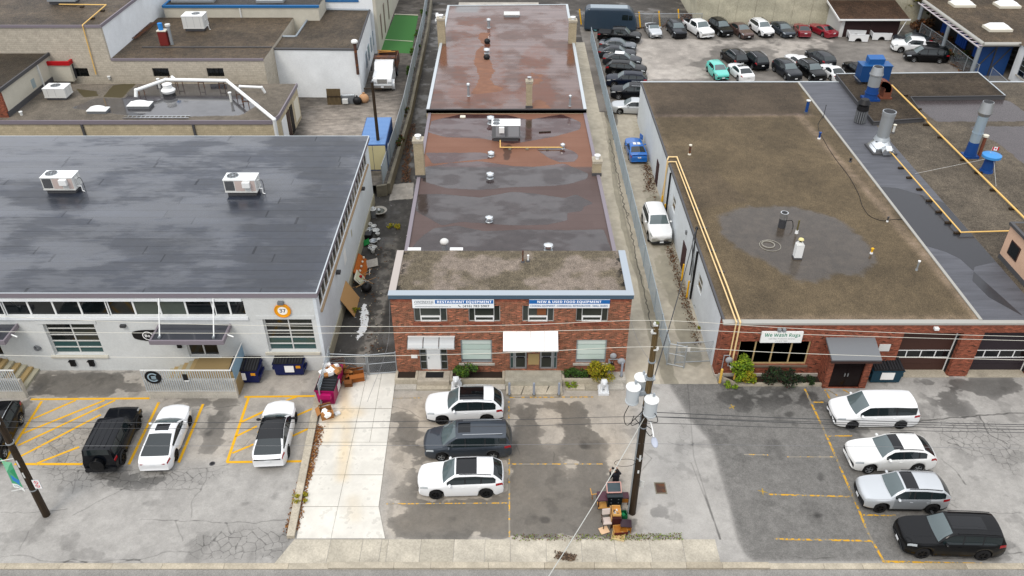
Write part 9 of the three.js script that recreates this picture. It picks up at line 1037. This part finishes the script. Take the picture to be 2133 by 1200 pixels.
// ---------------------------------------------------------------- painted lines
{const worn = (lo,s)=>bake(256,256,(u,v)=>{const n = fb(u * 24,v * 24,4,24), k = fb(u * 6,v * 6,3,6), w = ss(lo,lo + 0.14,n * 0.7 + k * 0.3);return [mix(0.52,0.83,w), mix(0.5,0.63,w), mix(0.46,s,w),0.8];});
const bright = std({...rep(worn(0.16,0.1),2.6), roughness: 1}), faded = std({...rep(worn(0.47,0.2),2.6), roughness: 1}), dull = std({...rep(worn(0.38,0.18),2.6), roughness: 1,color: new THREE.Color(0.8,0.8,0.8)});
let n = 0;const Ln = (s,w,m)=>{const P = pts(s);for (let i = 1;i < P.length;i++) {const a = P[i - 1], b = P[i], d = b.clone().sub(a).normalize(), q = V3(-d.z,0,d.x).multiplyScalar(w / 2);const o = mesh('parking_line', sheet([a.clone().add(q), b.clone().add(q), b.clone().sub(q), a.clone().sub(q)],0.006 + (n++ % 5) * 0.0012), m);tag(o,null,null,null, 'structure');}};
Ln('64,832 312,830', 0.17,bright);Ln('87,836 6,966', 0.17,bright);Ln('68,873 158,834', 0.15,bright);Ln('48,903 218,834', 0.15,bright);Ln('36,929 240,834', 0.15,bright);Ln('44,950 210,864', 0.15,bright);Ln('75,966 165,931', 0.15,bright);Ln('30,967 172,967', 0.17,bright);Ln('331,838 268,968', 0.17,bright);Ln('423,842 372,964', 0.17,bright);
Ln('509,827 662,825', 0.17,bright);Ln('518,828 473,963', 0.17,bright);Ln('472,963 630,961', 0.17,bright);Ln('504,879 545,860', 0.15,bright);Ln('600,833 620,826', 0.15,bright);Ln('484,944 530,925', 0.15,bright);Ln('490,910 535,888', 0.15,bright);Ln('503,879 600,833', 0.15,bright);Ln('610,869 655,850', 0.15,bright);Ln('606,910 645,892', 0.15,bright);
Ln('1060,828 1236,827', 0.1,dull);Ln('1060,836 1061,1118', 0.09,faded);Ln('1066,967 1255,967', 0.08,faded);Ln('805,1050 1060,1048', .07,faded);Ln('808,830 880,829', .08,faded);
Ln('1676,810 1716,895 1738,945 1790,1065 1808,1110 1842,1172', 0.13,dull);Ln('1690,838 1716,838', 0.11,dull);Ln('1718,812 1728,830', .11,dull);Ln('1724,812 1744,824', 0.11,dull);Ln('1756,812 1772,820', 0.11,dull);Ln('1722,909 1775,908', 0.1,dull);Ln('1705,952 1740,952', 0.1,faded);Ln('1600,1030 1778,1035', 0.11,dull);Ln('1550,947 1600,948', .09,faded);Ln('1798,1073 1866,1074', 0.1,dull);Ln('1612,1123 1815,1127', 0.12,dull);Ln('1838,1170 2052,1175', 0.14,dull);Ln('1640,952 1735,952', .06,faded);
}
// ---------------------------------------------------------------- bushes, trees, weeds and fallen leaves
const leafG = (()=>{const g = new THREE.BufferGeometry();g.setAttribute('position', new THREE.BufferAttribute(new Float32Array([0,0,0,0.5,0.12,0.4,0,0.05,1,0,0,0,0,0.05,1,-0.5,0.12,0.4]),3));g.computeVertexNormals();return g;})();
// a crown of single leaves spread through the volume of uneven clumps
const leafM = std({color: 0xffffff,vertexColors: true,roughness: 0.75,side: THREE.DoubleSide,transmission: 0.25,thickness: 0});
function leaves(name,n,cols,place) {// single leaves joined into one mesh,each with its own tint
const P = new Float32Array(n * 18), N = new Float32Array(n * 18), C = new Float32Array(n * 18), o = new THREE.Object3D(), c = new THREE.Color(), g = new THREE.BufferGeometry();
for (let i = 0;i < n;i++) {place(o);o.updateMatrix();const l = leafG.clone().applyMatrix4(o.matrix);P.set(l.attributes.position.array,i * 18);N.set(l.attributes.normal.array,i * 18);c.set(cols[rnd() * cols.length | 0]).multiplyScalar(rr(0.7,1.2));for (let k = 0;k < 6;k++) c.toArray(C,i * 18 + k * 3);}
for (const [k,a] of [['position', P],['normal', N],['color', C]]) g.setAttribute(k,new THREE.BufferAttribute(a,3));
const m = new THREE.Mesh(g,leafM);m.name = name;m.castShadow = m.receiveShadow = true;return m;
}
function foliage(parent,name,n,size,clumps,cols) {
const I = leaves(name,n,cols, (o)=>{const k = clumps[rnd() * clumps.length | 0], a = rr(0,6.283), e = Math.asin(rr(-0.8,1)), r = Math.pow(rnd(),0.45);o.position.set(k[0] + Math.cos(a) * Math.cos(e) * k[3] * r,k[1] + Math.sin(e) * k[4] * r,k[2] + Math.sin(a) * Math.cos(e) * k[3] * r);o.rotation.set(rr(-0.9,0.9), rr(0,6.28), rr(-0.9,0.9));o.scale.setScalar(size * rr(0.6,1.3));});
parent.add(I);return I;
}
function bush(nm,label,cat,p,w,h,n,size,cols,o = {}) {
const t = thing(nm,label,cat,p), cs = [];const k = o.clumps ?? 9;for (let i = 0;i < k;i++) {const a = rr(0,6.283), r = Math.sqrt(rnd()) * w * 0.42,y = h * rr(0.2,0.95) * (1 - 0.35 * r / w);cs.push([Math.cos(a) * r,y,Math.sin(a) * r * (o.flat ?? 0.8), w * rr(0.09,0.24), h * rr(0.1,0.25)]);}
const st = [];for (let i = 0;i < k;i++) st.push(bar(V3(rr(-0.1,0.1) * w,0,rr(-0.05,0.05)), V3(cs[i][0], cs[i][1], cs[i][2]),0.018 * Math.max(1,h),5));mesh('stem', st,M.poleDark,t);foliage(t, 'foliage', n,size,cs,cols);return t;
}
const YEL = ['#8a8a0e', '#a39612', '#6f7a12', '#b0a01c', '#7d6a10'], GRN = ['#2c4a14', '#3d5f1a', '#24400f', '#4a6b22'], DGR = ['#13250c', '#1c3311', '#0f1d09', '#28401a'], LIM = ['#5f7d14', '#77900f', '#8ea01c', '#4f6d12'], BRN = ['#4a3018', '#5a3a1c', '#3d2615', '#664722', '#6f4220'];
{let a;
a = at(1247,775,0.4);bush('yellow_bush', 'round yellow bush under the right shop window of the brick shop', 'bush', [a.x,0.35,-40.15],2.0,1.25,2600,0.1,YEL, {clumps: 16,flat: 0.5});a = at(972,780,0.4);bush('green_bush', 'bright green bush in the planter under the left shop window', 'bush', [a.x,0.35,-40.1],1.7,1.0,1500,0.1,GRN.concat(LIM[0]), {clumps: 12,flat: 0.5});a = at(1197,780,0.4);bush('low_hedge', 'low dark green plants beside the yellow bush', 'shrub', [a.x,0.35,-40.2],1.6,0.55,900,0.09,GRN, {clumps: 12,flat: 0.35});
a = at(1187,800,0.14);bush('weed_clump', 'small green weeds on the slab right of the ramp', 'weeds', [a.x - 0.1,0.13,-39.5],1.0,0.3,350,0.08,LIM.concat(YEL[4]), {clumps: 6});
a = at(1548,790,0.2);bush('yellow_bush', 'tall lime and yellow bush in front of the rug shop window', 'bush', [a.x - 0.1,0.1,-40.0],1.7,1.9,2600,0.13,LIM, {clumps: 16,flat: 0.7});a = at(1556,794,0.1);bush('yellow_bush', 'bright yellow lower bush beside the tall lime one', 'bush', [a.x,0.1,-39.75],1.3,1.1,1400,0.12,YEL, {clumps: 9});a = at(1623,790,0.2);bush('dark_shrub', 'wide dark green shrub under the rug shop window', 'shrub', [a.x,0.1,-39.85],2.6,1.05,2600,0.11,DGR.concat(['#3a1c12']), {clumps: 18,flat: 0.4});a = at(1680,795,0.2);bush('dark_shrub', 'small green shrub at the porch end of the bed', 'shrub', [a.x,0.1,-39.8],1.2,0.6,900,0.1,DGR.concat(GRN[0]), {clumps: 8,flat: 0.6});a = at(1520,808);bush('weed_clump', 'green weeds at the left end of the planting bed', 'weeds', [a.x,0,a.z],0.9,0.4,400,0.09,LIM, {clumps: 6});
a = at(627,1045);bush('weed_clump', 'yellow weed patch on the leaf strip of the driveway', 'weeds', [a.x - 0.02,0.02,a.z],0.85,0.3,700,0.07,YEL, {clumps: 10,flat: 1.9});a = at(831,470);bush('weed_clump', 'yellow green weeds on the dark alley floor', 'weeds', at(822,473),1.3,0.18,350,0.1,YEL, {clumps: 8});bush('weed_clump', 'green weeds under the plywood sheet', 'weeds', at(728,637),0.9,0.5,500,0.1,DGR.concat(GRN[0]), {clumps: 6});bush('weed_clump', 'yellowish weeds left of the white foam patch', 'weeds', at(742,652),0.9,0.4,400,0.09,YEL.concat(GRN[1]), {clumps: 6});
bush('weed_clump', 'yellow weeds at the foot of the white side wall', 'weeds', at(1462,685),0.7,0.7,350,0.1,YEL.concat(LIM), {clumps: 5});bush('weed_clump', 'green weeds at the white side wall behind the gate', 'weeds', at(1452,645),0.8,0.6,350,0.1,GRN, {clumps: 5});
// creepers on the retaining wall
for (const [px,py,w,l] of [[862,110,1.2, 'green creepers on the retaining wall by the turf'],[868,75,1.1, 'green creepers at the far part of the retaining wall'],[853,150,1.0, 'trailing green weeds along the retaining wall top'],[840,235,0.8, 'brown green weeds at the bend of the retaining wall'],[880,30,1.0, 'yellowish bush at the far end of the retaining wall'],[832,300,0.7, 'dry weeds on the retaining wall beside the container']]) {const q = at(px,py,YD);bush('creeper', l, 'creeper', [q.x + 0.15,YD - 0.3,q.z], w,0.9,900,0.16,py > 200 ? BRN.concat(GRN) : GRN.concat(LIM[0]), {clumps: 10,flat: 3.2});}
// scrub along the far wall and fences
for (const [px,py,w,h,c,l] of [[1530,42,4,1.8,YEL.concat(GRN), 'yellow green scrub at the foot of the concrete wall'],[1600,46,3.5,1.4,BRN, 'brown scrub behind the white SUV at the wall'],[1680,42,3.5,1.8,BRN.concat(YEL), 'rusty scrub behind the red coupe'],[1702,40,1.8,4,DGR, 'narrow dark evergreen beside the shed'],[1645,42,3,1.5,BRN, 'brown scrub at the wall behind the dark sedan'],[1445,40,2.5,0.8,BRN, 'fallen leaf heap at the wall corner'],[1915,70,4,2,BRN, 'dry brown scrub beside the shed'],[1958,95,4,1.6,BRN, 'brown scrub behind the right fence, middle'],[1995,125,3.5,1.4,BRN.concat(GRN), 'scrub behind the right fence near the blue door'],[2040,150,2.5,1.5,DGR, 'dark shrub at the blue workshop door']]) {bush('scrub', l, 'shrub', at(px,py), w,h,1100,0.26,c, {clumps: 12,flat: 0.6});}
// trees behind the yard
const tree = (label,px,py,h,w,cols,n)=>{const q = at(px,py), t = thing('tree', label, 'tree', q), cs = [];for (let i = 0;i < 16;i++) {const an = rr(0,6.28), r = w * 0.36 * Math.sqrt(rnd());cs.push([Math.cos(an) * r,h * rr(0.45,0.95), Math.sin(an) * r,w * rr(0.12,0.2), h * rr(0.07,0.13)]);} mesh('trunk', [bar(V3(0,0,0), V3(0.1,h * 0.5,0),0.2,8,0.12),...cs.map((c)=>bar(V3(0.05,h * rr(0.25,0.5),0), V3(c[0], c[1], c[2]),0.06,5,0.02))], M.poleDark,t);foliage(t, 'crown', n,0.3,cs,cols);};
tree('yellow leaved tree beside the shed at the top of the picture', 1885,45,5,5,['#8f8a14', '#a9a01e', '#6d7014'],1400);tree('thin brown leaved tree behind the shed', 1915,40,6,5,BRN.concat(YEL),900);tree('dark bushy tree behind the workshop fence', 1945,60,4.5,4.5,BRN.concat(DGR),1000);tree('bare yellowish tree beyond the turf', 845,4,6,5,BRN.concat(YEL),700);
// fallen leaves
const litter = (name,P,n,spread,size,cols,Y = 0.05)=>{const I = leaves(numbered(name), n,cols, (o)=>{const k = rnd() * (P.length - 1), j = Math.min(P.length - 2,k | 0), q = P[j].clone().lerp(P[j + 1], k - j), s = (rnd() + rnd() - 1) * spread;o.position.set(q.x + s,Y + rr(0,0.05), q.z + rr(-0.2,0.2));o.rotation.set(rr(-0.5,0.5), rr(0,6.28), rr(-0.5,0.5));o.scale.setScalar(size * rr(0.6,1.3));});scene.add(I);return tag(I,null,null,null, 'stuff');};
tag(litter('fallen_leaves', pts('664,890 655,925 645,960 640,985 630,1010 622,1050 614,1085 606,1105'),2600,0.42,0.09,['#7d4a22', '#92602c', '#6c3d1a', '#a3763a', '#5a3a1c']), 'brown fallen leaves along the driveway kerb', 'leaves');tag(litter('fallen_leaves', pts('1400,340 1378,440 1395,520 1408,545 1430,600 1445,640 1470,720').map((p,i,a)=>V3(XR - 0.5,0,p.z)),1000,0.4,0.1,BRN), 'fallen leaves along the foot of the white side wall', 'leaves');tag(litter('fallen_leaves', pts('1345,345 1352,370 1352,400'),350,0.6,0.12,BRN), 'leaf patches on the side drive behind the white SUV', 'leaves');tag(litter('fallen_leaves', pts('855,260 845,300 840,345 840,380').map((p)=>V3(p.x + 0.3,0,p.z)),700,0.5,0.14,BRN), 'fallen leaves in the narrow back alley', 'leaves');tag(litter('fallen_leaves', pts('1300,60 1380,58 1420,40 1445,25'),500,1,0.22,BRN), 'fallen leaves along the back fence', 'leaves');tag(litter('fallen_leaves', pts('1990,132 2015,150 2030,160'),400,1.2,0.2,BRN), 'orange leaves behind the black minivan', 'leaves');tag(litter('fallen_leaves', pts('1160,1158 1196,1163'),250,0.2,0.09,['#5a4838', '#6d5844', '#46382c']), 'dark leaf heap on the sidewalk by the kerb', 'leaves');tag(litter('grass_tufts', pts('1066,1121 1300,1121 1420,1119'),900,0.1,0.06,LIM.concat(BRN)), 'moss and grass along the sidewalk joint', 'grass');tag(litter('fallen_leaves', pts('800,500 780,600 770,680 790,740'),260,1.2,0.1,BRN.concat(['#b0a890'])), 'scattered litter on the alley floor', 'litter');
}
renderer.render(scene,camera);
